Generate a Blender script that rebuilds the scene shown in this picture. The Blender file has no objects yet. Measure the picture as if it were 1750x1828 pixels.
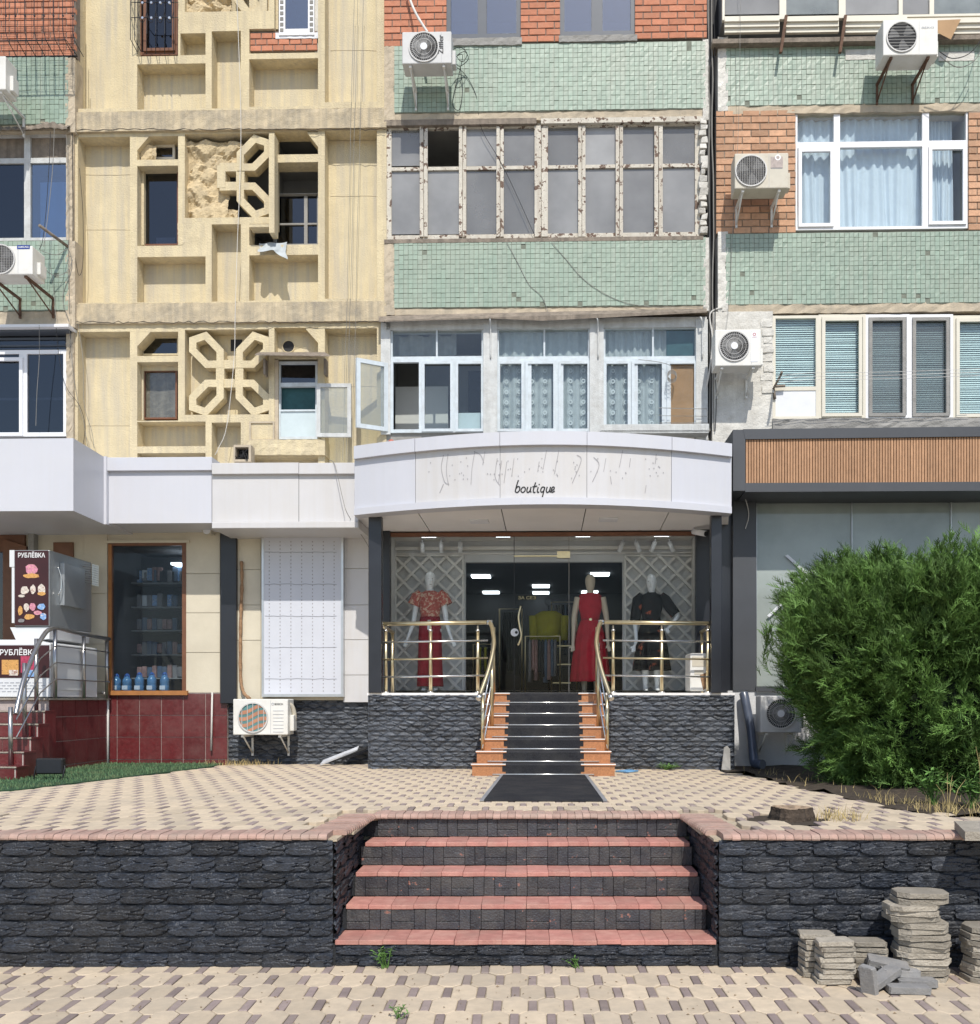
import bpy, bmesh, math, random
import numpy as np
from mathutils import Matrix, Vector
random.seed(7); np.random.seed(7)
SC = bpy.context.scene
COL = SC.collection
# ------------------------------------------------------------------ camera, sky, sun, exposure
F_, HZ, VX, EYE = 1750.0, 1250.0, 945.0, 1.71      # focal length in photo pixels, horizon row, vanishing column, eye height
cam_d = bpy.data.cameras.new('camera'); cam = bpy.data.objects.new('camera', cam_d); COL.objects.link(cam)
cam.location = (0, 0, EYE); cam.rotation_euler = (math.radians(90), 0, 0)
cam_d.sensor_fit = 'HORIZONTAL'; cam_d.sensor_width = 36.0; cam_d.lens = 36.0 * F_ / 1750.0
cam_d.shift_x = -(VX - 875.0) / 1750.0; cam_d.shift_y = (HZ - 914.0) / 1750.0
cam_d.clip_start = 0.05; cam_d.clip_end = 2000
SC.camera = cam
SUN_EL, SUN_AZ = math.radians(50), math.radians(9)    # elevation; azimuth to the right of straight behind the camera
world = bpy.data.worlds.new('World'); SC.world = world; world.use_nodes = True
wn = world.node_tree; wn.nodes.clear()
wo = wn.nodes.new('ShaderNodeOutputWorld'); wb = wn.nodes.new('ShaderNodeBackground'); ws = wn.nodes.new('ShaderNodeTexSky')
ws.sky_type = 'NISHITA'; ws.sun_disc = False; ws.sun_elevation = SUN_EL; ws.sun_rotation = math.pi - SUN_AZ
ws.air_density = 1.0; ws.dust_density = 1.2; ws.ozone_density = 1.0; ws.altitude = 400
wb.inputs['Strength'].default_value = 0.135
wn.links.new(ws.outputs[0], wb.inputs[0]); wn.links.new(wb.outputs[0], wo.inputs[0])
sun_d = bpy.data.lights.new('sun', 'SUN'); sun_d.energy = 3.5; sun_d.angle = math.radians(0.53); sun_d.color = (1.0, 0.955, 0.88)
sun = bpy.data.objects.new('sun', sun_d); COL.objects.link(sun)
_dir = Vector((-math.sin(SUN_AZ) * math.cos(SUN_EL), math.cos(SUN_AZ) * math.cos(SUN_EL), -math.sin(SUN_EL)))
sun.rotation_euler = _dir.to_track_quat('-Z', 'Y').to_euler(); sun.location = (2, -8, 14)
vs = SC.view_settings; vs.view_transform = 'Standard'; vs.look = 'None'; vs.exposure = 0.25; vs.gamma = 1.0
vs.use_curve_mapping = False
# ------------------------------------------------------------------ materials
MATS = {}
def nd(t, k, **kw):
    n = t.nodes.new(k)
    for a, b in kw.items(): setattr(n, a, b)
    return n
def M(name, col, rough=0.7, var=0.12, scale=6.0, bump=0.0, bscale=60.0, metal=0.0, spec=0.4, streak=None, streak_amt=0.5,
      dirt=None, dirt_amt=0.35, dirt_scale=2.5, rnd=0.0, tint=False, emit=None, emit_s=0.0, chips=None, chip_cut=0.62, chip_scale=7.0, wpatch=None, wp_amt=0.5, wp_scale=0.8):
    m = bpy.data.materials.new(name); m.use_nodes = True; t = m.node_tree; L = t.links.new
    bs = t.nodes['Principled BSDF']
    bs.inputs['Roughness'].default_value = rough; bs.inputs['Metallic'].default_value = metal
    bs.inputs['Specular IOR Level'].default_value = spec
    tc = nd(t, 'ShaderNodeTexCoord'); oi = nd(t, 'ShaderNodeObjectInfo')
    off = nd(t, 'ShaderNodeVectorMath', operation='MULTIPLY_ADD')
    cmb = nd(t, 'ShaderNodeCombineXYZ')
    for i in range(3): L(oi.outputs['Random'], cmb.inputs[i])
    off.inputs[1].default_value = (37.0, 53.0, 71.0); L(cmb.outputs[0], off.inputs[0]); L(tc.outputs['Object'], off.inputs[2])
    vec = off.outputs[0]
    n1 = nd(t, 'ShaderNodeTexNoise'); n1.inputs['Scale'].default_value = scale; n1.inputs['Detail'].default_value = 6; n1.inputs['Roughness'].default_value = 0.6
    L(vec, n1.inputs['Vector'])
    def mix(a, b, f, mode='MIX'):
        x = nd(t, 'ShaderNodeMix', data_type='RGBA', blend_type=mode)
        for s, v in ((x.inputs[6], a), (x.inputs[7], b)):
            if isinstance(v, tuple): s.default_value = v + (1.0,) if len(v) == 3 else v
            else: L(v, s)
        if isinstance(f, (int, float)): x.inputs[0].default_value = f
        else: L(f, x.inputs[0])
        return x.outputs[2]
    def ramp(sock, lo, hi):
        r = nd(t, 'ShaderNodeMapRange'); r.inputs[1].default_value = lo; r.inputs[2].default_value = hi; L(sock, r.inputs[0]); return r.outputs[0]
    dk = tuple(c * (1 - var) for c in col); lt = tuple(min(1, c * (1 + var)) for c in col)
    c = mix(dk, lt, ramp(n1.outputs['Fac'], 0.3, 0.7))
    if rnd:
        mr = nd(t, 'ShaderNodeMapRange'); mr.inputs[3].default_value = 1 - rnd; mr.inputs[4].default_value = 1 + rnd; L(oi.outputs['Random'], mr.inputs[0])
        c = mix(c, mr.outputs[0], 1.0, 'MULTIPLY')
    if tint:
        at = nd(t, 'ShaderNodeAttribute'); at.attribute_name = 'tint'
        c = mix(c, at.outputs['Fac'], 1.0, 'MULTIPLY')
    if streak:
        mp = nd(t, 'ShaderNodeMapping'); mp.inputs['Scale'].default_value = (9.0, 9.0, 0.45); L(vec, mp.inputs['Vector'])
        n2 = nd(t, 'ShaderNodeTexNoise'); n2.inputs['Scale'].default_value = 1.6; n2.inputs['Detail'].default_value = 5; L(mp.outputs[0], n2.inputs['Vector'])
        f = nd(t, 'ShaderNodeMath', operation='MULTIPLY'); L(ramp(n2.outputs['Fac'], 0.42, 0.72), f.inputs[0]); f.inputs[1].default_value = streak_amt
        c = mix(c, streak, f.outputs[0])
    if dirt:
        n3 = nd(t, 'ShaderNodeTexNoise'); n3.inputs['Scale'].default_value = dirt_scale; n3.inputs['Detail'].default_value = 8; n3.inputs['Roughness'].default_value = 0.7; L(vec, n3.inputs['Vector'])
        f = nd(t, 'ShaderNodeMath', operation='MULTIPLY'); L(ramp(n3.outputs['Fac'], 0.48, 0.72), f.inputs[0]); f.inputs[1].default_value = dirt_amt
        c = mix(c, dirt, f.outputs[0])
    if wpatch:
        ge = nd(t, 'ShaderNodeNewGeometry'); n6 = nd(t, 'ShaderNodeTexNoise'); n6.inputs['Scale'].default_value = wp_scale; n6.inputs['Detail'].default_value = 7; n6.inputs['Roughness'].default_value = 0.65; L(ge.outputs['Position'], n6.inputs['Vector'])
        f = nd(t, 'ShaderNodeMath', operation='MULTIPLY'); L(ramp(n6.outputs['Fac'], 0.45, 0.72), f.inputs[0]); f.inputs[1].default_value = wp_amt
        c = mix(c, wpatch, f.outputs[0])
    if chips:
        n4 = nd(t, 'ShaderNodeTexNoise'); n4.inputs['Scale'].default_value = chip_scale; n4.inputs['Detail'].default_value = 5; n4.inputs['Roughness'].default_value = 0.65; L(vec, n4.inputs['Vector'])
        c = mix(c, chips, ramp(n4.outputs['Fac'], chip_cut, chip_cut + 0.03))
    L(c, bs.inputs['Base Color'])
    if bump:
        n5 = nd(t, 'ShaderNodeTexNoise'); n5.inputs['Scale'].default_value = bscale; n5.inputs['Detail'].default_value = 5; L(vec, n5.inputs['Vector'])
        b = nd(t, 'ShaderNodeBump'); b.inputs['Strength'].default_value = bump; b.inputs['Distance'].default_value = 0.02
        L(n5.outputs['Fac'], b.inputs['Height']); L(b.outputs[0], bs.inputs['Normal'])
    if emit:
        bs.inputs['Emission Color'].default_value = emit + (1,); bs.inputs['Emission Strength'].default_value = emit_s
    MATS[name] = m; return m
def glass(name, tintc=(0.8, 0.86, 0.85), refl=0.09, rough=0.02, haze=0.0, hazec=(0.5, 0.52, 0.53), hscale=3.0):
    m = bpy.data.materials.new(name); m.use_nodes = True; t = m.node_tree; L = t.links.new
    t.nodes.clear(); o = nd(t, 'ShaderNodeOutputMaterial')
    tr = nd(t, 'ShaderNodeBsdfTransparent'); tr.inputs[0].default_value = tintc + (1,)
    gl = nd(t, 'ShaderNodeBsdfGlossy'); gl.inputs['Roughness'].default_value = rough; gl.inputs[0].default_value = (0.95, 0.97, 1, 1)
    lw = nd(t, 'ShaderNodeLayerWeight'); lw.inputs[0].default_value = 0.5
    pw = nd(t, 'ShaderNodeMath', operation='POWER'); pw.inputs[1].default_value = 5.0; L(lw.outputs['Facing'], pw.inputs[0])
    mr = nd(t, 'ShaderNodeMapRange'); mr.inputs[3].default_value = refl; mr.inputs[4].default_value = 0.8; L(pw.outputs[0], mr.inputs[0])
    mx = nd(t, 'ShaderNodeMixShader'); L(mr.outputs[0], mx.inputs[0])
    base = tr.outputs[0]
    if haze:
        df = nd(t, 'ShaderNodeBsdfDiffuse'); df.inputs[0].default_value = hazec + (1,)
        tc = nd(t, 'ShaderNodeTexCoord'); n = nd(t, 'ShaderNodeTexNoise'); n.inputs['Scale'].default_value = hscale; n.inputs['Detail'].default_value = 6; L(tc.outputs['Object'], n.inputs['Vector']); oi = nd(t, 'ShaderNodeObjectInfo')
        r = nd(t, 'ShaderNodeMapRange'); r.inputs[1].default_value = 0.3; r.inputs[2].default_value = 0.75; r.inputs[3].default_value = haze * 0.7; r.inputs[4].default_value = min(1, haze * 1.3); L(n.outputs['Fac'], r.inputs[0]); rv = nd(t, 'ShaderNodeMapRange'); rv.inputs[3].default_value = 0.62; rv.inputs[4].default_value = 1.28; L(oi.outputs['Random'], rv.inputs[0]); mu = nd(t, 'ShaderNodeMath', operation='MULTIPLY', use_clamp=True); L(r.outputs[0], mu.inputs[0]); L(rv.outputs[0], mu.inputs[1])
        m2 = nd(t, 'ShaderNodeMixShader'); L(mu.outputs[0], m2.inputs[0]); L(tr.outputs[0], m2.inputs[1]); L(df.outputs[0], m2.inputs[2]); base = m2.outputs[0]
    L(base, mx.inputs[1]); L(gl.outputs[0], mx.inputs[2]); L(mx.outputs[0], o.inputs[0])
    MATS[name] = m; return m
M('cream_paver', (0.56, 0.46, 0.335), 0.85, 0.10, 14, 0.25, 160, rnd=0.13, wpatch=(0.40, 0.345, 0.275), wp_amt=0.55, wp_scale=1.1, dirt=(0.38, 0.33, 0.26), dirt_amt=0.45, dirt_scale=5)
M('dark_paver', (0.26, 0.205, 0.19), 0.85, 0.14, 14, 0.25, 160, rnd=0.24, wpatch=(0.36, 0.30, 0.25), wp_amt=0.45, wp_scale=1.1, dirt=(0.30, 0.25, 0.2), dirt_amt=0.3, dirt_scale=6)
M('joint_sand', (0.33, 0.28, 0.2), 0.95, 0.2, 20, 0.3, 120)
M('black_stone', (0.019, 0.0235, 0.033), 0.40, 0.4, 16, 0.5, 70, rnd=0.4, wpatch=(0.07, 0.066, 0.062), wp_amt=0.32, wp_scale=2.2, spec=0.45, dirt=(0.08, 0.078, 0.075), dirt_amt=0.25, dirt_scale=7, chips=(0.16, 0.10, 0.075), chip_cut=0.715, chip_scale=11)
M('porch_stone', (0.052, 0.060, 0.074), 0.38, 0.35, 22, 0.5, 90, rnd=0.35, spec=0.6, dirt=(0.14, 0.14, 0.14), dirt_amt=0.3, dirt_scale=9)
M('black_render', (0.02, 0.022, 0.026), 0.8, 0.3, 12, 0.4, 60)
M('riser_tile', (0.036, 0.038, 0.044), 0.42, 0.3, 14, 0.4, 80, rnd=0.25, spec=0.5, dirt=(0.11, 0.10, 0.085), dirt_amt=0.4, dirt_scale=6, wpatch=(0.13, 0.12, 0.105), wp_amt=0.4, wp_scale=5, chips=(0.26, 0.125, 0.095), chip_cut=0.64, chip_scale=14)
M('tread_tile', (0.45, 0.205, 0.168), 0.75, 0.16, 12, 0.2, 120, rnd=0.12, dirt=(0.5, 0.36, 0.28), dirt_amt=0.4, dirt_scale=6, wpatch=(0.34, 0.20, 0.16), wp_amt=0.7, wp_scale=4)
M('coping_brick', (0.41, 0.265, 0.215), 0.85, 0.16, 18, 0.3, 120, rnd=0.16, wpatch=(0.33, 0.27, 0.22), wp_amt=0.6, wp_scale=3, dirt=(0.36, 0.30, 0.25), dirt_amt=0.45, dirt_scale=6)
M('mortar', (0.44, 0.37, 0.27), 0.95, 0.2, 20, 0.4, 90)
M('yellow_plaster', (0.615, 0.52, 0.335), 0.9, 0.09, 5, 0.6, 45, streak=(0.43, 0.37, 0.275), streak_amt=0.6, dirt=(0.40, 0.33, 0.23), dirt_amt=0.28, dirt_scale=1.8)
M('yellow_recess', (0.61, 0.52, 0.338), 0.9, 0.07, 4, 0.4, 50, streak=(0.46, 0.415, 0.335), streak_amt=0.9, dirt=(0.42, 0.36, 0.25), dirt_amt=0.25, dirt_scale=1.5)
M('dirty_ledge', (0.52, 0.43, 0.29), 0.95, 0.15, 6, 0.5, 60, streak=(0.28, 0.25, 0.20), streak_amt=0.65, dirt=(0.22, 0.20, 0.17), dirt_amt=0.65, dirt_scale=3.2)
M('rubble_plaster', (0.55, 0.44, 0.27), 0.95, 0.25, 9, 0.7, 40, dirt=(0.30, 0.25, 0.18), dirt_amt=0.6, dirt_scale=5)
M('dark_crack', (0.06, 0.05, 0.045), 0.95)
M('green_tile', (0.275, 0.358, 0.285), 0.4, 0.08, 2.0, 0.05, 200, tint=True, spec=0.5, streak=(0.37, 0.385, 0.32), streak_amt=0.4, dirt=(0.36, 0.37, 0.29), dirt_amt=0.28, dirt_scale=1.2)
M('tile_bed', (0.19, 0.205, 0.165), 0.95, 0.2, 12, 0.3, 90)
M('beige_plaster', (0.50, 0.42, 0.31), 0.93, 0.14, 6, 0.4, 60, dirt=(0.30, 0.27, 0.22), dirt_amt=0.6, dirt_scale=3.5, streak=(0.33, 0.29, 0.23), streak_amt=0.4)
M('white_plaster', (0.62, 0.60, 0.55), 0.93, 0.12, 5, 0.5, 40, dirt=(0.40, 0.37, 0.32), dirt_amt=0.55, dirt_scale=3, streak=(0.42, 0.40, 0.36), streak_amt=0.35)
M('grey_cement', (0.30, 0.29, 0.27), 0.95, 0.2, 8, 0.5, 50, dirt=(0.16, 0.15, 0.14), dirt_amt=0.6, dirt_scale=4)
M('red_brick', (0.50, 0.205, 0.12), 0.85, 0.12, 14, 0.35, 80, rnd=0.13, dirt=(0.42, 0.25, 0.17), dirt_amt=0.35, dirt_scale=6)
M('tan_brick', (0.49, 0.285, 0.175), 0.88, 0.16, 14, 0.4, 80, rnd=0.26, dirt=(0.40, 0.28, 0.19), dirt_amt=0.4, dirt_scale=6)
M('brick_mortar', (0.20, 0.165, 0.14), 0.95, 0.25, 16, 0.4, 80)
M('pale_mortar', (0.26, 0.215, 0.17), 0.95, 0.25, 16, 0.4, 80)
M('grey_frame', (0.075, 0.086, 0.105), 0.45, 0.06, 8)
M('white_pvc', (0.76, 0.76, 0.77), 0.4, 0.03, 8, dirt=(0.60, 0.58, 0.54), dirt_amt=0.25, dirt_scale=4)
M('cream_pvc', (0.66, 0.62, 0.52), 0.5, 0.06, 8, dirt=(0.50, 0.46, 0.38), dirt_amt=0.4, dirt_scale=4)
M('peeling_wood', (0.60, 0.56, 0.48), 0.85, 0.14, 10, 0.5, 60, streak=(0.36, 0.31, 0.25), streak_amt=0.5, chips=(0.15, 0.10, 0.075), chip_cut=0.548, chip_scale=10)
M('old_white_wood', (0.56, 0.57, 0.56), 0.8, 0.12, 8, 0.4, 60, streak=(0.40, 0.40, 0.38), streak_amt=0.4, dirt=(0.33, 0.31, 0.28), dirt_amt=0.5, dirt_scale=5)
M('blue_white_wood', (0.57, 0.63, 0.67), 0.7, 0.08, 8, 0.3, 60, streak=(0.44, 0.47, 0.48), streak_amt=0.35, dirt=(0.36, 0.36, 0.34), dirt_amt=0.4, dirt_scale=5)
M('weathered_wood', (0.24, 0.20, 0.16), 0.9, 0.25, 8, 0.5, 50, streak=(0.10, 0.085, 0.07), streak_amt=0.6)
M('brown_frame', (0.17, 0.075, 0.040), 0.45, 0.15, 8)
M('amber_frame', (0.36, 0.155, 0.05), 0.5, 0.2, 8)
M('dark_metal', (0.030, 0.030, 0.034), 0.5, 0.2, 10, metal=0.3)
M('rusty_metal', (0.12, 0.065, 0.04), 0.8, 0.4, 14, 0.3, 60)
M('white_panel', (0.565, 0.57, 0.61), 0.4, 0.02, 2, 0.10, 2.2, streak=(0.54, 0.53, 0.53), streak_amt=0.22, dirt=(0.60, 0.59, 0.58), dirt_amt=0.25, dirt_scale=1.4)
M('warm_white_panel', (0.57, 0.56, 0.56), 0.45, 0.03, 2, 0.12, 2.2, streak=(0.52, 0.49, 0.45), streak_amt=0.35, dirt=(0.56, 0.53, 0.48), dirt_amt=0.35, dirt_scale=1.4)
M('soffit_panel', (0.80, 0.78, 0.76), 0.5, 0.04, 2)
M('panel_gap', (0.10, 0.10, 0.10), 0.8)
M('ghost_mark', (0.33, 0.32, 0.33), 0.8)
M('black_ink', (0.012, 0.012, 0.013), 0.5)
M('white_ink', (0.78, 0.78, 0.78), 0.5)
M('black_column', (0.017, 0.019, 0.025), 0.32, 0.15, 4, spec=0.5)
M('anthracite', (0.066, 0.070, 0.078), 0.5, 0.06, 4)
M('wood_slat', (0.43, 0.245, 0.135), 0.6, 0.14, 6, rnd=0.13, streak=(0.34, 0.185, 0.10), streak_amt=0.5)
M('cream_wall', (0.60, 0.545, 0.43), 0.8, 0.06, 3, 0.1, 60, dirt=(0.48, 0.42, 0.31), dirt_amt=0.4, dirt_scale=1.4)
M('lightbox', (0.56, 0.575, 0.625), 0.45, 0.03, 3)
M('aluminium', (0.55, 0.56, 0.57), 0.35, 0.06, 10, metal=0.85)
M('maroon_tile', (0.115, 0.018, 0.020), 0.3, 0.2, 8, rnd=0.16, spec=0.5, wpatch=(0.20, 0.11, 0.10), wp_amt=0.4, wp_scale=2.5, dirt=(0.22, 0.12, 0.11), dirt_amt=0.25, dirt_scale=5)
M('pale_grout', (0.42, 0.36, 0.33), 0.9, 0.2, 20)
M('gold_metal', (0.70, 0.59, 0.37), 0.3, 0.10, 12, metal=0.9)
M('silver_metal', (0.72, 0.71, 0.68), 0.22, 0.08, 12, metal=0.92)
M('steel', (0.42, 0.41, 0.40), 0.30, 0.08, 12, metal=0.9)
M('granite_red', (0.40, 0.175, 0.075), 0.35, 0.3, 60, rnd=0.1, spec=0.5, dirt=(0.24, 0.10, 0.05), dirt_amt=0.5, dirt_scale=30)
M('carpet', (0.042, 0.043, 0.049), 0.95, 0.4, 90, 0.9, 260, spec=0.1, wpatch=(0.095, 0.092, 0.088), wp_amt=0.6, wp_scale=3.5, dirt=(0.075, 0.072, 0.07), dirt_amt=0.35, dirt_scale=3)  # base grey lifted to paint in the sun sheen
M('carpet_edge', (0.24, 0.24, 0.25), 0.8)
M('nosing', (0.80, 0.79, 0.76), 0.22, 0.05, 12, metal=0.7)
M('ac_white', (0.70, 0.69, 0.65), 0.45, 0.04, 5, dirt=(0.52, 0.48, 0.40), dirt_amt=0.4, dirt_scale=4)
M('ac_grey', (0.55, 0.55, 0.54), 0.5, 0.05, 5, dirt=(0.40, 0.37, 0.33), dirt_amt=0.3, dirt_scale=4)
M('ac_dirty', (0.56, 0.52, 0.43), 0.6, 0.08, 5, dirt=(0.32, 0.26, 0.19), dirt_amt=0.5, dirt_scale=5)
M('ac_dark', (0.022, 0.022, 0.024), 0.7, 0.3, 20)
M('ac_fins', (0.20, 0.19, 0.18), 0.5, 0.3, 30, metal=0.5)
M('copper_blade', (0.42, 0.20, 0.12), 0.5, 0.2, 10)
M('teal_blade', (0.10, 0.22, 0.22), 0.5, 0.2, 10)
M('fan_blade', (0.10, 0.10, 0.10), 0.5)
M('grille_wire', (0.55, 0.54, 0.52), 0.5)
M('blue_ink', (0.02, 0.05, 0.25), 0.5)
M('grey_ink', (0.36, 0.37, 0.40), 0.5)
M('red_ink', (0.40, 0.04, 0.05), 0.5)
M('cable_black', (0.02, 0.02, 0.021), 0.7)
M('cable_grey', (0.23, 0.22, 0.20), 0.8)
M('cable_white', (0.60, 0.58, 0.54), 0.7)
M('pipe_wrap', (0.30, 0.18, 0.10), 0.9, 0.35, 18, 0.5, 50)
M('shop_dark', (0.045, 0.047, 0.05), 0.8, 0.1, 3)
M('room_dark', (0.10, 0.10, 0.105), 0.9, 0.1, 3)
M('room_mid', (0.30, 0.30, 0.29), 0.9, 0.1, 3)
M('shop_dim', (0.50, 0.50, 0.50), 0.7, 0.05, 3)  # white darkened behind the lattice to paint in its shading
M('room_light', (0.60, 0.59, 0.56), 0.85, 0.04, 3)
M('shop_white', (0.62, 0.60, 0.57), 0.6, 0.03, 3)
M('shop_floor', (0.07, 0.065, 0.06), 0.3, 0.1, 4)
M('lamp_panel', (0.9, 0.9, 0.9), 0.5, emit=(0.86, 0.94, 1.0), emit_s=5.0)
M('curtain_white', (0.66, 0.72, 0.80), 0.9, 0.05, 5)
M('lace', (0.42, 0.45, 0.46), 0.95, 0.1, 8)
M('lace_flower', (0.60, 0.63, 0.64), 0.95)
M('grey_cloth', (0.28, 0.28, 0.27), 0.95, 0.15, 8)
M('blind_slat', (0.68, 0.80, 0.79), 0.45, 0.05, 8, spec=0.6)
M('cardboard', (0.42, 0.27, 0.15), 0.9, 0.1, 6)
M('pale_board', (0.52, 0.60, 0.62), 0.7, 0.06, 6)
M('white_board', (0.70, 0.71, 0.73), 0.6, 0.04, 6)
M('teal_cloth', (0.03, 0.09, 0.10), 0.8, 0.2, 8)
M('mannequin_white', (0.76, 0.77, 0.78), 0.3, 0.02, 4)
M('mannequin_beige', (0.56, 0.47, 0.36), 0.4, 0.03, 4)
M('red_fabric', (0.24, 0.010, 0.022), 0.85, 0.18, 10, 0.3, 50)
M('red_dress', (0.44, 0.016, 0.032), 0.8, 0.2, 12, 0.3, 50)
M('floral_blouse', (0.42, 0.10, 0.075), 0.85, 0.2, 16, 0.2, 60, chips=(0.60, 0.40, 0.29), chip_cut=0.52, chip_scale=26)
M('floral_black', (0.010, 0.010, 0.012), 0.85, 0.2, 16, 0.2, 60, chips=(0.34, 0.075, 0.035), chip_cut=0.615, chip_scale=9)
M('garment_dark', (0.025, 0.027, 0.032), 0.9, 0.3, 10); M('garment_grey', (0.22, 0.21, 0.21), 0.9, 0.2, 10)
M('garment_blue', (0.10, 0.14, 0.20), 0.9, 0.2, 10); M('garment_pink', (0.34, 0.20, 0.18), 0.9, 0.3, 20)
M('garment_yellow', (0.36, 0.33, 0.03), 0.85, 0.15, 10)
M('freezer_print', (0.045, 0.012, 0.014), 0.35, 0.15, 4)
M('freezer_steel', (0.40, 0.42, 0.43), 0.35, 0.06, 4, metal=0.55)
M('freezer_white', (0.66, 0.67, 0.68), 0.4, 0.03, 4)
M('print_pink', (0.55, 0.22, 0.30), 0.5, 0.4, 40, chips=(0.62, 0.50, 0.22), chip_cut=0.58, chip_scale=60)
M('print_cream', (0.62, 0.55, 0.48), 0.5, 0.3, 40, chips=(0.30, 0.12, 0.08), chip_cut=0.57, chip_scale=45)
M('print_orange', (0.60, 0.32, 0.10), 0.5, 0.3, 40, chips=(0.14, 0.05, 0.03), chip_cut=0.60, chip_scale=40)
M('print_blue', (0.20, 0.35, 0.60), 0.5, 0.3, 40, chips=(0.70, 0.62, 0.55), chip_cut=0.57, chip_scale=50)
M('print_red', (0.40, 0.05, 0.10), 0.5, 0.3, 40)
M('bottle_water', (0.10, 0.24, 0.42), 0.15, 0.2, 10, spec=0.7)
M('bottle_label', (0.70, 0.76, 0.82), 0.5, 0.05)
M('bottle_cap', (0.05, 0.16, 0.50), 0.4)
M('lawn', (0.085, 0.16, 0.075), 0.9, 0.35, 40, tint=True, wpatch=(0.22, 0.19, 0.10), wp_amt=0.5, wp_scale=2.5)
M('lawn_base', (0.03, 0.075, 0.035), 0.95, 0.3, 30, 0.5, 120)
M('soil', (0.055, 0.042, 0.03), 0.95, 0.35, 14, 0.7, 40)
M('dry_grass', (0.42, 0.33, 0.15), 0.9, 0.2, 20, tint=True)
M('weed_leaf', (0.10, 0.20, 0.045), 0.75, 0.2, 20, tint=True)
M('bush_leaf', (0.092, 0.172, 0.038), 0.65, 0.25, 3, tint=True, spec=0.3)
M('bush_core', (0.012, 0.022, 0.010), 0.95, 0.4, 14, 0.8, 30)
M('bark', (0.065, 0.048, 0.035), 0.95, 0.35, 30, 0.8, 40)
M('stump_top', (0.30, 0.22, 0.15), 0.9, 0.35, 16, 0.5, 60, dirt=(0.06, 0.045, 0.035), dirt_amt=0.8, dirt_scale=9)
M('old_concrete', (0.34, 0.305, 0.25), 0.95, 0.14, 10, 0.6, 70, rnd=0.30, dirt=(0.20, 0.175, 0.14), dirt_amt=0.6, dirt_scale=7)
M('grey_block', (0.24, 0.235, 0.23), 0.92, 0.14, 14, 0.4, 90, rnd=0.2, dirt=(0.36, 0.33, 0.29), dirt_amt=0.4, dirt_scale=8)
M('pipe_blue_grey', (0.075, 0.09, 0.125), 0.3, 0.15, 8, spec=0.6)
M('blue_plastic', (0.12, 0.28, 0.48), 0.5)
M('film_plastic', (0.60, 0.62, 0.66), 0.25, 0.2, 12, spec=0.7)
M('fruit_red', (0.42, 0.13, 0.09), 0.6); M('leaf_litter', (0.28, 0.20, 0.12), 0.9, 0.3, 20, rnd=0.3)
M('whitewash', (0.62, 0.62, 0.62), 0.85, 0.05, 4, 0.2, 50, dirt=(0.45, 0.44, 0.42), dirt_amt=0.3)
M('street_base', (0.33, 0.30, 0.26), 0.95, 0.2, 4, 0.3, 60)
glass('clear_glass', (0.90, 0.93, 0.93), 0.04)
glass('shop_glass', (0.94, 0.955, 0.955), 0.005)
glass('blue_glass', (0.45, 0.55, 0.68), 0.22, 0.03)
glass('dark_glass', (0.35, 0.38, 0.44), 0.075, 0.02)
glass('dusty_glass', (0.60, 0.60, 0.59), 0.05, 0.10, 0.50, (0.44, 0.44, 0.435), 1.4)
glass('shop_haze', (0.80, 0.84, 0.82), 0.03, 0.05, 0.68, (0.58, 0.63, 0.595), 1.2)
glass('reflection_haze', (0.80, 0.84, 0.87), 0.010, 0.03, 0.015, (0.34, 0.40, 0.46), 0.8)  # faint bluish diffuse veil painted in for reflections on the pane
glass('milky_glass', (0.6, 0.65, 0.65), 0.08, 0.10, 0.5, (0.30, 0.33, 0.32))
glass('screen_glass', (0.74, 0.77, 0.77), 0.04, 0.10, 0.14, (0.30, 0.32, 0.32))
glass('sash_glass', (0.86, 0.88, 0.86), 0.08, 0.02, 0.16, (0.55, 0.56, 0.52))
# ------------------------------------------------------------------ frames and builders
YAW = math.radians(1.4); CY, SY = math.cos(YAW), math.sin(YAW); D0 = 14.4
BF = Matrix.Translation((0, D0, 0)) @ Matrix.Rotation(-YAW, 4, 'Z')      # building frame: x along the facade, y into it, z up
SF = Matrix.Identity(4)                                                   # street frame
def bp(x, y, v=0.0):
    t = (x - VX) / F_
    u = (t * (D0 + v * CY) - v * SY) / (CY + t * SY)
    return (u, v, EYE + (HZ - y) / F_ * (D0 - u * SY + v * CY))
def bu(x, v): return bp(x, HZ, v)[0]
def bw(y, v, x=945): return bp(x, y, v)[2]
def sp(x, y, d): return ((x - VX) / F_ * d, d, EYE + (HZ - y) / F_ * d)
class Node:
    def __init__(s, obj, origin, fr): s.obj, s.o, s.fr = obj, Vector(origin), fr
def props(o, label=None, cat=None, group=None, kind=None):
    if label: o['label'] = label
    if cat: o['category'] = cat
    if cat and not kind: o['kind'] = 'thing'
    if group: o['group'] = group
    if kind: o['kind'] = kind
def thing(name, origin, label=None, cat=None, group=None, kind=None, fr=BF):
    o = bpy.data.objects.new(name, None); COL.objects.link(o); o.empty_display_size = 0.1
    o.matrix_world = fr @ Matrix.Translation(origin); props(o, label, cat, group, kind)
    return Node(o, origin, fr)
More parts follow.
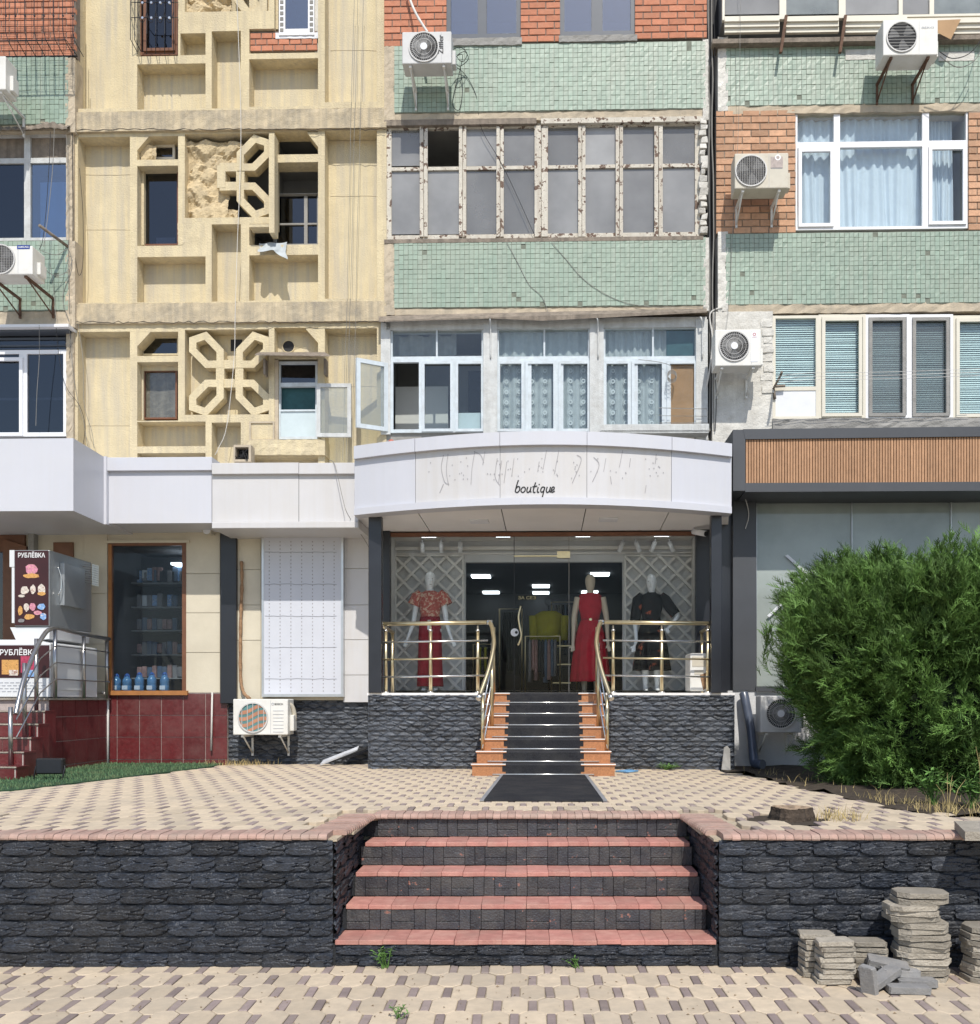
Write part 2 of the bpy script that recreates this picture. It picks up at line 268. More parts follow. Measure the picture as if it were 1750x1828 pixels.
class MB:
    def __init__(s): s.V, s.Fc, s.Mi, s.T, s.S = [], [], [], [], []
    def v(s, *pts):
        b = len(s.V); s.V.extend(pts); return b
    def face(s, idx, m=0, t=1.0, sm=False): s.Fc.append(tuple(idx)); s.Mi.append(m); s.T.append(t); s.S.append(sm)
    def poly(s, pts, m=0, t=1.0):
        b = s.v(*pts); s.face(range(b, b + len(pts)), m, t); return s
    def box(s, x0, x1, y0, y1, z0, z1, m=0, t=1.0, nob=False):
        if x0 > x1: x0, x1 = x1, x0
        if y0 > y1: y0, y1 = y1, y0
        if z0 > z1: z0, z1 = z1, z0
        b = s.v((x0, y0, z0), (x1, y0, z0), (x1, y1, z0), (x0, y1, z0), (x0, y0, z1), (x1, y0, z1), (x1, y1, z1), (x0, y1, z1))
        for f in ((0, 1, 5, 4), (1, 2, 6, 5), (3, 0, 4, 7), (4, 5, 6, 7), (3, 2, 1, 0)) + (() if nob else ((2, 3, 7, 6),)):
            s.face([b + i for i in f], m, t)
        return s
    def bbox(s, x0, x1, y0, y1, z0, z1, c=0.01, m=0, t=1.0):          # box with the four front edges chamfered
        if x0 > x1: x0, x1 = x1, x0
        if z0 > z1: z0, z1 = z1, z0
        b = s.v((x0, y1, z0), (x1, y1, z0), (x1, y1, z1), (x0, y1, z1), (x0, y0 + c, z0), (x1, y0 + c, z0), (x1, y0 + c, z1), (x0, y0 + c, z1),
                (x0 + c, y0, z0 + c), (x1 - c, y0, z0 + c), (x1 - c, y0, z1 - c), (x0 + c, y0, z1 - c))
        for i in range(4):
            j = (i + 1) % 4
            s.face([b + i, b + j, b + 4 + j, b + 4 + i], m, t); s.face([b + 4 + i, b + 4 + j, b + 8 + j, b + 8 + i], m, t)
        s.face([b + 8, b + 9, b + 10, b + 11], m, t); s.face([b + 3, b + 2, b + 1, b], m, t); return s
    def pbox(s, x0, y0, x1, y1, v0, v1, m=0, c=0):                     # box from a photo rectangle on the plane v0, going back to v1
        xm, ym = (x0 + x1) / 2, (y0 + y1) / 2
        a = (bp(x0, ym, v0)[0], bp(x1, ym, v0)[0]); w = (bp(xm, y1, v0)[2], bp(xm, y0, v0)[2])
        return s.bbox(a[0], a[1], v0, v1, w[0], w[1], c, m) if c else s.box(a[0], a[1], v0, v1, w[0], w[1], m)
    def prism(s, pts, dv, m=0):                                        # pts: (x,y,z) polygon, extruded by vector dv
        n = len(pts); dv = Vector(dv); b = s.v(*[tuple(p) for p in pts]); s.v(*[tuple(Vector(p) + dv) for p in pts])
        s.face(range(b, b + n), m); s.face([b + n + i for i in reversed(range(n))], m)
        for i in range(n):
            j = (i + 1) % n; s.face([b + j, b + i, b + n + i, b + n + j], m)
        return s
    def pprism(s, px, v0, v1, m=0): return s.prism([bp(x, y, v0) for x, y in px], (0, v1 - v0, 0), m)
    def tube(s, pts, r, n=8, m=0, caps=True, closed=False):
        P = [Vector(p) for p in pts]; k = len(P); rs = r if isinstance(r, (list, tuple)) else [r] * k
        base = len(s.V); prev = None
        for i, p in enumerate(P):
            if closed: tg = P[(i + 1) % k] - P[i - 1]
            else: tg = P[min(i + 1, k - 1)] - P[max(i - 1, 0)]
            tg = tg.normalized() if tg.length > 1e-9 else Vector((0, 0, 1))
            if prev is None:
                ref = Vector((0, 0, 1)) if abs(tg.z) < 0.9 else Vector((1, 0, 0)); a = tg.cross(ref).normalized()
            else:
                a = (prev - tg * prev.dot(tg)); a = a.normalized() if a.length > 1e-6 else tg.orthogonal().normalized()
            prev = a; bb = tg.cross(a)
            for j in range(n):
                an = 2 * math.pi * j / n; s.V.append(tuple(p + a * math.cos(an) * rs[i] + bb * math.sin(an) * rs[i]))
        for i in range(k if closed else k - 1):
            i2 = (i + 1) % k
            for j in range(n):
                j2 = (j + 1) % n; s.face([base + i * n + j, base + i * n + j2, base + i2 * n + j2, base + i2 * n + j], m, 1.0, n > 5)
        if caps and not closed:
            s.face([base + j for j in reversed(range(n))], m); s.face([base + (k - 1) * n + j for j in range(n)], m)
        return s
    def loft(s, rings, n=14, m=0, caps=True, wob=0.0, seed=0):          # rings: (cx,cy,cz,rx,ry)
        rr = random.Random(seed); base = len(s.V); k = len(rings); ph = [rr.uniform(-1, 1) for _ in range(n)]
        for i, (cx, cy, cz, rx, ry) in enumerate(rings):
            for j in range(n):
                a = 2 * math.pi * j / n; q = 1 + wob * ph[j] * (i / max(1, k - 1))
                s.V.append((cx + math.cos(a) * rx * q, cy + math.sin(a) * ry * q, cz))
        for i in range(k - 1):
            for j in range(n):
                j2 = (j + 1) % n; s.face([base + i * n + j, base + i * n + j2, base + (i + 1) * n + j2, base + (i + 1) * n + j], m, 1.0, True)
        if caps:
            s.face([base + j for j in reversed(range(n))], m); s.face([base + (k - 1) * n + j for j in range(n)], m)
        return s
    def disc(s, c, r, n=24, m=0, r0=0.0, thick=0.0):                   # disc or ring facing -y
        cx, cy, cz = c
        o = [(cx + r * math.cos(2 * math.pi * i / n), cy, cz + r * math.sin(2 * math.pi * i / n)) for i in range(n)]
        if not r0: return s.prism(o, (0, thick or 0.004, 0), m)
        b = s.v(*o); s.v(*[(cx + r0 * math.cos(2 * math.pi * i / n), cy, cz + r0 * math.sin(2 * math.pi * i / n)) for i in range(n)])
        s.v(*[(p[0], p[1] + (thick or 0.004), p[2]) for p in o]); s.v(*[(cx + r0 * math.cos(2 * math.pi * i / n), cy + (thick or 0.004), cz + r0 * math.sin(2 * math.pi * i / n)) for i in range(n)])
        for i in range(n):
            j = (i + 1) % n
            s.face([b + i, b + j, b + n + j, b + n + i], m); s.face([b + j, b + i, b + 2 * n + i, b + 2 * n + j], m); s.face([b + n + i, b + n + j, b + 3 * n + j, b + 3 * n + i], m)
        return s
    def holes(s, xs, ys, solid, v0, v1, m=0, back=False):               # plate on photo-pixel cuts xs, ys; solid(xm, ym) -> bool; reveals at the edges of holes
        xs, ys = sorted(set(xs)), sorted(set(ys)); xm0 = (xs[0] + xs[-1]) / 2
        U = [bu(x, v0) for x in xs]; W = [bw(y, v0, xm0) for y in ys]
        nx, ny = len(xs) - 1, len(ys) - 1
        g = [[solid((xs[i] + xs[i + 1]) / 2, (ys[j] + ys[j + 1]) / 2) for j in range(ny)] for i in range(nx)]
        q = lambda i, j: 0 <= i < nx and 0 <= j < ny and g[i][j]
        for i in range(nx):
            for j in range(ny):
                if not g[i][j]: continue
                a, b, c, d = U[i], U[i + 1], W[j + 1], W[j]
                s.poly([(a, v0, c), (b, v0, c), (b, v0, d), (a, v0, d)], m)
                if not q(i - 1, j): s.poly([(a, v1, c), (a, v0, c), (a, v0, d), (a, v1, d)], m)
                if not q(i + 1, j): s.poly([(b, v0, c), (b, v1, c), (b, v1, d), (b, v0, d)], m)
                if not q(i, j - 1): s.poly([(a, v0, d), (b, v0, d), (b, v1, d), (a, v1, d)], m)
                if not q(i, j + 1): s.poly([(a, v1, c), (b, v1, c), (b, v0, c), (a, v0, c)], m)
        return s
    def mesh(s, name, mats, origin=(0, 0, 0)):
        me = bpy.data.meshes.new(name); o = Vector(origin)
        me.from_pydata([(p[0] - o.x, p[1] - o.y, p[2] - o.z) for p in s.V], [], s.Fc)
        for m in ([mats] if isinstance(mats, str) else mats): me.materials.append(MATS[m])
        me.polygons.foreach_set('material_index', s.Mi); me.polygons.foreach_set('use_smooth', s.S)
        if any(t != 1.0 for t in s.T):
            at = me.attributes.new('tint', 'FLOAT', 'FACE'); at.data.foreach_set('value', s.T)
        else:
            need = [m for m in ([mats] if isinstance(mats, str) else mats) if m in ('green_tile', 'lawn', 'dry_grass', 'weed_leaf', 'bush_leaf')]
            if need:
                at = me.attributes.new('tint', 'FLOAT', 'FACE'); at.data.foreach_set('value', [1.0] * len(s.T))
        me.update(); return me
    def obj(s, name, mats, parent=None, label=None, cat=None, group=None, kind=None, fr=None, bevel=0.0, origin=None):
        if parent is not None:
            o = bpy.data.objects.new(name, s.mesh(name, mats, parent.o)); COL.objects.link(o); o.parent = parent.obj; nd_ = Node(o, parent.o, parent.fr)
        else:
            fr = fr if fr is not None else BF
            A = np.array(s.V); org = origin or (float(A[:, 0].mean()), float(A[:, 1].mean()), float(A[:, 2].min()))
            o = bpy.data.objects.new(name, s.mesh(name, mats, org)); COL.objects.link(o)
            o.matrix_world = fr @ Matrix.Translation(org); nd_ = Node(o, org, fr)
        props(o, label, cat, group, kind)
        if bevel:
            md = o.modifiers.new('bevel', 'BEVEL'); md.width = bevel; md.segments = 2; md.limit_method = 'ANGLE'
        return nd_
def inst(name, me, parent, loc, rot=None, scale=None):
    o = bpy.data.objects.new(name, me); COL.objects.link(o); o.parent = parent.obj
    o.location = Vector(loc) - parent.o
    if rot: o.rotation_euler = rot
    if scale: o.scale = scale
    return o
def lerp(a, b, t): return a + (b - a) * t
def smooth_path(pts, k=6):
    P = [Vector(p) for p in pts]; out = []
    for i in range(len(P) - 1):
        p0, p1, p2, p3 = P[max(i - 1, 0)], P[i], P[i + 1], P[min(i + 2, len(P) - 1)]
        for j in range(k):
            t = j / k
            out.append(0.5 * ((2 * p1) + (p2 - p0) * t + (2 * p0 - 5 * p1 + 4 * p2 - p3) * t * t + (3 * p1 - p0 - 3 * p2 + p3) * t ** 3))
    out.append(P[-1]); return out
def text_geo(s, txt, height, center, m=0, bold=0.0, v=0.0, rot90=False, width=None, thick=0.003, shear=0.0):
    cu = bpy.data.curves.new('lettering', 'FONT'); cu.body = txt; cu.align_x = 'CENTER'; cu.align_y = 'CENTER'; cu.offset = bold; cu.shear = shear; cu.resolution_u = 3
    ob = bpy.data.objects.new('lettering', cu); COL.objects.link(ob); me = bpy.data.meshes.new_from_object(ob)
    P = [vv.co.copy() for vv in me.vertices]; lo = [min(p[i] for p in P) for i in (0, 1)]; hi = [max(p[i] for p in P) for i in (0, 1)]
    k = height / (hi[1] - lo[1]); kx = (width / (hi[0] - lo[0])) if width else k
    b = len(s.V)
    for p in P:
        x, y = (p.x - (lo[0] + hi[0]) / 2) * kx, (p.y - (lo[1] + hi[1]) / 2) * k
        if rot90: x, y = -y, x
        s.V.append((center[0] + x, center[1], center[2] + y))
    for f in me.polygons: s.face([b + i for i in f.vertices], m)
    bpy.data.objects.remove(ob); bpy.data.curves.remove(cu); bpy.data.meshes.remove(me)
    return s
# ------------------------------------------------------------------ ground, lower pavement
mb = MB(); mb.poly([(-300, -300, -0.03), (300, -300, -0.03), (300, 300, -0.03), (-300, 300, -0.03)])
mb.obj('ground', 'street_base', kind='structure', fr=SF, origin=(0, 0, -0.03))
PX, PY, PA, PB, PW = 0.20, 0.25, 0.0975, 0.1525, 0.026          # paver pattern: pitches, straight half length, half length, half width of the small stone
def paver_poly(kind, g=0.0018):
    if kind == 'oct':
        w = 0.1 - PW - g; e = PW - g * 0.4; a = PA; b = PB - g
        return [(-e, -b), (e, -b), (w, -a), (w, a), (e, b), (-e, b), (-w, a), (-w, -a)]
    w, a = PW - g, PA - g
    return [(-w, -a), (w, -a), (w, a), (-w, a)]
def paver_geo(mb, kind, cx, cy, z, th=0.03, m=0, c=0.004, t=1.0):
    P = paver_poly(kind); n = len(P); b = len(mb.V)
    for x, y in P: mb.V.append((cx + x, cy + y, z - th))
    for x, y in P: mb.V.append((cx + x, cy + y, z - c))
    for x, y in P:
        l = math.hypot(x, y); mb.V.append((cx + x - math.copysign(c, x), cy + y - math.copysign(c, y), z))
    for i in range(n):
        j = (i + 1) % n; mb.face([b + i, b + j, b + n + j, b + n + i], m, t); mb.face([b + n + i, b + n + j, b + 2 * n + j, b + 2 * n + i], m, t)
    mb.face([b + 2 * n + i for i in range(n)], m, t)
def paver_mesh(kind):
    mb = MB(); paver_geo(mb, kind, 0, 0, 0); return mb.mesh('paver_' + kind, 'cream_paver' if kind == 'oct' else 'dark_paver')
POCT, PREC = paver_mesh('oct'), paver_mesh('rect')
def lay(parent, z, y_start, x_lo, x_hi, y_lo, y_hi, part_rows, keep, phase=0.0):
    bulk = MB(); nb = 0; row = 0; y = y_start
    cand = []
    while (y > y_lo if y_start > y_lo and part_rows < 0 else y < y_hi):
        o = (row % 2) * 0.1 + phase
        i0 = int(math.floor((x_lo - o) / PX)); i1 = int(math.ceil((x_hi - o) / PX))
        for i in range(i0, i1 + 1):
            for kind, cx in (('oct', i * PX + o), ('rect', i * PX + o + 0.1)):
                if keep(cx, y): cand.append((row, kind, cx, y))
        row += 1; y += PY if part_rows >= 0 else -PY
    lim = {'oct': 0, 'rect': 0}
    for row, kind, cx, y in cand:
        vis = (abs(cx - (-0.25 * y / 6)) < 0.60 * y)
        if row < abs(part_rows) and vis and lim[kind] < 298:
            lim[kind] += 1
            o = inst('paving_stone' if kind == 'oct' else 'small_paving_stone', POCT if kind == 'oct' else PREC, parent, (cx, y, z + random.uniform(-0.0035, 0.0015) - (.006 if random.random() < .05 else 0)),
                     (random.gauss(0, 0.009), random.gauss(0, 0.009), random.gauss(0, 0.016)))
        else:
            paver_geo(bulk, kind, cx, y, z + random.uniform(-0.0025, 0.001), m=0 if kind == 'oct' else 1)
    if bulk.V: bulk.obj('paving_stone_field', ['cream_paver', 'dark_paver'], parent, kind='stuff')
WALL_Y, TZ = 6.3, 0.845
mb = MB(); mb.box(-12, 12, 2.0, WALL_Y + 0.1, -0.029, -0.012); pav = mb.obj('pavement', 'joint_sand', kind='structure', fr=SF, origin=(0, 5, 0))
lay(pav, 0.0, WALL_Y - 0.05, -7.0, 7.0, 3.4, 0, -8, lambda x, y: True, 0.02)
# ------------------------------------------------------------------ stone units
def stone_mesh(name, W, H, nx, ny, seed, depth, mat):
    r = random.Random(seed); mb = MB(); j = lambda a, q=.04: a + r.uniform(-q, q)
    S = [(.5, .5, .54, .54, .42), (j(.64), j(.76, .02), j(.36), .21, r.uniform(.7, .9)), (j(.35), j(.29, .02), j(.40), .25, r.uniform(.75, 1.)), (j(.85), j(.46, .03), .19, .10, r.uniform(.6, .95)),
         (j(.15), j(.67, .03), .19, .21, r.uniform(.6, .8)), (j(.48), j(.54, .03), j(.27), .11, r.uniform(.8, 1.)), (j(.72), j(.22, .03), .24, .15, r.uniform(.5, .7))]
    sl = r.uniform(-.10, .10)
    def h(x, y):
        best = 0.0
        for cx, cy, a, b, hh in S:
            dy = (y - cy - sl * (x - cx)) / b; d = 1 - abs((x - cx) / a) ** 2.4 - abs(dy) ** 1.5
            if d <= 0: continue
            e = min(1.0, d / .30); e = e * (2 - e); best = max(best, e * (hh + .10 * dy))
        return best * depth
    for iy in range(ny + 1):
        for ix in range(nx + 1):
            x, y = ix / nx, iy / ny
            mb.V.append(((x - 0.5) * W, -(h(x, y) + (r.uniform(0, 0.0018) if 0 < ix < nx and 0 < iy < ny else 0)), y * H))
    for iy in range(ny):
        for ix in range(nx):
            a = iy * (nx + 1) + ix; mb.face([a, a + 1, a + nx + 2, a + nx + 1])
    return mb.mesh(name, mat)
STONE = [stone_mesh('wall_stone', 0.302, 0.1025, 40, 16, 11 + k, 0.030, 'black_stone') for k in range(4)]
def lens_mesh(name, W, H, seed, depth):
    r = random.Random(seed); mb = MB(); nx, ny = 14, 7
    a1, a2, ph = r.uniform(.25, .45), r.uniform(.55, .75), r.uniform(0, 6)
    for iy in range(ny + 1):
        for ix in range(nx + 1):
            x, y = ix / nx, iy / ny
            yl = 0.5 * max(0.0, 1 - abs(2 * x - 1) ** 2.2)
            d = yl - abs(y - 0.5); e = max(0.0, min(1.0, d / 0.22)); e = e * (2 - e)
            st = 0.75 + 0.25 * math.sin(ph + 9 * y + 2 * x) + (0.2 if (x > a1 and y > .5) else 0) - (0.22 if (x > a2 and y < .45) else 0)
            hh = depth * e * st + r.uniform(0, 0.0016)
            if ix in (0, nx): hh = 0
            mb.V.append(((x - 0.5) * W, -hh, (y - 0.5) * H))
    for iy in range(ny):
        for ix in range(nx):
            a = iy * (nx + 1) + ix; mb.face([a, a + 1, a + nx + 2, a + nx + 1])
    return mb.mesh(name, 'porch_stone')
LENS = [lens_mesh('porch_stone', 0.195, 0.098, 40 + k, 0.026) for k in range(4)]
# ------------------------------------------------------------------ terrace
XL = lambda y: lerp(-1.245, -1.174, (y - 6.3) / 1.12)
XR = lambda y: lerp(1.199, 1.157, (y - 6.3) / 1.12)
STEP_BACK = 7.42
def in_poly(x, y, P):
    c = False; n = len(P)
    for i in range(n):
        (x1, y1), (x2, y2) = P[i], P[i - 1]
        if (y1 > y) != (y2 > y) and x < (x2 - x1) * (y - y1) / (y2 - y1) + x1: c = not c
    return c
LAWN = [(-11, 8.0), (-5.6, 8.55), (-4.9, 9.4), (-4.45, 11.2), (-4.1, 12.7), (-4.15, 13.3), (-11, 13.3)]
BED = [(2.42, 12.25), (2.52, 11.2), (2.75, 9.2), (2.95, 7.75), (3.35, 7.05), (9, 6.9), (9, 13), (2.42, 13)]
mb = MB()
mb.box(-12, -1.30, WALL_Y + 0.14, 17, -0.03, TZ - 0.031); mb.box(-1.30, 1.26, STEP_BACK + 0.06, 17, -0.03, TZ - 0.031); mb.box(1.26, 12, WALL_Y + 0.14, 17, -0.03, TZ - 0.031)
ter = mb.obj('terrace', 'joint_sand', kind='structure', fr=SF, origin=(0, 9, 0))
def keep_t(x, y):
    if y < 6.57 or y > 13.3 or in_poly(x, y, LAWN) or in_poly(x, y, BED): return False
    if y < 7.70 and -1.55 < x < 1.50: return False
    if (x - 1.92) ** 2 + ((y - 7.18)) ** 2 < 0.3 ** 2: return False
    return True
lay(ter, TZ, 6.645, -6.6, 4.2, 0, 13.4, 6, keep_t, 0.05)
# ------------------------------------------------------------------ retaining wall with stone units and coping bricks
wall = thing('retaining_wall', (0, WALL_Y, 0), 'low retaining wall of black split-face stone with red brick coping', 'wall', fr=SF)
mb = MB(); mb.box(-12, -1.27, WALL_Y + 0.004, WALL_Y + 0.138, -0.03, 0.80); mb.box(1.225, 12, WALL_Y + 0.004, WALL_Y + 0.138, -0.03, 0.80)
mb.box(-1.45, -1.27, WALL_Y + 0.14, 7.48, -0.03, 0.80); mb.box(1.225, 1.42, WALL_Y + 0.14, 7.48, -0.03, 0.80)
mb.obj('wall_core', 'black_render', wall)
def stone_rows(parent, x0, x1, y, rows, zbase, rot=0.0, skip=None, ux=0.303, uz=0.1035, name='stone', meshes=STONE):
    for k in range(rows):
        x = x0 + (0.0 if k % 2 else -ux / 2) + ux / 2
        while x < x1 + ux / 2 - 1e-6:
            xa, xb = max(x - ux / 2, x0), min(x + ux / 2, x1)
            if xb - xa > 0.04 and not (skip and skip((xa + xb) / 2, zbase + (k + .5) * uz)):
                sx = (xb - xa) / ux; sg = 1 if random.random() < 0.86 else -1
                if rot == 0: inst(name, random.choice(meshes), parent, ((xa + xb) / 2, y, zbase + k * uz), (0, 0, 0), (sx, random.uniform(.65, .95), uz / .1035))
                else: inst(name, random.choice(meshes), parent, (y, (xa + xb) / 2, zbase + k * uz), (0, 0, rot), (sx, random.uniform(.65, .95), uz / .1035))
            x += ux
stone_rows(wall, -5.2, -1.262, WALL_Y, 8, -0.018)
stone_rows(wall, 1.218, 4.6, WALL_Y, 8, -0.018)
tread_z = lambda y: 0.169 * max(1, min(5, int((y - 6.3) / 0.28) + 1))
stone_rows(wall, WALL_Y + 0.02, STEP_BACK, -1.262, 8, -0.018, math.radians(90), lambda y, z: z < tread_z(y) - 0.06)
stone_rows(wall, WALL_Y + 0.02, STEP_BACK, 1.218, 8, -0.018, math.radians(-90), lambda y, z: z < tread_z(y) - 0.06)
mb = MB()
pr = [(-0.03, -0.030), (-0.034, -0.020), (-0.030, -0.008), (-0.018, 0.002), (0.0, 0.006), (0.205, 0.006), (0.205, -0.030)]
w = 0.0268
mb.prism([(-w, y, z) for y, z in reversed(pr)], (2 * w, 0, 0)); COPE = mb.mesh('coping_brick', 'coping_brick')
def cope(x, y, ang): inst('coping_brick', COPE, wall, (x, y, TZ + random.uniform(-0.003, 0.002)), (random.gauss(0, .01), random.gauss(0, .012), ang + random.gauss(0, .01)), (1, 1, 1))
x = -4.6
while x < -1.30: cope(x, WALL_Y, 0); x += 0.0565
x = 1.27
while x < 4.8: cope(x, WALL_Y, 0); x += 0.0565
x = -1.15
while x < 1.14: cope(x, STEP_BACK, 0); x += 0.0565
for k in range(17):
    y = WALL_Y + 0.20 + k * 0.0565
    cope(XL(y) - 0.01, y + .02, math.radians(90) + 0.06); cope(XR(y) + 0.01, y + .02, math.radians(-90) - 0.04)
mb = MB(); mb.box(-12, -1.24, WALL_Y + .02, WALL_Y + 0.36, 0.798, TZ - 0.03); mb.box(1.19, 12, WALL_Y + .02, WALL_Y + 0.36, 0.798, TZ - 0.03)
mb.box(-1.56, -1.19, WALL_Y + .36, 7.76, 0.796, TZ - 0.03); mb.box(1.165, 1.52, WALL_Y + .36, 7.76, 0.796, TZ - 0.03); mb.box(-1.19, 1.165, STEP_BACK + .02, 7.76, 0.796, TZ - 0.03)
mb.obj('mortar_bed', 'mortar', wall)
# ------------------------------------------------------------------ front steps
st = thing('front_steps', (0, 6.8, 0), 'wide front steps with red tiled treads and black tiled risers', 'steps', fr=SF)
mb = MB()
for i in range(1, 6):
    y0 = 6.315 + 0.28 * (i - 1); mb.box(-1.268, 1.224, y0 + .004, 7.49, 0.169 * (i - 1) - (0.03 if i == 1 else 0), 0.169 * i - 0.032 - (0.02 if i == 5 else 0))
mb.obj('step_core', 'black_render', st)
def cbox(name, sx, sy, sz, c, mat):
    mb = MB(); bm = bmesh.new(); bmesh.ops.create_cube(bm, size=1)
    bmesh.ops.scale(bm, vec=(sx, sy, sz), verts=bm.verts); bmesh.ops.bevel(bm, geom=bm.edges[:], offset=c, segments=1, affect='EDGES')
    me = bpy.data.meshes.new(name); bm.to_mesh(me); bm.free(); me.materials.append(MATS[mat]); return me
TREAD = cbox('tread_tile', 0.1512, 0.288, 0.03, 0.003, 'tread_tile')
for i in range(1, 5):
    yf = 6.3 + 0.28 * (i - 1)
    n = 16; xa, xb = XL(yf) - 0.004, XR(yf) + 0.004
    for k in range(n):
        inst('tread_tile', TREAD, st, (lerp(xa, xb, (k + .5) / n), yf + 0.141, 0.169 * i - 0.0165 + random.uniform(-.002, .001)), (random.gauss(0, .006), random.gauss(0, .006), random.gauss(0, .006)), ((xb - xa) / n / 0.1525, 1, 1))
RP = [cbox('riser_tile', 0.1535, 0.022, 0.081, 0.003, 'riser_tile'), cbox('riser_tile', 0.1535, 0.024, 0.051, 0.003, 'riser_tile'), cbox('riser_tile', 0.0725, 0.023, 0.135, 0.003, 'riser_tile')]
for i in range(2, 6):
    y = 6.318 + 0.28 * (i - 1); z0 = 0.169 * (i - 1); x = -1.26 + (0.11 if i % 2 else 0.03) - 0.3
    while x < 1.25:
        for me, dx, dz in ((RP[0], 0.077, 0.095), (RP[1], 0.077, 0.0265), (RP[2], 0.191, 0.068), (RP[2], 0.265, 0.068)):
            if XL(y) < x + dx < XR(y) + 0.02: inst('riser_tile', me, st, (x + dx, y - 0.004 + random.uniform(-.002, .002), z0 + dz), (random.gauss(0, .01), 0, random.gauss(0, .01)))
        x += 0.302
stone_rows(st, -1.245, 1.2, 6.319, 2, -0.004, uz=0.070, name='riser_stone')
# lawn and planting bed
def blades(name, pts, mat, parent=None, hmin=.02, hmax=.04, wd=.004, lean=.5, label=None, cat=None, kind='stuff', fr=SF, tv=(.6, 1.4), origin=None):
    mb = MB()
    for (x, y, z) in pts:
        h = random.uniform(hmin, hmax); a = random.uniform(0, 6.283); l = random.uniform(0, lean) * h; b = random.uniform(0, 6.283); t = random.uniform(*tv)
        dx, dy = math.cos(a) * wd, math.sin(a) * wd; lx, ly = math.cos(b) * l, math.sin(b) * l
        q = mb.v((x - dx, y - dy, z), (x + dx, y + dy, z), (x + lx * .45 + dx * .7, y + ly * .45 + dy * .7, z + h * .62), (x + lx * .45 - dx * .7, y + ly * .45 - dy * .7, z + h * .62), (x + lx, y + ly, z + h))
        mb.face([q, q + 1, q + 2, q + 3], 0, t); mb.face([q + 3, q + 2, q + 4], 0, t)
    return mb.obj(name, mat, parent, label, cat, None, kind, fr, origin=origin)
mb = MB(); mb.prism([(x, y, TZ - 0.032) for x, y in LAWN], (0, 0, 0.042)); lw = mb.obj('lawn', 'lawn_base', kind='structure', fr=SF)
pts = []
while len(pts) < 16000:
    x, y = random.uniform(-8, -4), random.uniform(8.2, 13.2)
    if in_poly(x, y, LAWN): pts.append((x, y, TZ + 0.008))
blades('grass', pts, 'lawn', lw, .018, .04, .005)
mb = MB(); n = 26
g = {}
for i in range(n + 1):
    for k in range(n + 1):
        x, y = 2.35 + i * 6.5 / n, 6.75 + k * 6.3 / n
        g[i, k] = mb.v((x + random.uniform(-.05, .05), y + random.uniform(-.05, .05), TZ - 0.02 + random.uniform(0, .05)))
for i in range(n):
    for k in range(n):
        x, y = 2.35 + (i + .5) * 6.5 / n, 6.75 + (k + .5) * 6.3 / n
        if in_poly(x, y, BED): mb.face([g[i, k], g[i + 1, k], g[i + 1, k + 1], g[i, k + 1]])
used = sorted({i for f in mb.Fc for i in f}); mp = {o: k for k, o in enumerate(used)}
mb.V = [mb.V[i] for i in used]; mb.Fc = [tuple(mp[i] for i in f) for f in mb.Fc]
bed = mb.obj('planting_bed', 'soil', kind='structure', fr=SF)
# ------------------------------------------------------------------ the apartment block
def rectB(x0, y0, x1, y1, v):
    return bp(x0, (y0 + y1) / 2, v)[0], bp(x1, (y0 + y1) / 2, v)[0], bp((x0 + x1) / 2, y1, v)[2], bp((x0 + x1) / 2, y0, v)[2]
def room(parent, x0, y0, x1, y1, v, depth, mat, floor=None):
    a, b, c, d = rectB(x0, y0, x1, y1, v); e = v + depth; mb = MB()
    mb.poly([(a, e, c), (b, e, c), (b, e, d), (a, e, d)]); mb.poly([(a, v, c), (a, e, c), (a, e, d), (a, v, d)]); mb.poly([(b, e, c), (b, v, c), (b, v, d), (b, e, d)])
    mb.poly([(a, v, d), (a, e, d), (b, e, d), (b, v, d)]); mb.poly([(a, e, c), (a, v, c), (b, v, c), (b, e, c)])
    return mb.obj('room_interior', mat, parent)
def window(parent, x0, y0, x1, y1, v, fw=6, vx=(), hy=(), mat='white_pvc', gmat='clear_glass', rm='room_dark', depth=1.2, th=0.06, skip=(), name='window', label=None, cross=None, fh=None):
    fh = fh or fw
    xs = [x0, x0 + fw, x1 - fw, x1] + [a for p in vx for a in p]; ys = [y0, y0 + fh, y1 - fh, y1] + [a for p in hy for a in p]
    def solid(x, y):
        if x < x0 + fw or x > x1 - fw or y < y0 + fh or y > y1 - fh: return True
        return any(a < x < b for a, b in vx) or any(a < y < b for a, b in hy)
    mb = MB(); mb.holes(xs, ys, solid, v, v + th); W = mb.obj(name, mat, parent, label)
    X, Y = sorted(set(xs)), sorted(set(ys)); k = 0
    for i in range(len(X) - 1):
        for j in range(len(Y) - 1):
            if solid((X[i] + X[i + 1]) / 2, (Y[j] + Y[j + 1]) / 2): continue
            if k not in skip:
                gm = gmat[k % len(gmat)] if isinstance(gmat, (list, tuple)) else gmat
                mb = MB(); mb.pbox(X[i] - 1, Y[j] - 1, X[i + 1] + 1, Y[j + 1] + 1, v + th * .5, v + th * .5 + 0.004); mb.obj('pane', gm, W)
            k += 1
    if rm: room(W, x0 + 1, y0 + 1, x1 - 1, y1 - 1, v + th, depth, rm)
    return W
def sash_lines(W, x0, y0, x1, y1, v, w, mat):                              # a casement frame standing proud inside an opening
    mb = MB(); mb.holes([x0, x0 + w, x1 - w, x1], [y0, y0 + w, y1 - w, y1], lambda x, y: x < x0 + w or x > x1 - w or y < y0 + w or y > y1 - w, v, v + 0.04); mb.obj('sash', mat, W)
TP = 0.0685
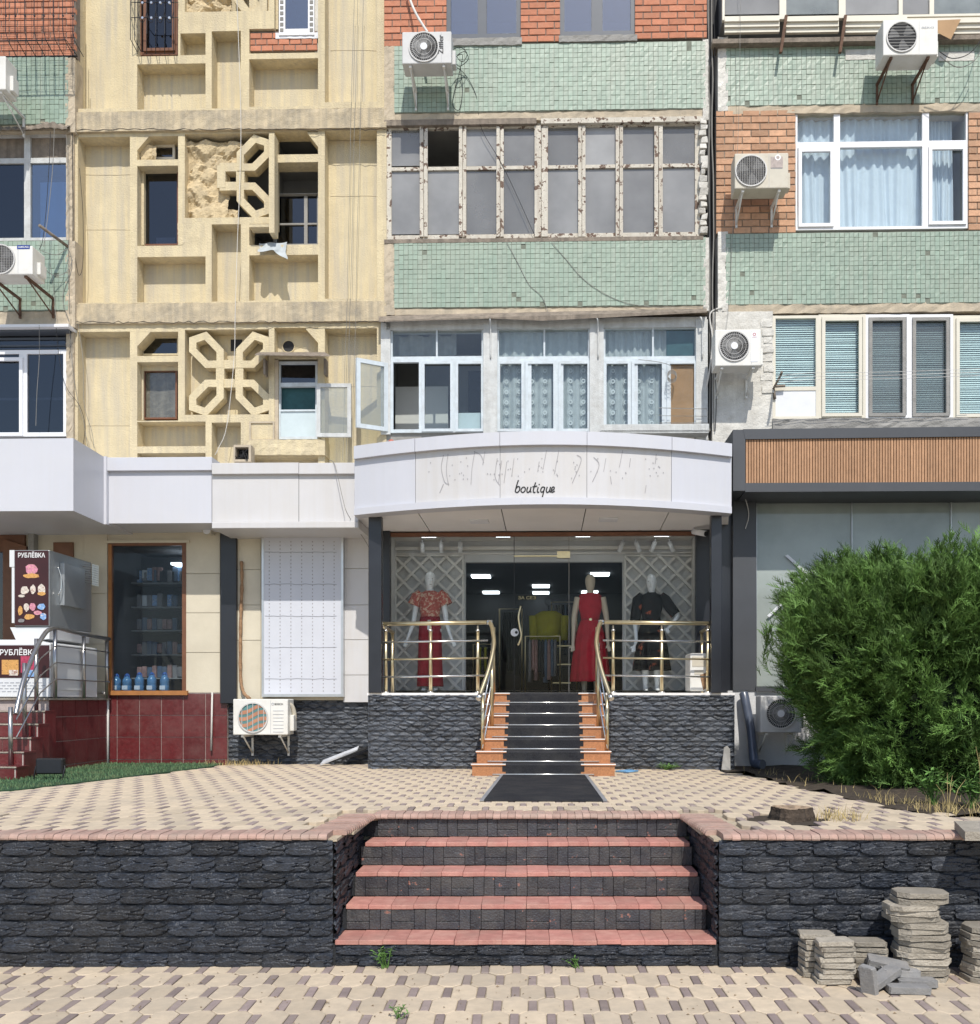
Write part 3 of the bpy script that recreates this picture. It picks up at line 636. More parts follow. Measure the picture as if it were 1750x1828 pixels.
def mosaic(parent, x0, y0, x1, y1, v, bare=(), seed=1):
    r = random.Random(seed); a, b, c, d = rectB(x0, y0, x1, y1, v)
    mb = MB(); mb.box(a - .01, b + .01, v + 0.002, v + 0.16, c - .01, d + .01); S = mb.obj('mosaic_spandrel', 'tile_bed', parent)
    mb = MB(); nx, nz = int((b - a) / TP), int((d - c) / TP); px, pz = (b - a) / nx, (d - c) / nz
    for i in range(nx):
        for k in range(nz):
            if r.random() < (0.0025 if k > 1 else .008 + .12 * max(0, math.sin(i * .31 + seed) * math.sin(i * .13 + 2))) or any(q[0] < i * px < q[1] and q[2] < k * pz < q[3] for q in bare): continue
            g = 0.0021 + r.uniform(0, .0012); z0, z1 = c + k * pz + g, c + (k + 1) * pz - g; u0, u1 = a + i * px + g, a + (i + 1) * px - g
            j = r.uniform(-.0025, .0025); z0 += j; z1 += j; f = v - 0.004 - r.uniform(0, .004); t1, t2 = r.uniform(-.002, .002), r.uniform(-.002, .002)
            t = r.uniform(.91, 1.06) * (0.93 if r.random() < .06 else 1); q = mb.v((u0, f + t1, z0), (u1, f - t1, z0), (u1, f + t2, z1), (u0, f - t2, z1), (u0, v + .004, z0), (u1, v + .004, z0), (u1, v + .004, z1), (u0, v + .004, z1))
            for fc in ((0, 1, 2, 3), (4, 5, 1, 0), (5, 6, 2, 1), (6, 7, 3, 2), (7, 4, 0, 3)): mb.face([q + e for e in fc], 0, t)
    mb.obj('mosaic_tile_field', 'green_tile', S, kind='stuff')
    return S
BRK = {}
def brick_mesh(mat):
    if mat not in BRK:
        mb = MB(); mb.bbox(-.5, .5, 0, .06, 0, 1, 0.0, 0)
        mb = MB(); mb.V = []; c = 0.02
        mb.bbox(-0.12, 0.12, 0, 0.06, 0, 0.088, 0.003); BRK[mat] = mb.mesh('brick', mat)
    return BRK[mat]
def bricks(parent, x0, y0, x1, y1, v, mat, mortar, pw=0.250, ph=0.0985, skip=()):
    a, b, c, d = rectB(x0, y0, x1, y1, v); mb = MB(); mb.box(a, b, v + 0.012, v + 0.16, c, d); W = mb.obj('brick_wall', mortar, parent)
    sk = [rectB(*q, v) for q in skip]; z = c + 0.004; k = 0; me = brick_mesh(mat)
    while z < d - 0.03:
        x = a - (pw / 2 if k % 2 else 0); zt = min(z + ph - .0155, d)
        while x < b:
            xa, xb = max(x, a), min(x + pw - 0.0145, b)
            if xb - xa > 0.03 and not any(q[0] < (xa + xb) / 2 < q[1] and q[2] < z + .045 < q[3] for q in sk):
                inst('brick', me, W, ((xa + xb) / 2, v + random.uniform(-.004, .003), z + random.uniform(-.002, .002)), (0, random.gauss(0, .006), random.gauss(0, .01)), ((xb - xa) / 0.24, 1, (zt - z) / 0.088))
            x += pw
        z += ph; k += 1
    return W
def slab(parent, name, x0, y0, x1, y1, v0, v1, mat, rough_=0.0, seed=3, n=None):
    a, b, c, d = rectB(x0, y0, x1, y1, v0)
    if not rough_:
        mb = MB(); mb.box(a, b, v0, v1, c, d); return mb.obj(name, mat, parent)
    r = random.Random(seed); mb = MB(); n = n or max(4, int((b - a) / 0.06)); m_ = max(2, int((d - c) / 0.05)); g = {}
    for i in range(n + 1):
        for k in range(m_ + 1):
            e = (i in (0, n)) or (k in (0, m_))
            g[i, k] = mb.v((lerp(a, b, i / n) + (0 if i in (0, n) else r.uniform(-.012, .012)), v0 + r.uniform(-rough_, rough_), lerp(c, d, k / m_) + (r.uniform(-rough_, rough_) * .7)))
    for i in range(n):
        for k in range(m_): mb.face([g[i, k], g[i + 1, k], g[i + 1, k + 1], g[i, k + 1]])
    for i in range(n):
        p, q = mb.V[g[i, 0]], mb.V[g[i + 1, 0]]; mb.poly([(p[0], v1, p[2]), (q[0], v1, q[2]), q, p])
        p, q = mb.V[g[i, m_]], mb.V[g[i + 1, m_]]; mb.poly([p, q, (q[0], v1, q[2]), (p[0], v1, p[2])])
    for k in range(m_):
        p, q = mb.V[g[0, k]], mb.V[g[0, k + 1]]; mb.poly([(p[0], v1, p[2]), p, q, (q[0], v1, q[2])])
        p, q = mb.V[g[n, k]], mb.V[g[n, k + 1]]; mb.poly([p, (p[0], v1, p[2]), (q[0], v1, q[2]), q])
    return mb.obj(name, mat, parent)
bld = thing('apartment_building', (-2, 0.3, TZ), 'apartment block with yellow concrete panels and green mosaic balconies left of the dark joint', 'building')
bl2 = thing('apartment_building', (5, 0.3, TZ), 'neighbouring apartment block with tan brick and white windows right of the dark joint', 'building')
mb = MB(); mb.box(-11, bu(1270, 1.5), 1.75, 1.9, 4.1, 13.5); mb.obj('rear_wall', 'room_mid', bld); mb = MB(); mb.box(bu(1270, 1.5), 11, 1.752, 1.902, 4.1, 13.5); mb.obj('rear_wall', 'room_mid', bl2)
slab(bld, 'balcony_base', 686, 772, 1266, 960, .06, .2, 'grey_cement'); slab(bl2, 'wall_base', 1272, 760, 2150, 960, .0, .2, 'grey_cement')
YV, YR = 0.05, 0.30                                                         # front of the yellow ribs, face of the recessed panels
def facade_panel(y0, y1, cells, cham=()):
    xs = [128, 690] + [a for c in cells for a in (c[0], c[2])]; ys = [y0, y1] + [max(y0, min(y1, a)) for c in cells for a in (c[1], c[3])]
    mb = MB(); mb.holes(xs, ys, lambda x, y: not any(c[0] < x < c[2] and c[1] < y < c[3] for c in cells), YV, YR + 0.02)
    for tri in cham: mb.pprism(tri, YV + 0.002, YR + 0.02)
    P = mb.obj('facade_panel', 'yellow_plaster', bld)
    for c in cells:
        if len(c) > 4: continue
        a, b, e, d = rectB(c[0], max(c[1], y0), c[2], min(c[3], y1), YV); mb = MB(); mb.box(a - .02, b + .02, YR, YR + .08, e - .02, d + .02); mb.obj('recess_panel', 'yellow_recess', P)
    return P
pA = facade_panel(-60, 196, [(139, -60, 232, 190), (580, -60, 673, 185), (245, 112, 367, 193), (378, 55, 430, 193), (445, 106, 568, 191), (445, 52, 568, 96, 1), (245, -60, 318, 98, 1), (330, -60, 480, 20), (490, -60, 568, 52, 1), (322, 58, 367, 97)])
pB = facade_panel(231, 540, [(139, 241, 232, 538), (580, 236, 673, 535), (245, 241, 318, 283, 1), (245, 294, 318, 437, 1), (330, 238, 480, 388, 1), (490, 236, 568, 277, 1), (490, 291, 568, 438, 1), (445, 400, 491, 438, 1),
      (245, 457, 367, 538), (378, 400, 430, 538), (445, 456, 568, 537)], [[(245, 241), (268, 241), (245, 268)], [(568, 236), (548, 236), (568, 262)]])
pC = facade_panel(575, 960, [(139, 590, 232, 958), (580, 588, 673, 958), (245, 591, 318, 634, 1), (245, 645, 318, 750, 1), (330, 588, 480, 740, 1), (490, 586, 568, 632, 1), (490, 640, 568, 790, 1),
      (245, 752, 367, 796), (245, 808, 367, 958), (378, 754, 430, 958), (450, 816, 568, 958)], [[(245, 591), (270, 591), (245, 618)], [(568, 586), (545, 586), (568, 612)]])
slab(bld, 'ledge', 128, 196, 690, 231, -0.0, 0.3, 'dirty_ledge', 0.004, 5)
slab(bld, 'ledge', 128, 540, 690, 575, -0.0, 0.3, 'dirty_ledge', 0.004, 6)
for y in (231, 575):                                                        # cracked joint under each ledge
    pts = [bp(x, y + random.uniform(-2.2, 2.2), YV - 0.052) for x in range(130, 690, 9)]
    mb = MB(); mb.tube(pts, 0.0045, 5); mb.obj('crack', 'dark_crack', bld)
for c in ((175, 312, 233), (175, 640, 232), (590, 90, 672), (590, 600, 672), (150, 410, 232), (145, 760, 232), (590, 350, 672), (590, 690, 672)):
    mb = MB(); mb.tube([bp(lerp(c[0] - 30 if c[0] < 200 else c[0], c[2], t), c[1] + random.uniform(-.6, .6), YR - .001) for t in (0, .25, .5, .75, 1)], 0.0035, 4); mb.obj('panel_seam', 'dirty_ledge', bld)
# the pierced concrete ornaments
def loop_px(cx, cy, sx, sy): return [(cx + sx * a, cy + sy * b) for a, b in ((17, 17), (17, 41), (43, 68), (66, 60), (66, 42), (41, 17))]
def ring(mb, px, w, v0, v1):
    P = [Vector((x, y)) for x, y in px]; n = len(P); area = sum(P[i - 1].x * P[i].y - P[i].x * P[i - 1].y for i in range(n)); s = 1 if area > 0 else -1
    def off(k):
        out = []
        for i in range(n):
            a, b, c = P[i - 1], P[i], P[(i + 1) % n]; d1, d2 = (b - a).normalized(), (c - b).normalized()
            n1, n2 = Vector((d1.y, -d1.x)) * s, Vector((d2.y, -d2.x)) * s; h = (n1 + n2).normalized(); out.append(b + h * (k / max(.45, h.dot(n1))))
        return out
    O, I = off(w), off(-w); f = lambda L, v: [bp(p.x, p.y, v0)[0::2] + (v,) for p in L]
    b = mb.v(*[(q[0], q[2], q[1]) for L, v in ((O, v0), (I, v0), (O, v1), (I, v1)) for q in f(L, v)])
    for i in range(n):
        j = (i + 1) % n
        for F in ((i, j, n + j, n + i), (2 * n + i, 2 * n + j, j, i), (n + i, n + j, 3 * n + j, 3 * n + i)): mb.face([b + e for e in (F if s < 0 else F)])
def ornament(cx, cy, quads, bars=True, name='pierced_ornament'):
    mb = MB()
    for k, (sx, sy) in enumerate(quads): ring(mb, loop_px(cx, cy, sx, sy), 6.4, YV + 0.012 + 0.003 * k, YR - 0.06)
    if bars:
        for x in ((-17, 17) if len(quads) > 2 else (-17, 17)): mb.pbox(cx + x - 7.4, cy - 20, cx + x + 7.4, cy + 20, YV + 0.024, YR - 0.05)
        for y in (-17, 17): mb.pbox(cx - 17 if len(quads) > 2 else cx - 20, cy + y - 7.6, cx + 19, cy + y + 7.6, YV + 0.028, YR - 0.05)
    return mb.obj(name, 'yellow_plaster', bld)
ornament(410, 667, [(1, 1), (-1, 1), (1, -1), (-1, -1)])
ornament(412, 315, [(1, 1), (1, -1)])
a, b, e, d = rectB(330, 588, 480, 740, YV); mb = MB(); mb.box(a, b, YR, YR + .08, e, d); mb.obj('recess_panel', 'yellow_recess', bld)
mb = MB(); mb.pbox(412, 606, 432, 626, YR - .012, YR + .05); mb.obj('vent_hole', 'ac_dark', bld)
# broken ornament: rubble plaster over the left half, voids on the right
def rubble(px, v0, amp, seed, mat='rubble_plaster', name='rubble_patch', nx=26, ny=34, lim=lambda x, y: True):
    r = random.Random(seed); x0, y0, x1, y1 = px; mb = MB(); g = {}
    lumps = [(r.uniform(x0, x1), r.uniform(y0, y1), r.uniform(10, 28), r.uniform(.25, 1), r.uniform(-1, 1)) for _ in range(16)]
    for i in range(nx + 1):
        for k in range(ny + 1):
            x, y = lerp(x0, x1, i / nx) + r.uniform(-1, 1), lerp(y0, y1, k / ny) + r.uniform(-1, 1)
            h = 0
            for lx, ly, lr, lh, sl in lumps:
                q = 1 - (abs(x - lx) * .8 + abs(y - ly - sl * (x - lx) * .5)) / lr
                if q > 0: h = max(h, lh * min(1, q * 2.2))
            g[i, k] = mb.v(bp(x, y, YV)[:1] + (v0 - amp * (h + r.uniform(0, .10)),) + bp(x, y, YV)[2:])
    for i in range(nx):
        for k in range(ny):
            if lim(lerp(x0, x1, i / nx), lerp(y0, y1, k / ny)): mb.face([g[i, k + 1], g[i + 1, k + 1], g[i + 1, k], g[i, k]])
    return mb.obj(name, mat, bld)
rubble((328, 244, 404, 392), YR - 0.09, 0.095, 4, lim=lambda x, y: True)
rubble((372, 246, 440, 304), YR - 0.07, 0.10, 9, nx=20, ny=16, lim=lambda x, y: x - 372 < 70 - abs(y - 262) * 1.1)
rubble((392, 366, 420, 390), YR - 0.02, 0.12, 12, nx=10, ny=8)
rubble((246, 252, 274, 285), YR - 0.06, 0.10, 14, nx=10, ny=8)
rubble((328, -60, 406, 20), YR - 0.05, 0.13, 15)
rubble((318, 396, 366, 438), YV + .01, 0.015, 16, nx=14, ny=10, mat='yellow_plaster', name='plaster_patch')
mb = MB(); ring(mb, [(424, -40), (424, -2), (446, 28), (470, 14), (470, -10), (448, -40)], 7, YV + .012, YR - .05); mb.obj('pierced_ornament', 'yellow_plaster', bld)
room(bld, 400, 238, 480, 388, YR, 0.8, 'room_mid')
# windows of the yellow wall
W = window(bld, 274, 258, 312, 284, 0.27, 4, mat='cream_pvc', gmat='dark_glass')
slab(bld, 'infill', 245, 241, 318, 258, 0.285, .36, 'yellow_recess')
slab(bld, 'infill', 246, 258, 274, 284, 0.285, .36, 'yellow_recess')
W = window(bld, 254, 296, 319, 438, 0.24, 3, mat='brown_frame', gmat='dark_glass', rm='room_dark')
slab(bld, 'recess_jamb', 245, 296, 257, 437, 0.20, .3, 'yellow_plaster'); slab(W, 'paper_sheet', 279, 424, 312, 437, 0.30, .31, 'white_board')
room(bld, 490, 236, 569, 277, 0.28, 0.6, 'room_mid')
W = window(bld, 488, 345, 569, 438, 0.34, 3, vx=[(543, 549)], hy=[(398, 401)], mat='grey_cement', gmat='dark_glass', rm='room_mid', depth=1.0)  # frame in cement grey: white wood with its shade painted in
room(bld, 490, 291, 569, 346, 0.30, 0.5, 'room_mid')
room(bld, 446, 402, 492, 438, 0.30, 0.5, 'room_mid')
mb = MB(); mb.pbox(480.5, 238, 490, 415, -0.13, YV + .02); mb.obj('concrete_fin', 'yellow_plaster', bld)
mb = MB(); mb.pbox(445, 400, 490, 405, -0.12, YV + .02); mb.obj('concrete_fin', 'yellow_plaster', bld)
# storey C windows
W = window(bld, 250, 600, 319, 634, 0.25, 3, mat='yellow_recess', gmat='dark_glass')
W = window(bld, 255, 660, 316, 748, 0.25, 3, mat='brown_frame', gmat='clear_glass', rm='room_dark'); slab(W, 'brown_curtain', 257, 662, 315, 746, .33, .335, 'weathered_wood', .008, 51)
slab(bld, 'infill', 245, 645, 256, 750, .22, .34, 'yellow_recess'); slab(bld, 'infill', 256, 645, 318, 661, .22, .34, 'yellow_recess')
slab(bld, 'infill', 490, 586, 568, 634, .24, .34, 'yellow_recess')
mb = MB(); c = bp(515, 618, .225); mb.disc(c, .098, 26, 0, .085, .03); mb.disc((c[0], c[1] + .01, c[2]), .086, 26, 1); mb.obj('round_vent', ['yellow_plaster', 'ac_dark'], bld)
W = window(bld, 496, 645, 568, 784, 0.10, 5, hy=[(683, 690), (731, 734)], mat='blue_white_wood', gmat=['dark_glass', 'milky_glass', 'milky_glass'], rm='room_dark', skip=(1,), label=None)
a = slab(W, 'dark_curtain', 501, 690, 566, 732, .20, .21, 'teal_cloth'); slab(W, 'pale_panel', 501, 734, 566, 780, .12, .13, 'pale_board')
slab(bld, 'window_surround', 486, 642, 497, 800, .06, .3, 'beige_plaster'); slab(bld, 'window_surround', 567, 642, 580, 800, .062, .3, 'beige_plaster'); slab(bld, 'sill', 440, 785, 580, 812, -.02, .3, 'yellow_plaster', 0.008, 8)
W = window(bld, 445, 752, 490, 787, 0.03, 3, mat='beige_plaster', gmat='dark_glass', rm='room_mid', depth=.25)
mb = MB()                                                                     # tin awning over the small window
p = [bp(468, 629, -.02), bp(590, 629, -.02), bp(582, 640, -.42), bp(455, 640, -.42)]
p = [bp(462, 630, .05), bp(580, 630, .05), (bp(590, 636, -.36)), (bp(455, 634, -.36))]
mb.prism(p, (0, 0, .012)); mb.pbox(470, 640, 474, 668, -.1, .04); mb.pbox(578, 640, 582, 668, -.1, .04); mb.obj('tin_awning', 'weathered_wood', bld)
def open_sash(parent, h0, h1, f0, f1, wd, mat, gm, label=None):                  # hinge edge (top, bottom points) and free edge
    h0, h1, f0, f1 = map(Vector, (h0, h1, f0, f1)); ux = (f0 - h0); L = ux.length; ux.normalize(); uz = (h0 - h1).normalized(); nn = ux.cross(uz) * .045; mb = MB()
    P = lambda a, b: h1 + ux * a + uz * b; Hh = (h0 - h1).length
    for a0, a1, b0, b1 in ((0, wd, 0, Hh), (L - wd, L, 0, Hh), (wd, L - wd, 0, wd), (wd, L - wd, Hh - wd, Hh)): mb.prism([P(a0, b0), P(a1, b0), P(a1, b1), P(a0, b1)], nn)
    S = mb.obj('open_sash', mat, parent, label); mb = MB(); mb.prism([P(wd, wd) + nn * .5, P(L - wd, wd) + nn * .5, P(L - wd, Hh - wd) + nn * .5, P(wd, Hh - wd) + nn * .5], nn * .1); mb.obj('pane', gm, S); return S
open_sash(bld, bp(567, 686, .0), bp(567, 781, .0), bp(628, 686, -.03), bp(628, 783, -.03), .055, 'old_white_wood', 'sash_glass', 'small open casement with peeling frame')
# top storey: barred window, white taped window, brick infill
Wt = window(bld, 246, -60, 319, 98, 0.16, 6, mat='brown_frame', gmat='dark_glass', rm='room_dark')
sash_lines(Wt, 256, -40, 312, 90, .13, 5, 'brown_frame')
mb = MB()
for k in range(5):
    mb.tube([bp(246 + k * 16, -60, -.16), bp(246 + k * 16, 30, -.16), bp(246 + k * 16, 60, -.2), bp(246 + k * 16, 80, -.1), bp(246 + k * 16, 96, .05)], .006, 5)
for y in (4, 31): mb.tube([bp(234, y, .04), bp(240, y, -.17), bp(310, y, -.17), bp(318, y, .04)], .006, 5)
for k in range(4):
    cx = 254 + k * 16
    for y in (4, 31): mb.disc(bp(cx + 0, y, -.185), .018, 10, 1, 0, .02)
    mb.tube(smooth_path([bp(cx - 8, 20, -.17), bp(cx - 4, 36, -.17), bp(cx, 40, -.17), bp(cx + 4, 36, -.17), bp(cx + 8, 20, -.17)], 3), .005, 4)
for x in (233, 240): mb.tube([bp(x, -60, .0), bp(x, 70, -.08), bp(x + 12, 92, .04)], .006, 5)
mb.obj('window_grille', ['dark_metal', 'silver_metal'], Wt)
slab(bld, 'infill', 445, -60, 497, 52, .12, .3, 'yellow_plaster'); slab(bld, 'infill', 562, -60, 570, 96, .12, .3, 'white_plaster')
bricks(bld, 447, 55, 566, 90, .085, 'red_brick', 'brick_mortar', .17, .092)
Ww = window(bld, 498, -60, 561, 62, .06, 11, mat='white_pvc', gmat='blue_glass', rm='room_mid'); slab(Ww, 'foam_bead', 492, 58, 568, 68, .075, .2, 'white_board', .006, 4)
mb = MB()
for k, y in enumerate(range(-20, 60, 10)):
    for x in (500, 553): mb.pbox(x, y, x + 6, y + 6, .054, .06)
mb.obj('film_tape', 'cable_grey', Ww, kind='stuff')
# ------------------------------------------------------------------ middle bay: balconies
bricks(bld, 686, -40, 797, 82, 0.0, 'red_brick', 'brick_mortar'); bricks(bld, 930, -40, 1000, 74, 0.0, 'red_brick', 'brick_mortar'); bricks(bld, 1134, -40, 1262, 68, 0.0, 'red_brick', 'brick_mortar')
W = window(bld, 797, -60, 930, 68, .03, 8, vx=[(853, 869)], mat='grey_frame', gmat='blue_glass', rm='room_mid'); W = window(bld, 1000, -60, 1134, 63, .03, 8, vx=[(1056, 1076)], mat='grey_frame', gmat='blue_glass', rm='room_mid')
slab(bld, 'cement_sill', 795, 67, 932, 80, -.03, .16, 'grey_cement', .006, 21); slab(bld, 'cement_sill', 998, 62, 1138, 73, -.03, .16, 'grey_cement', .006, 22)
mosaic(bld, 704, 78, 1260, 197, 0.0, [(4.25, 4.36, .82, .93)], 3)
slab(bld, 'beige_strip', 694, 194, 1262, 214, 0.012, .16, 'beige_plaster', .006, 23, 60); slab(bld, 'edge_strip', 686, 82, 705, 214, 0.0, .16, 'beige_plaster', .005, 24)
mosaic(bld, 704, 427, 1260, 547, 0.0, [(.0, .06, .0, .5)], 4)
slab(bld, 'beige_strip', 694, 545, 1264, 560, 0.012, .16, 'beige_plaster', .006, 25, 60); slab(bld, 'edge_strip', 686, 430, 705, 562, 0.0, .16, 'beige_plaster', .006, 26)
slab(bld, 'white_edge', 1255, 70, 1266, 213, -.004, .16, 'white_plaster', .006, 27); slab(bld, 'white_edge', 1256, 424, 1266, 555, -.004, .16, 'white_plaster', .006, 28)
# peeling wooden glazing
posts = [(750, 763), (820, 832), (887, 899), (955, 978), (1033, 1045), (1100, 1112), (1169, 1183)]
W1 = window(bld, 690, 218, 1250, 426, .07, 9, vx=posts, hy=[(295, 301)], mat='peeling_wood', gmat='dusty_glass', rm='room_mid', depth=1.1, skip=(2,), label='peeling wooden balcony glazing with dusty panes')
for a, b in posts:
    mb = MB(); mb.pbox(a - .5, 224, (a + b) / 2 - .6, 422, .035, .075); mb.obj('mullion', 'peeling_wood', W1)
    mb = MB(); mb.pbox((a + b) / 2 + .6, 224, b + .5, 422, .04, .075); mb.obj('mullion', 'peeling_wood', W1)
mb = MB(); mb.pbox(686, 212, 958, 222, .0, .1); mb.obj('head_rail', 'weathered_wood', W1); mb = MB(); mb.pbox(966, 209, 1256, 218, .0, .1); mb.obj('head_rail', 'peeling_wood', W1)
mb = MB(); mb.pbox(686, 424, 1256, 431, -.01, .1); mb.obj('sill', 'weathered_wood', W1)
for y in [214 + 11.5 * k for k in range(18)]:
    mb = MB(); c = bp(1256.5 + random.uniform(-2, 2), y, -.01); rr = lambda q: random.uniform(-q, q); hw_, hh_ = .05 + rr(.015), .04 + rr(.008)
    P8 = [(c[0] + sx * hw_ + rr(.014), -.01 + sy + rr(.02), c[2] + sz * hh_ + rr(.009)) for sz in (-1, 1) for sx, sy in ((-1, 0), (1, 0), (1, .1), (-1, .1))]; mb.V = P8
    for f in ((0, 1, 5, 4), (1, 2, 6, 5), (2, 3, 7, 6), (3, 0, 4, 7), (4, 5, 6, 7), (3, 2, 1, 0)): mb.face(f)
    mb.obj('broken_brick_end', 'white_plaster', W1, bevel=.008)
# lower balcony glazing: three bays
slab(bld, 'balcony_post', 680, 575, 697, 775, -.0, .2, 'old_white_wood'); slab(bld, 'balcony_post', 863, 570, 888, 778, -.03, .2, 'old_white_wood'); slab(bld, 'balcony_post', 1053, 570, 1078, 778, -.03, .2, 'old_white_wood'); slab(bld, 'balcony_post', 1243, 570, 1264, 785, -.02, .2, 'old_white_wood')
slab(bld, 'balcony_lintel', 690, 568, 1262, 586, .0, .2, 'old_white_wood')
bays = [(696, 865, [(748, 753), (806, 817)], 780), (886, 1055, [(933, 949), (990, 1006)], 972), (1076, 1246, [(1123, 1139), (1184, 1198)], 1166)]
for bi, (x0, x1, mul, tm) in enumerate(bays):
    Wb = window(bld, x0, 582, x1, 641, .04, 5, vx=[(tm - 1.5, tm + 1.5)], mat='blue_white_wood', gmat='clear_glass', rm=None, name='top_light')
    Wb = window(bld, x0, 640, x1, 772, .02, 6, vx=mul, mat='blue_white_wood', gmat='clear_glass', rm=None, skip=(0,) if bi == 0 else ())
    for k, (a, b) in enumerate([(x0, mul[0][0] + 4), (mul[0][0] + 3, mul[1][0] + 4), (mul[1][0] + 5, x1)]):
        if not (bi == 0 and k == 0): sash_lines(Wb, a + 2, 644, b - 1, 770, .0, 5, 'blue_white_wood')
    if bi > 0:                                                                # lace curtains with woven flowers
        n = 60; mb = MB(); a, b, c, d = rectB(x0 + 4, 586, (x1 - 3) if bi == 1 else 1193, 770, .14)
        for i in range(n + 1):
            u = lerp(a, b, i / n); yv = .16 + .018 * math.sin(i * 1.05) + .01 * math.sin(i * .37); mb.V += [(u, yv, c), (u, yv, d)]
        for i in range(n): mb.face([2 * i, 2 * i + 2, 2 * i + 3, 2 * i + 1], 0, 1, True)
        Cc = mb.obj('lace_curtain', 'lace', Wb); mb = MB()
        for i in range(int((b - a) / .19)):
            for k in range(9):
                u, w_ = a + .12 + i * .19 + (.0 if k % 2 else .0), c + .12 + k * .155
                if w_ < c + 1.2: mb.disc((u, .128, w_), .034, 10, 0, .016, .002); mb.tube([(u + .045 * math.sin(t), .13, w_ + .07 * math.cos(t)) for t in (0.6, 1.2, 1.9, 2.5)], .0045, 3); mb.tube([(u - .045 * math.sin(t), .13, w_ + .07 * math.cos(t)) for t in (0.6, 1.2, 1.9, 2.5)], .0045, 3)
        mb.obj('woven_flower', 'lace_flower', Cc, kind='stuff')
    else:
        slab(Wb, 'white_cupboard', 706, 690, 800, 770, .75, 1.15, 'room_light'); slab(Wb, 'pale_panel', 817, 737, 862, 770, .12, .13, 'pale_board'); slab(Wb, 'inner_window', 836, 662, 862, 735, .9, .95, 'ac_dark')
        n = 40; mb = MB(); a, b, c, d = rectB(700, 590, 815, 637, .2)
        for i in range(n + 1):
            u = lerp(a, b, i / n); yv = .22 + .02 * math.sin(i * .9); sag = .10 * abs(math.sin(i / n * 3.14 * 3.0)); mb.V += [(u, yv, c + .02), (u, yv, d - sag * .9)]
        for i in range(n): mb.face([2 * i, 2 * i + 2, 2 * i + 3, 2 * i + 1], 0, 1, True)
        mb.obj('hung_cloth', 'grey_cloth', Wb)
slab(Wb, 'cardboard_sheet', 1198, 648, 1244, 768, .05, .056, 'cardboard'); slab(Wb, 'blue_cloth', 1190, 586, 1240, 636, .12, .13, 'teal_cloth')
room(bld, 690, 582, 1250, 774, .21, 1.1, 'room_mid')
mb = MB(); P_ = [bp(676, 572, -.16), bp(880, 566, -.16), bp(970, 570, -.16), bp(1262, 555, -.16), bp(1262, 549, .06), bp(676, 562, .06)]
mb.prism([(p[0], p[1], p[2]) for p in P_], (0, 0, -.02)); mb.obj('tin_eave', 'weathered_wood', bld)
for x in (872, 1064, 1250): 
    mb = MB(); mb.tube(smooth_path([bp(x, 566, -.1), bp(x + 3, 570, -.15), bp(x + 4, 590, -.05), bp(x + 4, 640, -.04)], 4), .012, 6); mb.obj('awning_strut', 'old_white_wood', bld)
open_sash(bld, bp(693, 648, -.01), bp(693, 770, -.01), bp(637, 638, -.28), bp(637, 763, -.28), .06, 'blue_white_wood', 'sash_glass', 'pale blue casement swung wide open')
mb = MB(); mb.pbox(1072, 757, 1266, 772, -.24, -.2); mb.pbox(1072, 768, 1266, 773, -.24, 0.02)
for k in range(46): mb.pbox(1075 + k * 4.1, 758.5, 1077.4 + k * 4.1, 768, -.247, -.24)
mb.obj('slatted_ledge', 'old_white_wood', bld)
mb = MB(); mb.tube([bp(1176, 728, -.12), bp(1262, 730, -.12), bp(1264, 755, -.12), bp(1178, 755, -.12)], .006, 4, closed=True); mb.tube([bp(1176, 742, -.12), bp(1262, 743, -.12)], .004, 4); mb.obj('wire_rack', 'silver_metal', bld)
# ------------------------------------------------------------------ left bay
LV = -0.04
bricks(bld, -330, -40, 134, 103, LV, 'red_brick', 'brick_mortar', .245, .0905)
mosaic(bld, -330, 103, 122, 224, LV, [(1.1, 1.17, .58, .66), (1.05, 1.14, .2, .28)], 5); slab(bld, 'beige_strip', -330, 214, 134, 236, LV + .008, .2, 'beige_plaster', .008, 31, 30); slab(bld, 'edge_strip', 117, 103, 134, 236, LV - .004, .2, 'beige_plaster', .008, 32)
mb = MB(); n = 100; a, b, c, d = rectB(-330, 228, 126, 242, LV)                   # wavy tin edge with cables
for i in range(n + 1):
    u = lerp(a, b, i / n); s_ = .018 * math.sin(i * 2.1) + (.07 * math.exp(-((i - 92) / 5) ** 2)); mb.V += [(u, LV - .10, c + .03 + s_), (u, .0, d + .03 + s_), (u, LV - .10, c + .01 + s_ * .4), (u, .0, d - .02)]
for i in range(n): mb.face([4 * i, 4 * i + 4, 4 * i + 5, 4 * i + 1]); mb.face([4 * i + 2, 4 * i + 3, 4 * i + 7, 4 * i + 6]); mb.face([4 * i, 4 * i + 2, 4 * i + 6, 4 * i + 4])
mb.obj('tin_eave', 'weathered_wood', bld)
W = window(bld, -330, 240, 124, 432, .06, 6, vx=[(-160, -149), (43, 54)], hy=[(284, 293)], mat='old_white_wood', gmat=['dark_glass', 'blue_glass', 'dark_glass', 'dark_glass'], rm='room_dark', skip=(0, 2, 4))
slab(W, 'dark_board', -324, 246, 118, 284, .10, .12, 'weathered_wood'); slab(W, 'white_sheet', 72, 325, 120, 430, .14, .15, 'pale_board')
mosaic(bld, -330, 432, 122, 556, LV, (), 6); slab(bld, 'beige_strip', -330, 548, 134, 584, LV + .008, .2, 'beige_plaster', .008, 33, 30); slab(bld, 'edge_strip', 117, 430, 134, 584, LV - .004, .2, 'beige_plaster', .008, 34)
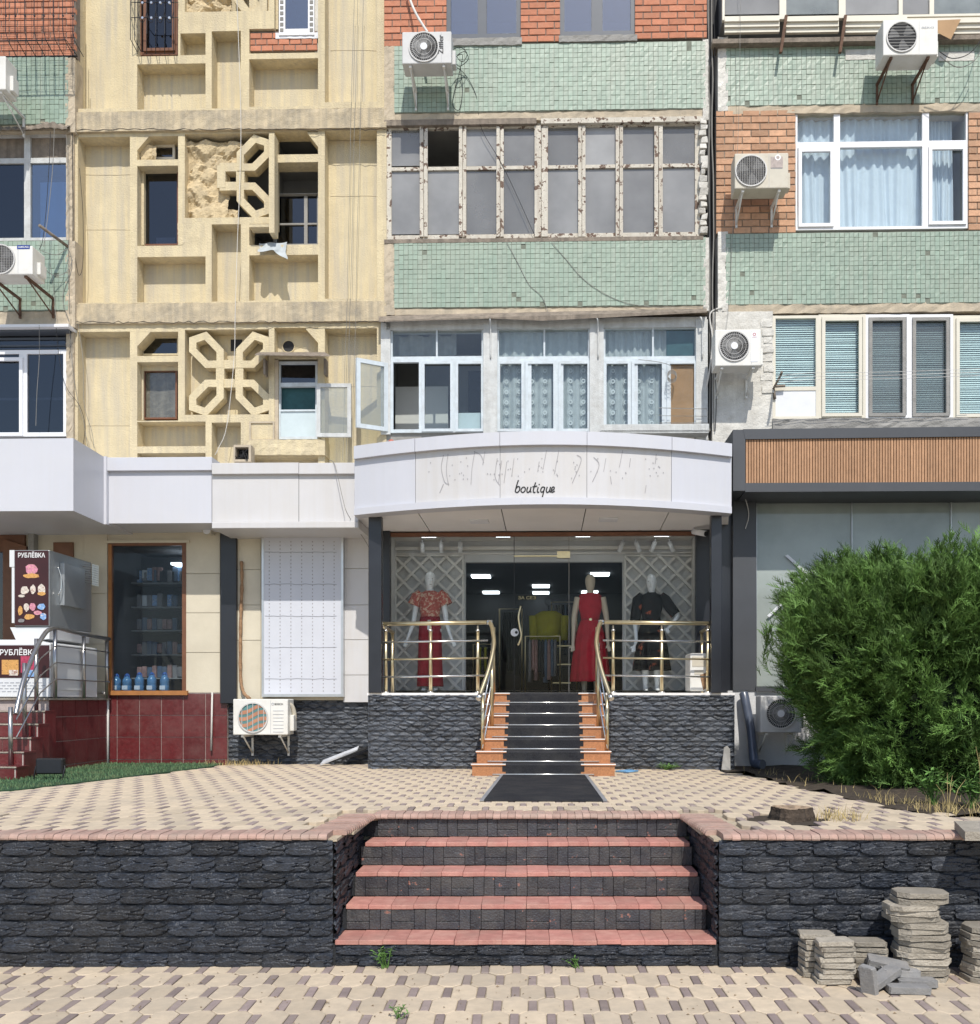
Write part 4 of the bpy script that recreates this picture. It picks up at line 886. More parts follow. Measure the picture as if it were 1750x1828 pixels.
mb = MB(); mb.pbox(-330, 580, 122, 585, -.2, .1); mb.obj('tin_eave', 'white_pvc', bld); mb = MB(); mb.pbox(-330, 586, 122, 593, -.1, .1); mb.obj('lintel', 'grey_frame', bld)
W = window(bld, -330, 626, 120, 780, .03, 7, vx=[(-160, -146), (34, 48)], mat='white_pvc', gmat='dark_glass', rm='room_dark'); sash_lines(W, -60, 638, 40, 778, .0, 6, 'white_pvc')
mb = MB(); mb.pbox(-50, 710, 118, 714, .3, .34); mb.obj('clothes_rail', 'old_white_wood', W)
W = window(bld, -330, 592, 120, 628, .05, 3, mat='dark_metal', gmat='dark_glass', rm='room_dark', name='transom_window')
mb = MB(); mb.pbox(-330, 604, 118, 608, .06, .08); mb.pbox(-330, 617, 118, 620, .06, .08); mb.obj('shutter_slat', 'grey_frame', W)
slab(bld, 'rough_edge', 118, 236, 131, 580, -.0, .2, 'beige_plaster', .012, 35, 4); slab(bld, 'rough_edge', 118, 584, 131, 790, -.0, .2, 'beige_plaster', .012, 36, 4)
mb = MB()                                                                     # wire cage in front of the brick balcony
for k in range(8):
    x = 14 + k * 17 - 4; mb.tube([bp(x, -60, -.5), bp(x, 55, -.5), bp(x + 4, 72, -.48), bp(x + 20, 101, LV)], .006, 5)
    mb.disc(bp(x, 27, -.51), .014, 8, 0, 0, .015)
for y in (33, 60): mb.tube([bp(-60, y, -.5), bp(118, y, -.5)], .004, 4)
mb.tube([bp(-60, 74, -.48), bp(118, 71, -.48), bp(138, 100, LV)], .010, 5); mb.tube([bp(-60, 102, LV), bp(138, 100, LV)], .014, 5)
for k in range(14): mb.tube([bp(-4 + k * 10, -60, -.3), bp(-4 + k * 10, 98, -.3)], .0022, 3)
for k in range(11): mb.tube([bp(-60, -8 + k * 10.5, -.3), bp(132, -10 + k * 10.5, -.3)], .0022, 3)
for t in (-60, 132): mb.tube([bp(t, -60, -.3), bp(t, 98, -.3)], .006, 4)
mb.obj('balcony_cage', 'dark_metal', bld)
# ------------------------------------------------------------------ right-hand block
RV = -0.06
mb = MB(); mb.pbox(1262, -60, 1284, 800, .22, .4); mb.obj('expansion_joint', 'ac_dark', bl2); 
mosaic(bl2, 1296, 74, 2150, 183, RV, (), 7); slab(bl2, 'white_edge', 1282, 66, 1300, 198, RV - .004, .2, 'white_plaster', .008, 41); slab(bl2, 'beige_strip', 1296, 180, 2150, 198, RV + .006, .2, 'beige_plaster', .01, 42, 60)
slab(bl2, 'white_smear', 1510, 88, 1568, 106, RV - .012, RV, 'white_plaster', .003, 43); slab(bl2, 'white_smear', 1676, 92, 1740, 108, RV - .012, RV, 'white_plaster', .003, 44)
bricks(bl2, 1279, 197, 1421, 416, RV, 'tan_brick', 'pale_mortar', .256, .1005); bricks(bl2, 1730, 194, 2150, 408, RV, 'tan_brick', 'pale_mortar', .256, .1005)
W2 = window(bl2, 1419, 195, 1730, 409, RV + .03, 5, vx=[(1489, 1500), (1647, 1659)], hy=[(252, 262)], mat='white_pvc', gmat=['clear_glass', 'clear_glass'], rm='room_light', depth=.8, label='white window with pale blue curtains')
sash_lines(W2, 1426, 264, 1489, 404, RV + .005, 6, 'white_pvc'); sash_lines(W2, 1659, 260, 1726, 400, RV + .005, 6, 'white_pvc')
def drape(parent, x0, y0, x1, y1, v, amp, freq, mat, name='curtain', n=110):
    a, b, c, d = rectB(x0, y0, x1, y1, v); mb = MB(); r = random.Random(int(x0)); f2 = r.uniform(.3, .5); m_ = 6
    for i in range(n + 1):
        for k in range(m_ + 1):
            t = k / m_; u = lerp(a, b, i / n) + .03 * math.sin(i * f2 * .6 + t * 2) * (1 - t); mb.V.append((u, v + amp * (math.sin(i * freq + t * .6) + .6 * math.sin(i * f2 + 1 + t)), lerp(c, d, t)))
    for i in range(n):
        for k in range(m_): q = i * (m_ + 1) + k; mb.face([q, q + m_ + 1, q + m_ + 2, q + 1], 0, 1, True)
    return mb.obj(name, mat, parent)
drape(W2, 1424, 214, 1640, 406, RV + .20, .02, .8, 'curtain_white'); drape(W2, 1600, 214, 1700, 406, RV + .27, .02, .8, 'curtain_white')
mosaic(bl2, 1296, 413, 2150, 540, RV, (), 8); slab(bl2, 'white_edge', 1282, 413, 1300, 556, RV - .004, .2, 'white_plaster', .008, 45); slab(bl2, 'beige_strip', 1296, 538, 2150, 556, RV + .004, .2, 'beige_plaster', .01, 46, 60)
slab(bl2, 'plaster_pier', 1272, 556, 1380, 800, RV, .3, 'white_plaster', .0035, 47)
for k, (y, q) in enumerate([(572, 8), (588, 10), (601, 7), (618, 11), (634, 8), (652, 9), (668, 7), (690, 9)]):
    slab(bl2, 'plaster_patch', 1358 + (k % 3) * 3, y, 1379 + (k % 2) * 3, y + 11, RV - .010 - .006 * (k % 2), RV + .05, 'white_plaster', .005, 70 + k, 3)
W3 = window(bl2, 1380, 563, 1462, 748, RV + .02, 5, hy=[(690, 697)], mat='cream_pvc', gmat='clear_glass', rm='room_mid', depth=.5, skip=(1,)); slab(W3, 'white_panel', 1385, 697, 1457, 744, RV + .03, RV + .04, 'white_board')
def blinds(W, x0, y0, x1, y1, v):
    a, b, c, d = rectB(x0, y0, x1, y1, v); mb = MB(); n = int((d - c) / .031)
    for k in range(n):
        z = c + (k + .5) * (d - c) / n; t = .0145 + random.uniform(-.003, .003); mb.poly([(a, v - .010, z - t), (b, v - .010, z - t + random.uniform(-.002, .002)), (b, v + .010, z + t), (a, v + .010, z + t)])
    mb.obj('blind_slat', 'blind_slat', W, kind='stuff')
blinds(W3, 1384, 566, 1458, 690, RV + .10)
for (x0, x1, gm) in ((1462, 1546, 'clear_glass'), (1546, 1624, 'dusty_glass'), (1624, 1702, 'dusty_glass'), (1702, 2150, 'clear_glass')):
    fm = 'white_pvc' if gm == 'dusty_glass' else 'cream_pvc'
    W4 = window(bl2, x0, 561, x1, 746, RV + .02, 5, mat=fm, gmat=gm if gm == 'clear_glass' else 'screen_glass', rm='room_mid', depth=.5); sash_lines(W4, x0 + 6, 566, x1 - 6, 743, RV - .005, 6, fm if gm == 'clear_glass' else 'grey_cement'); blinds(W4, x0 + 8, 568, x1 - 8, 740, RV + .10)
slab(bl2, 'cement_sill', 1380, 745, 2150, 764, RV - .03, .2, 'grey_cement', .012, 49, 60)
# upper right: shabby glazed balcony leaning out
W5 = window(bl2, 1290, -60, 2150, 28, RV - .16, 4, vx=[(1392, 1404), (1498, 1510), (1605, 1612), (1660, 1668)], mat='cream_pvc', gmat=['dusty_glass', 'milky_glass', 'dusty_glass', 'dusty_glass', 'milky_glass'], rm='room_mid', depth=.6)
for (x0, x1) in ((1294, 1392), (1404, 1498), (1510, 1620), (1620, 2150)):
    mb = MB()
    for k in range(3): mb.pbox(x0, 28 + k * 10, x1, 37 + k * 10, RV - .17 + .03 * k, RV - .12 + .03 * k)
    mb.obj('apron_board', 'cream_pvc', W5)
for x in (1394, 1500): mb = MB(); mb.pprism([(x + 8, 26), (x + 13, 26), (x + 3, 92), (x - 2, 92)], RV - .20, RV - .15); mb.obj('rusty_strut', 'rusty_metal', W5)
mb = MB(); mb.pbox(1272, 62, 2150, 70, RV - .12, .1); mb.pbox(1365, 70, 1566, 76, RV - .06, .1); mb.obj('balcony_beam', 'weathered_wood', bl2)
slab(W5, 'cardboard_sheet', 1516, -20, 1600, 24, RV - .10, RV - .095, 'cardboard'); slab(W5, 'cardboard_sheet', 1614, -20, 1658, 22, RV - .10, RV - .095, 'cardboard')
mb = MB(); mb.pprism([(1674, 36), (1716, 34), (1698, 70), (1674, 58)], RV - .22, RV - .215); mb.obj('cardboard_flap', 'cardboard', W5)
# ------------------------------------------------------------------ ground floor: left shop
LW = -1.2
shop = thing('corner_shop_front', (-4.4, LW, TZ), 'cream shop front with maroon tiled base and display window of blue water bottles', 'shop front')
mb = MB(); mb.holes([-360, 40, 100, 193, 331, 662], [940, 968, 1000, 1238, 1250], lambda x, y: not (193 < x < 331 and 968 < y < 1238) and not (x < 40 and y > 968 and False), LW + .02, LW + .12)
mb.obj('shop_wall', 'cream_wall', shop)
for x0, x1, rows in ((332, 393, (945, 1024, 1094, 1165, 1237)), (423, 466, (955, 1017, 1080, 1143, 1250)), (613, 658, (955, 1015, 1080, 1142, 1205, 1254)), (466, 613, (945, 954)), (150, 192, (945, 1060, 1150, 1237))):
    for a, b in zip(rows[:-1], rows[1:]):
        mb = MB(); mb.pbox(x0 + .4, a + .5, x1 - .4, b - .5, LW, LW + .03); mb.obj('cladding_panel', 'cream_wall' if x0 != 613 else 'warm_white_panel', shop)
mb = MB(); mb.pbox(393, 950, 422, 1256, LW - .06, LW + .05, c=.006); mb.obj('pilaster', 'black_column', shop)
mb = MB(); mb.pbox(192, 1236, 406, 1372, LW + .01, LW + .2); base = mb.obj('tiled_base', 'pale_grout', shop)
ta, tb, tc_, td = rectB(192, 1238, 406, 1371, LW)
MT = cbox('maroon_tile', 1, 1, 1, .004, 'maroon_tile')
cols = [192, 209, 249, 288, 327, 367, 406]; rws = [1238, 1277, 1316, 1356, 1371]
for i in range(6):
    for k in range(4):
        a, b, c, d = rectB(cols[i] + .55, rws[k] + .55, cols[i + 1] - .55, rws[k + 1] - .55, LW); inst('tile', MT, base, ((a + b) / 2, LW + .005 + random.uniform(-.001, .001), (c + d) / 2), None, (b - a, .012, d - c))
sw = window(shop, 193, 968, 332, 1240, LW - .01, 7, mat='brown_frame', gmat='reflection_haze', rm='room_dark', depth=1.6, label='display window in brown frame', fh=6)
mb = MB(); mb.pbox(190, 1233, 334, 1241, LW - .05, LW + .06); mb.obj('window_sill', 'amber_frame', sw); mb = MB(); mb.pbox(193, 972, 199, 1234, LW - .016, LW - .008); mb.obj('frame_strip', 'amber_frame', sw)
mb = MB(); mb.pbox(186, 964, 338, 969, LW - .03, LW + .02); mb.obj('window_trim', 'cream_wall', sw)
shf = thing('product_shelf', bp(275, 1235, LW + .9), 'tall dark shelf of packaged goods behind the shop window', 'shelf')
mb = MB(); mb.pbox(234, 995, 330, 1235, LW + 1.1, LW + 1.14); mb.obj('back_board', 'garment_dark', shf)
for y in (1040, 1083, 1125, 1168, 1210): mb = MB(); mb.pbox(234, y, 332, y + 2, LW + .72, LW + 1.1); mb.obj('shelf_board', 'room_mid', shf)
PM = [cbox('packet', .07, .06, .17, .008, m) for m in ('garment_blue', 'garment_pink', 'garment_grey', 'print_blue', 'garment_dark', 'freezer_white')]
for ri, y in enumerate((1018, 1040, 1083, 1125, 1168, 1210)):
    for k in range(9):
        if random.random() < .15: continue
        c = bp(250 + k * 9.0, y - (0 if ri else -18), LW + .8); inst('packet', random.choice(PM[:3] if ri > 2 else PM), shf, (c[0], c[1], c[2] + .085), (0, 0, random.uniform(-.2, .2)), (1, 1, random.uniform(.7, 1.25)))
mb = MB(); mb.pbox(305, 1004, 322, 1008, LW + .7, LW + 1.1); mb.obj('shelf_lamp', 'lamp_panel', shf)
for k, (x, l) in enumerate([(208, 'leftmost blue water bottle in the shop window'), (227, 'second blue water bottle from the left in the shop window'), (249, 'middle one of the five blue water bottles in the shop window'), (271, 'second blue water bottle from the right in the shop window'), (294, 'rightmost blue water bottle in the shop window')]):
    c = bp(x, 1234, LW + .16); q = (c[0], c[1], bw(1233.5, LW - .05, x)); s_ = 1.08 if k > 1 else .98
    t = thing('water_bottle', q, l, 'bottle', 'water bottles on the window sill'); mb = MB()
    mb.loft([(q[0], q[1], q[2] + z * s_, r, r) for z, r in ((0, .055), (.01, .062), (.07, .062), (.078, .058), (.086, .062), (.14, .062), (.165, .056), (.19, .035), (.205, .018), (.215, .017))], 16); mb.obj('bottle_body', 'bottle_water', t)
    mb = MB(); mb.loft([(q[0], q[1], q[2] + z * s_, .02, .02) for z in (.21, .232)], 12); mb.obj('cap', 'bottle_cap', t)
    mb = MB(); mb.tube([(q[0] + .035 * math.cos(a), q[1], q[2] + .19 * s_ + .05 * math.sin(a)) for a in [i * math.pi / 8 for i in range(9)]], .006, 5); mb.obj('carry_handle', 'bottle_cap', t)
    mb = MB(); mb.box(q[0] - .045, q[0] + .03, q[1] - .065, q[1] - .055, q[2] + .02, q[2] + .075); mb.obj('paper_label', 'bottle_label', t)
# stone faced recess between shop and porch
def lens_rows(parent, x0, x1, z0, z1, y, ux=.183, uz=.064, rot=None):
    k = 0; z = z0 + uz / 2
    while z < z1 + uz * .3:
        x = x0 + (0 if k % 2 else ux / 2)
        while x < x1 + ux * .49:
            xa, xb = max(x - ux * .53, x0), min(x + ux * .53, x1)
            if xb - xa > .05: inst('stone', random.choice(LENS), parent, ((xa + xb) / 2, y, min(z, z1 - .03)), (random.gauss(0, .04), random.gauss(0, .03), 0), ((xb - xa) / .195 * (1 if random.random() < .5 else -1), random.uniform(.7, 1.25), 1))
            x += ux
        z += uz; k += 1
rec = thing('stone_plinth', (bu(530, -1.15), -1.15, TZ), 'dark stone plinth below the white light box, left of the porch', 'wall')
a, b, c, d = rectB(405, 1250, 662, 1372, -1.14); mb = MB(); mb.box(a, b, -1.13, -.9, TZ - .1, d); mb.obj('plinth_core', 'black_render', rec); lens_rows(rec, a, b, TZ, d, -1.13)
# light box with its back sheet showing
lb = thing('sign_light_box', bp(540, 1243, LW - .1), 'blank white light box sign with rows of rivets beside black pilaster', 'sign')
mb = MB(); mb.holes([467, 471, 609, 613], [954, 959, 1239, 1244], lambda x, y: x < 471 or x > 609 or y < 959 or y > 1239, LW - .11, LW); mb.obj('box_frame', 'aluminium', lb)
mb = MB(); mb.pbox(471, 959, 609, 1239, LW - .10, LW - .02); mb.obj('white_sheet', 'lightbox', lb)
mb = MB(); 
for y in (986, 1043, 1100, 1156, 1212): mb.tube([bp(x, y + random.uniform(-.8, .8), LW - .1025) for x in range(473, 609, 8)], .0035, 4)
mb.obj('sheet_seam', 'grey_ink', lb); mb = MB()
for ix in range(7):
    for k in range(42): mb.pbox(480 + ix * 19.3, 966 + k * 6.5, 481.6 + ix * 19.3, 968.4 + k * 6.5, LW - .1025, LW - .1)
mb.obj('rivet', 'ghost_mark', lb, kind='stuff')
# ------------------------------------------------------------------ white fascias of the left shops
cn = thing('angled_shop_canopy', (bu(60, -1.95), -1.5, 3.965), 'plain white boxed canopy with angled corner at far left', 'canopy')
WB, WT = 3.965, 4.83
c0 = bu(-140, -2.95); d1 = HZ; vA = 2.255 * F_ / (HZ - 908) - D0; vB = -1.96
uA0, uA1, uB = bu(-420, vA), bu(131, vA), bu(186, vB)
mb = MB(); pl = [(uA0, vA), (uA1, vA), (uB, vB), (uB, .0), (uA0, .0)]
for i in range(2): (x0, y0), (x1, y1) = pl[i], pl[i + 1]; mb.poly([(x0, y0, WB), (x1, y1, WB), (x1, y1, WT), (x0, y0, WT)])
mb.poly([(x, y, WT) for x, y in pl]); mb.poly([(x, y, WB) for x, y in reversed(pl)]); mb.poly([(uB, vB, WB), (uB, 0, WB), (uB, 0, WT), (uB, vB, WT)])
mb.obj('canopy_body', 'white_panel', cn, bevel=.006)
mb = MB(); mb.box(uB - .002, uB + .035, vB - .012, -.9, WB + .0, WT + .005); mb.obj('corner_trim', 'white_panel', cn)
for (x0, x1, yt, ym, yb, lab, mat) in ((189, 378, 816, 840, 934, 'smooth white shop canopy with raised top lip, above the bottle window', 'white_panel'), (378, 640, 826, 846, 931, 'weathered white shop canopy above the light box', 'warm_white_panel')):
    t = thing('shop_canopy', (bu((x0 + x1) / 2, -1.9), -1.6, bw(yb, -1.95)), lab, 'canopy'); vf = -1.95 if x0 < 200 else -1.97
    mb = MB(); mb.pbox(x0 + 1, ym, x1, yb, vf + .05, -.9); mb.obj('fascia', mat, t)
    if x0 < 200: mb = MB(); mb.pbox(x0, yt, x1, ym, vf, .2, c=.005); mb.obj('top_lip', mat, t)
    else:
        for xa, xb in ((x0, 533), (533.6, x1)): mb = MB(); mb.pbox(xa, yt, xb, ym, vf, .2, c=.005); mb.obj('top_lip', mat, t)
        mb = MB(); mb.pbox(533.2, ym, 534, yb, vf + .047, vf + .06); mb.obj('seam', 'panel_gap', t)
        mb = MB(); mb.pbox(x0, 931, x1, 943, vf - .04, -.95, c=.008); mb.obj('bottom_moulding', mat, t)
mb = MB(); mb.poly([(bu(187, -1.9), -1.9, WB + .001), (bu(187, -1.2), -1.15, WB + .001), (bu(640, -1.2), -1.15, WB + .001), (bu(640, -1.9), -1.9, WB + .001)]); 
# left end: door, pier, soffit things
mb = MB(); mb.pbox(-80, 955, 44, 1246, LW - .02, LW + .03); mb.obj('dark_doorway', 'brown_frame', shop); mb = MB(); mb.pbox(-80, 985, 20, 1246, LW - .024, LW - .018); mb.obj('door_glass', 'dark_glass', shop)
mb = MB(); mb.pbox(50, 940, 60, 1246, LW - .1, LW + .02); mb.obj('downpipe', 'grey_cement', shop); mb = MB(); mb.pbox(95, 968, 130, 1000, LW - .01, LW + .02); mb.obj('small_dark_window', 'brown_frame', shop)
mb = MB(); mb.pprism([(5, 962), (47, 975), (47, 1240), (5, 1240)], LW - .08, LW - .03); mb.obj('open_door', 'brown_frame', shop)
# ------------------------------------------------------------------ shop landing, stairs, railing, freezers
ld = thing('shop_stairs', (-5.6, -3.2, TZ), 'maroon tiled shop stairs and landing at far left', 'stairs', fr=BF)
LZ = 1.735; mb = MB(); UX = bu(88, -2.8)
mb.box(-9.6, UX - .02, -2.78, LW, TZ, LZ - .02); mb.obj('landing_core', 'pale_grout', ld)
mb = MB(); mb.box(-9.6, UX + .02, -2.82, LW - .01, LZ - .02, LZ); mb.obj('landing_slab', 'old_concrete', ld)
for i in range(5):
    for k, (z0, z1) in enumerate(((TZ, TZ + .06), (TZ + .06, TZ + .36), (TZ + .36, TZ + .66), (TZ + .66, LZ - .022))):
        y0, y1 = lerp(-2.77, LW, i / 5), lerp(-2.77, LW, (i + 1) / 5); inst('tile', MT, ld, (UX - .015, (y0 + y1) / 2, (z0 + z1) / 2), None, (.012, y1 - y0 - .010, z1 - z0 - .010))
nst = 6; rz = (LZ - TZ) / nst
for i in range(nst - 1):
    zt = LZ - rz * (i + 1); yf = -2.80 - .235 * (i + 1); xr = UX + .02 + .045 * (i + 1)
    mb = MB(); mb.box(-9.6, xr, yf, yf + .25, TZ - .02, zt - .02); mb.obj('step_core', 'pale_grout', ld); mb = MB(); mb.box(-9.6, xr + .012, yf - .012, yf + .26, zt - .02, zt); mb.obj('tread', 'maroon_tile', ld)
    mb = MB(); mb.box(-9.6, xr + .014, yf - .016, yf - .011, zt - .014, zt + .002); mb.obj('tread_edge', 'old_concrete', ld)
    off = (i % 2) * .16; x = xr - .01
    while x > -7.2:
        w_ = .15 if (x == xr - .01 and i % 2) else .31; inst('tile', MT, ld, (x - w_ / 2, yf - .003, zt - .02 - (rz - .02) / 2), None, (w_ - .006, .012, rz - .028)); x -= w_
    inst('tile', MT, ld, (xr + .003, yf + .125, (TZ + zt - .02) / 2), None, (.012, .24, zt - .02 - TZ))
rl = thing('steel_railing', (UX, -2.6, TZ), 'brushed steel stair railing with curved handrail at far left', 'railing')
tops = [(UX + .04, LW - .1, LZ + .80), (UX + .03, -2.2, LZ + .82), (UX + .03, -2.75, LZ + .84), (UX + .04, -3.05, LZ + .70), (UX + .10, -3.5, LZ + .28), (UX + .14, -3.72, LZ - .02), (UX + .15, -3.80, LZ - .18)]
mb = MB(); mb.tube(smooth_path(tops, 6), .026, 10); mb.obj('handrail', 'steel', rl)
for (x, y, z0, z1) in ((UX + .03, LW - .15, LZ, LZ + .80), (UX + .03, -2.0, LZ, LZ + .80), (UX + .03, -2.72, LZ, LZ + .82), (UX - .05, -3.0, LZ - rz, LZ + .70), (UX + .0, -3.35, LZ - 3 * rz, LZ + .40), (UX + .08, -3.78, LZ - 5 * rz, LZ - .1)):
    mb = MB(); mb.tube([(x, y, z0), (x, y, z1)], .024, 10); mb.obj('post', 'steel', rl)
for k in range(3):
    h = .22 + .2 * k; mb = MB(); mb.tube([(UX + .05, LW - .12, LZ + h), (UX + .05, -2.74, LZ + h + .01), (UX + .05, -3.1, LZ + h - .16), (UX + .12, -3.74, LZ + h - .66)], .008, 6); mb.obj('rail_bar', 'steel', rl)
fz = thing('upright_ice_cream_freezer', (bu(60, -2.6), -2.1, LZ), 'tall dark printed ice cream freezer with steel side, above the chest freezer', 'freezer')
mb = MB(); FV = -2.55; a, b, c, d = rectB(26, 982, 88, 1118, FV)
mb.box(a, b, FV, -1.45, c, d); mb.obj('cabinet', 'freezer_steel', fz, bevel=.008); mb = MB(); mb.box(a + .006, b - .006, FV - .006, FV, c + .01, d - .008); fp = mb.obj('printed_front', 'freezer_print', fz)
mb = MB(); mb.pbox(17, 982, 25.5, 1012, FV - .02, FV + .4); mb.pbox(21, 1013, 25.5, 1112, FV - .02, FV + .3); mb.obj('side_trim', 'freezer_white', fz)
mb = MB(); text_geo(mb, 'РУБЛЁВКА', .075, (bp(57, 990, FV)[0], FV - .009, bp(57, 990, FV)[2]), bold=.018, width=.335); mb.obj('lettering', 'white_ink', fp)
def print_blob(parent, x, y, wpx, hpx, v, mat, seed, n=12):
    r = random.Random(seed); mb = MB(); mb.pprism([(x + wpx / 2 * math.cos(i * 6.283 / n) * r.uniform(.8, 1.1), y - hpx / 2 * math.sin(i * 6.283 / n) * r.uniform(.8, 1.1)) for i in range(n)][::-1], v, v + .003); mb.obj('printed_picture', mat, parent)
for j, (x, y, w_, h_, m_) in enumerate([(56, 1016, 22, 20, 'print_pink'), (56, 1028, 30, 9, 'print_orange'), (44, 1054, 15, 16, 'print_cream'), (59, 1052, 10, 17, 'print_cream'), (74, 1052, 15, 19, 'print_cream'), (74, 1060, 15, 7, 'print_orange'), (38, 1064, 12, 5, 'print_cream'),
        (36, 1090, 9, 18, 'print_orange'), (47, 1084, 11, 16, 'print_cream'), (58, 1083, 12, 15, 'print_pink'), (74, 1083, 14, 12, 'print_blue'), (52, 1101, 20, 10, 'print_orange'), (67, 1094, 16, 8, 'print_pink'), (77, 1100, 12, 13, 'print_blue'), (38, 1108, 13, 7, 'garment_grey')]): print_blob(fp, x, y, w_, h_, FV - .0085 - .0004 * j, m_, j)
mb = MB(); mb.box(b, b + .06, -2.3, -1.75, c + .28, d - .12); mb.obj('side_box', 'freezer_steel', fz, bevel=.006)
mb = MB(); mb.tube(smooth_path([(b + .02, -2.38, c + .75), (b + .05, -2.36, c + .62), (b + .05, -2.36, c + .48), (b + .02, -2.38, c + .4)], 4), .007, 6); mb.obj('door_handle', 'silver_metal', fz)
mb = MB()
for k in range(9): mb.tube([(b + .02, -1.75 + .0, d - .06 - k * .03), (b + .09, -1.62, d - .06 - k * .03), (b + .09, -1.45, d - .06 - k * .03)], .003, 4)
for k in range(7): mb.tube([(b + .09, -1.62 + k * .028, d - .04), (b + .09, -1.62 + k * .028, d - .32)], .003, 4)
mb.obj('wire_basket', 'silver_metal', fz)
mb = MB(); mb.pprism([(18, 1120), (89, 1119), (88, 1140), (31, 1148)], FV + .02, -1.5); mb.obj('tapered_base', 'freezer_white', fz)
mb = MB(); mb.pbox(30, 1146, 86, 1246, FV + .15, -1.55); mb.obj('pedestal', 'dark_metal', fz)
cf = thing('chest_freezer', (bu(20, -2.7), -2.3, LZ), 'low white chest freezer with dark printed front behind the steel railing', 'freezer')
CV = -2.72; a, b, c, d = rectB(-70, 1148, 90, 1245, CV); mb = MB(); mb.box(a, b, CV, -1.5, LZ + .01, d); mb.obj('cabinet', 'freezer_white', cf, bevel=.012)
mb = MB(); mb.pbox(-70, 1152, 88, 1210, CV - .006, CV); fp = mb.obj('printed_front', 'freezer_print', cf); mb = MB(); mb.pprism([(-70, 1150), (-20, 1142), (60, 1142), (90, 1149)], CV + .06, -1.6); mb.obj('lid', 'freezer_white', cf)
mb = MB(); text_geo(mb, 'РУБЛЁВКА', .09, (bp(34, 1163, CV)[0], CV - .009, bp(34, 1163, CV)[2]), bold=.018, width=.46); mb.obj('lettering', 'white_ink', fp)
for j, (x, y, w_, h_, m_) in enumerate([(18, 1191, 30, 26, 'print_orange'), (50, 1186, 26, 30, 'print_red'), (52, 1202, 20, 12, 'print_blue'), (24, 1201, 16, 10, 'print_cream')]): 
    mb = MB(); mb.pbox(x - w_ / 2, y - h_ / 2, x + w_ / 2, y + h_ / 2, CV - .0075 - .0006 * j, CV - .005); mb.obj('printed_picture', m_, fp)
mb = MB()
for i in range(14):
    for k in range(4): mb.pbox(-62 + i * 10 + (k % 2) * 5, 1218 + k * 5.2, -55 + i * 10 + (k % 2) * 5, 1219.6 + k * 5.2, CV - .003, CV + .001)
mb.obj('vent_slot', 'grey_ink', cf, kind='stuff'); mb = MB(); mb.box(b, b + .01, -2.6, -1.6, LZ + .1, d - .08); mb.obj('side_panel', 'freezer_white', cf)
# ------------------------------------------------------------------ boutique: porch, stairs
PV = -2.1; PZ = EYE + (HZ - 1237) / F_ * 12.3
po = thing('boutique_porch', (.3, PV, TZ), 'raised porch faced with dark split stone in front of the boutique', 'porch')
pa, pb, pc, pd = rectB(657, 1237, 864, 1372, PV); qa, qb, _, _ = rectB(1086, 1237, 1312, 1372, PV)
mb = MB(); mb.box(pa, pb, PV + .012, -1.0, TZ - .05, PZ - .03); mb.box(qa, qb, PV + .012, -1.0, TZ - .05, PZ - .03); mb.box(pb, qa, PV + .2, -1.0, TZ - .05, PZ - .04); mb.obj('porch_core', 'black_render', po)
lens_rows(po, pa, pb, TZ, PZ - .03, PV + .01); lens_rows(po, qa, qb, TZ, PZ - .03, PV + .01)
mb = MB(); mb.box(pa - .01, pb + .03, PV - .012, -1.0, PZ - .03, PZ); mb.box(qa - .03, qb, PV - .012, -1.0, PZ - .03, PZ); mb.box(pb + .03, qa - .03, PV + .1, -1.0, PZ - .03, PZ - .002); mb.obj('porch_slab', 'soffit_panel', po)
ps = thing('boutique_steps', (.18, -2.7, TZ), 'orange granite steps rising to the boutique door', 'steps')
NS, TD = 7, .183; rs = (PZ - TZ) / NS; SX = bu(971, -2.6); hw = [.815, .775, .74, .74, .74, .74, .74]
for i in range(NS):
    yf = PV - .02 - TD * (NS - 1 - i) + .03; z0, z1 = TZ - .02, TZ + rs * (i + 1); back = yf + TD + .03 if i < NS - 1 else PV + .22
    for s_ in (-1, 1):
        mb = MB(); mb.box(SX + s_ * .43, SX + s_ * hw[i], yf, back, z0, z1 - .022); S = mb.obj('step', 'granite_red', ps)
        mb = MB(); mb.box(SX + s_ * .43, SX + s_ * (hw[i] + .012), yf - .012, back, z1 - .022, z1 - .001); mb.obj('tread', 'granite_red', S); mb = MB(); mb.box(SX + s_ * .43, SX + s_ * (hw[i] + .013), yf - .0135, yf - .011, z1 - .010, z1 + .001); mb.obj('pale_edge', 'soffit_panel', S)
    mb = MB(); mb.box(SX - .43, SX + .43, yf + .012, back, z0, z1 - .014); mb.obj('step', 'granite_red', ps)
    zr = TZ + rs * i + .016; mb = MB(); xr = hw[i] - (.02 if i else .14); mb.tube([(SX - xr * .86, yf - .006, zr), (SX + xr * .86, yf - .006, zr)], .0085, 8); mb.obj('carpet_rod', 'nosing', ps)
prof = []
for i in range(NS):
    yf = PV - .02 - TD * (NS - 1 - i) + .03; prof += [(yf + .002, TZ + rs * i + .006), (yf - .004, TZ + rs * (i + 1) - .016), (yf + .012, TZ + rs * (i + 1) + .001)]
prof += [(PV + .5, PZ + .003)]
cw = .47; mb = MB()
for y, z in prof: mb.V += [(SX - cw, y, z), (SX + cw, y, z)]
for i in range(len(prof) - 1): mb.face([2 * i, 2 * i + 1, 2 * i + 3, 2 * i + 2])
mb.obj('stair_runner', 'carpet', None, 'black ribbed carpet runner on the boutique steps', 'carpet')
mt = thing('entrance_mat', (SX, -4.5, TZ), 'long black mat lying on the paving before the boutique steps', 'mat')
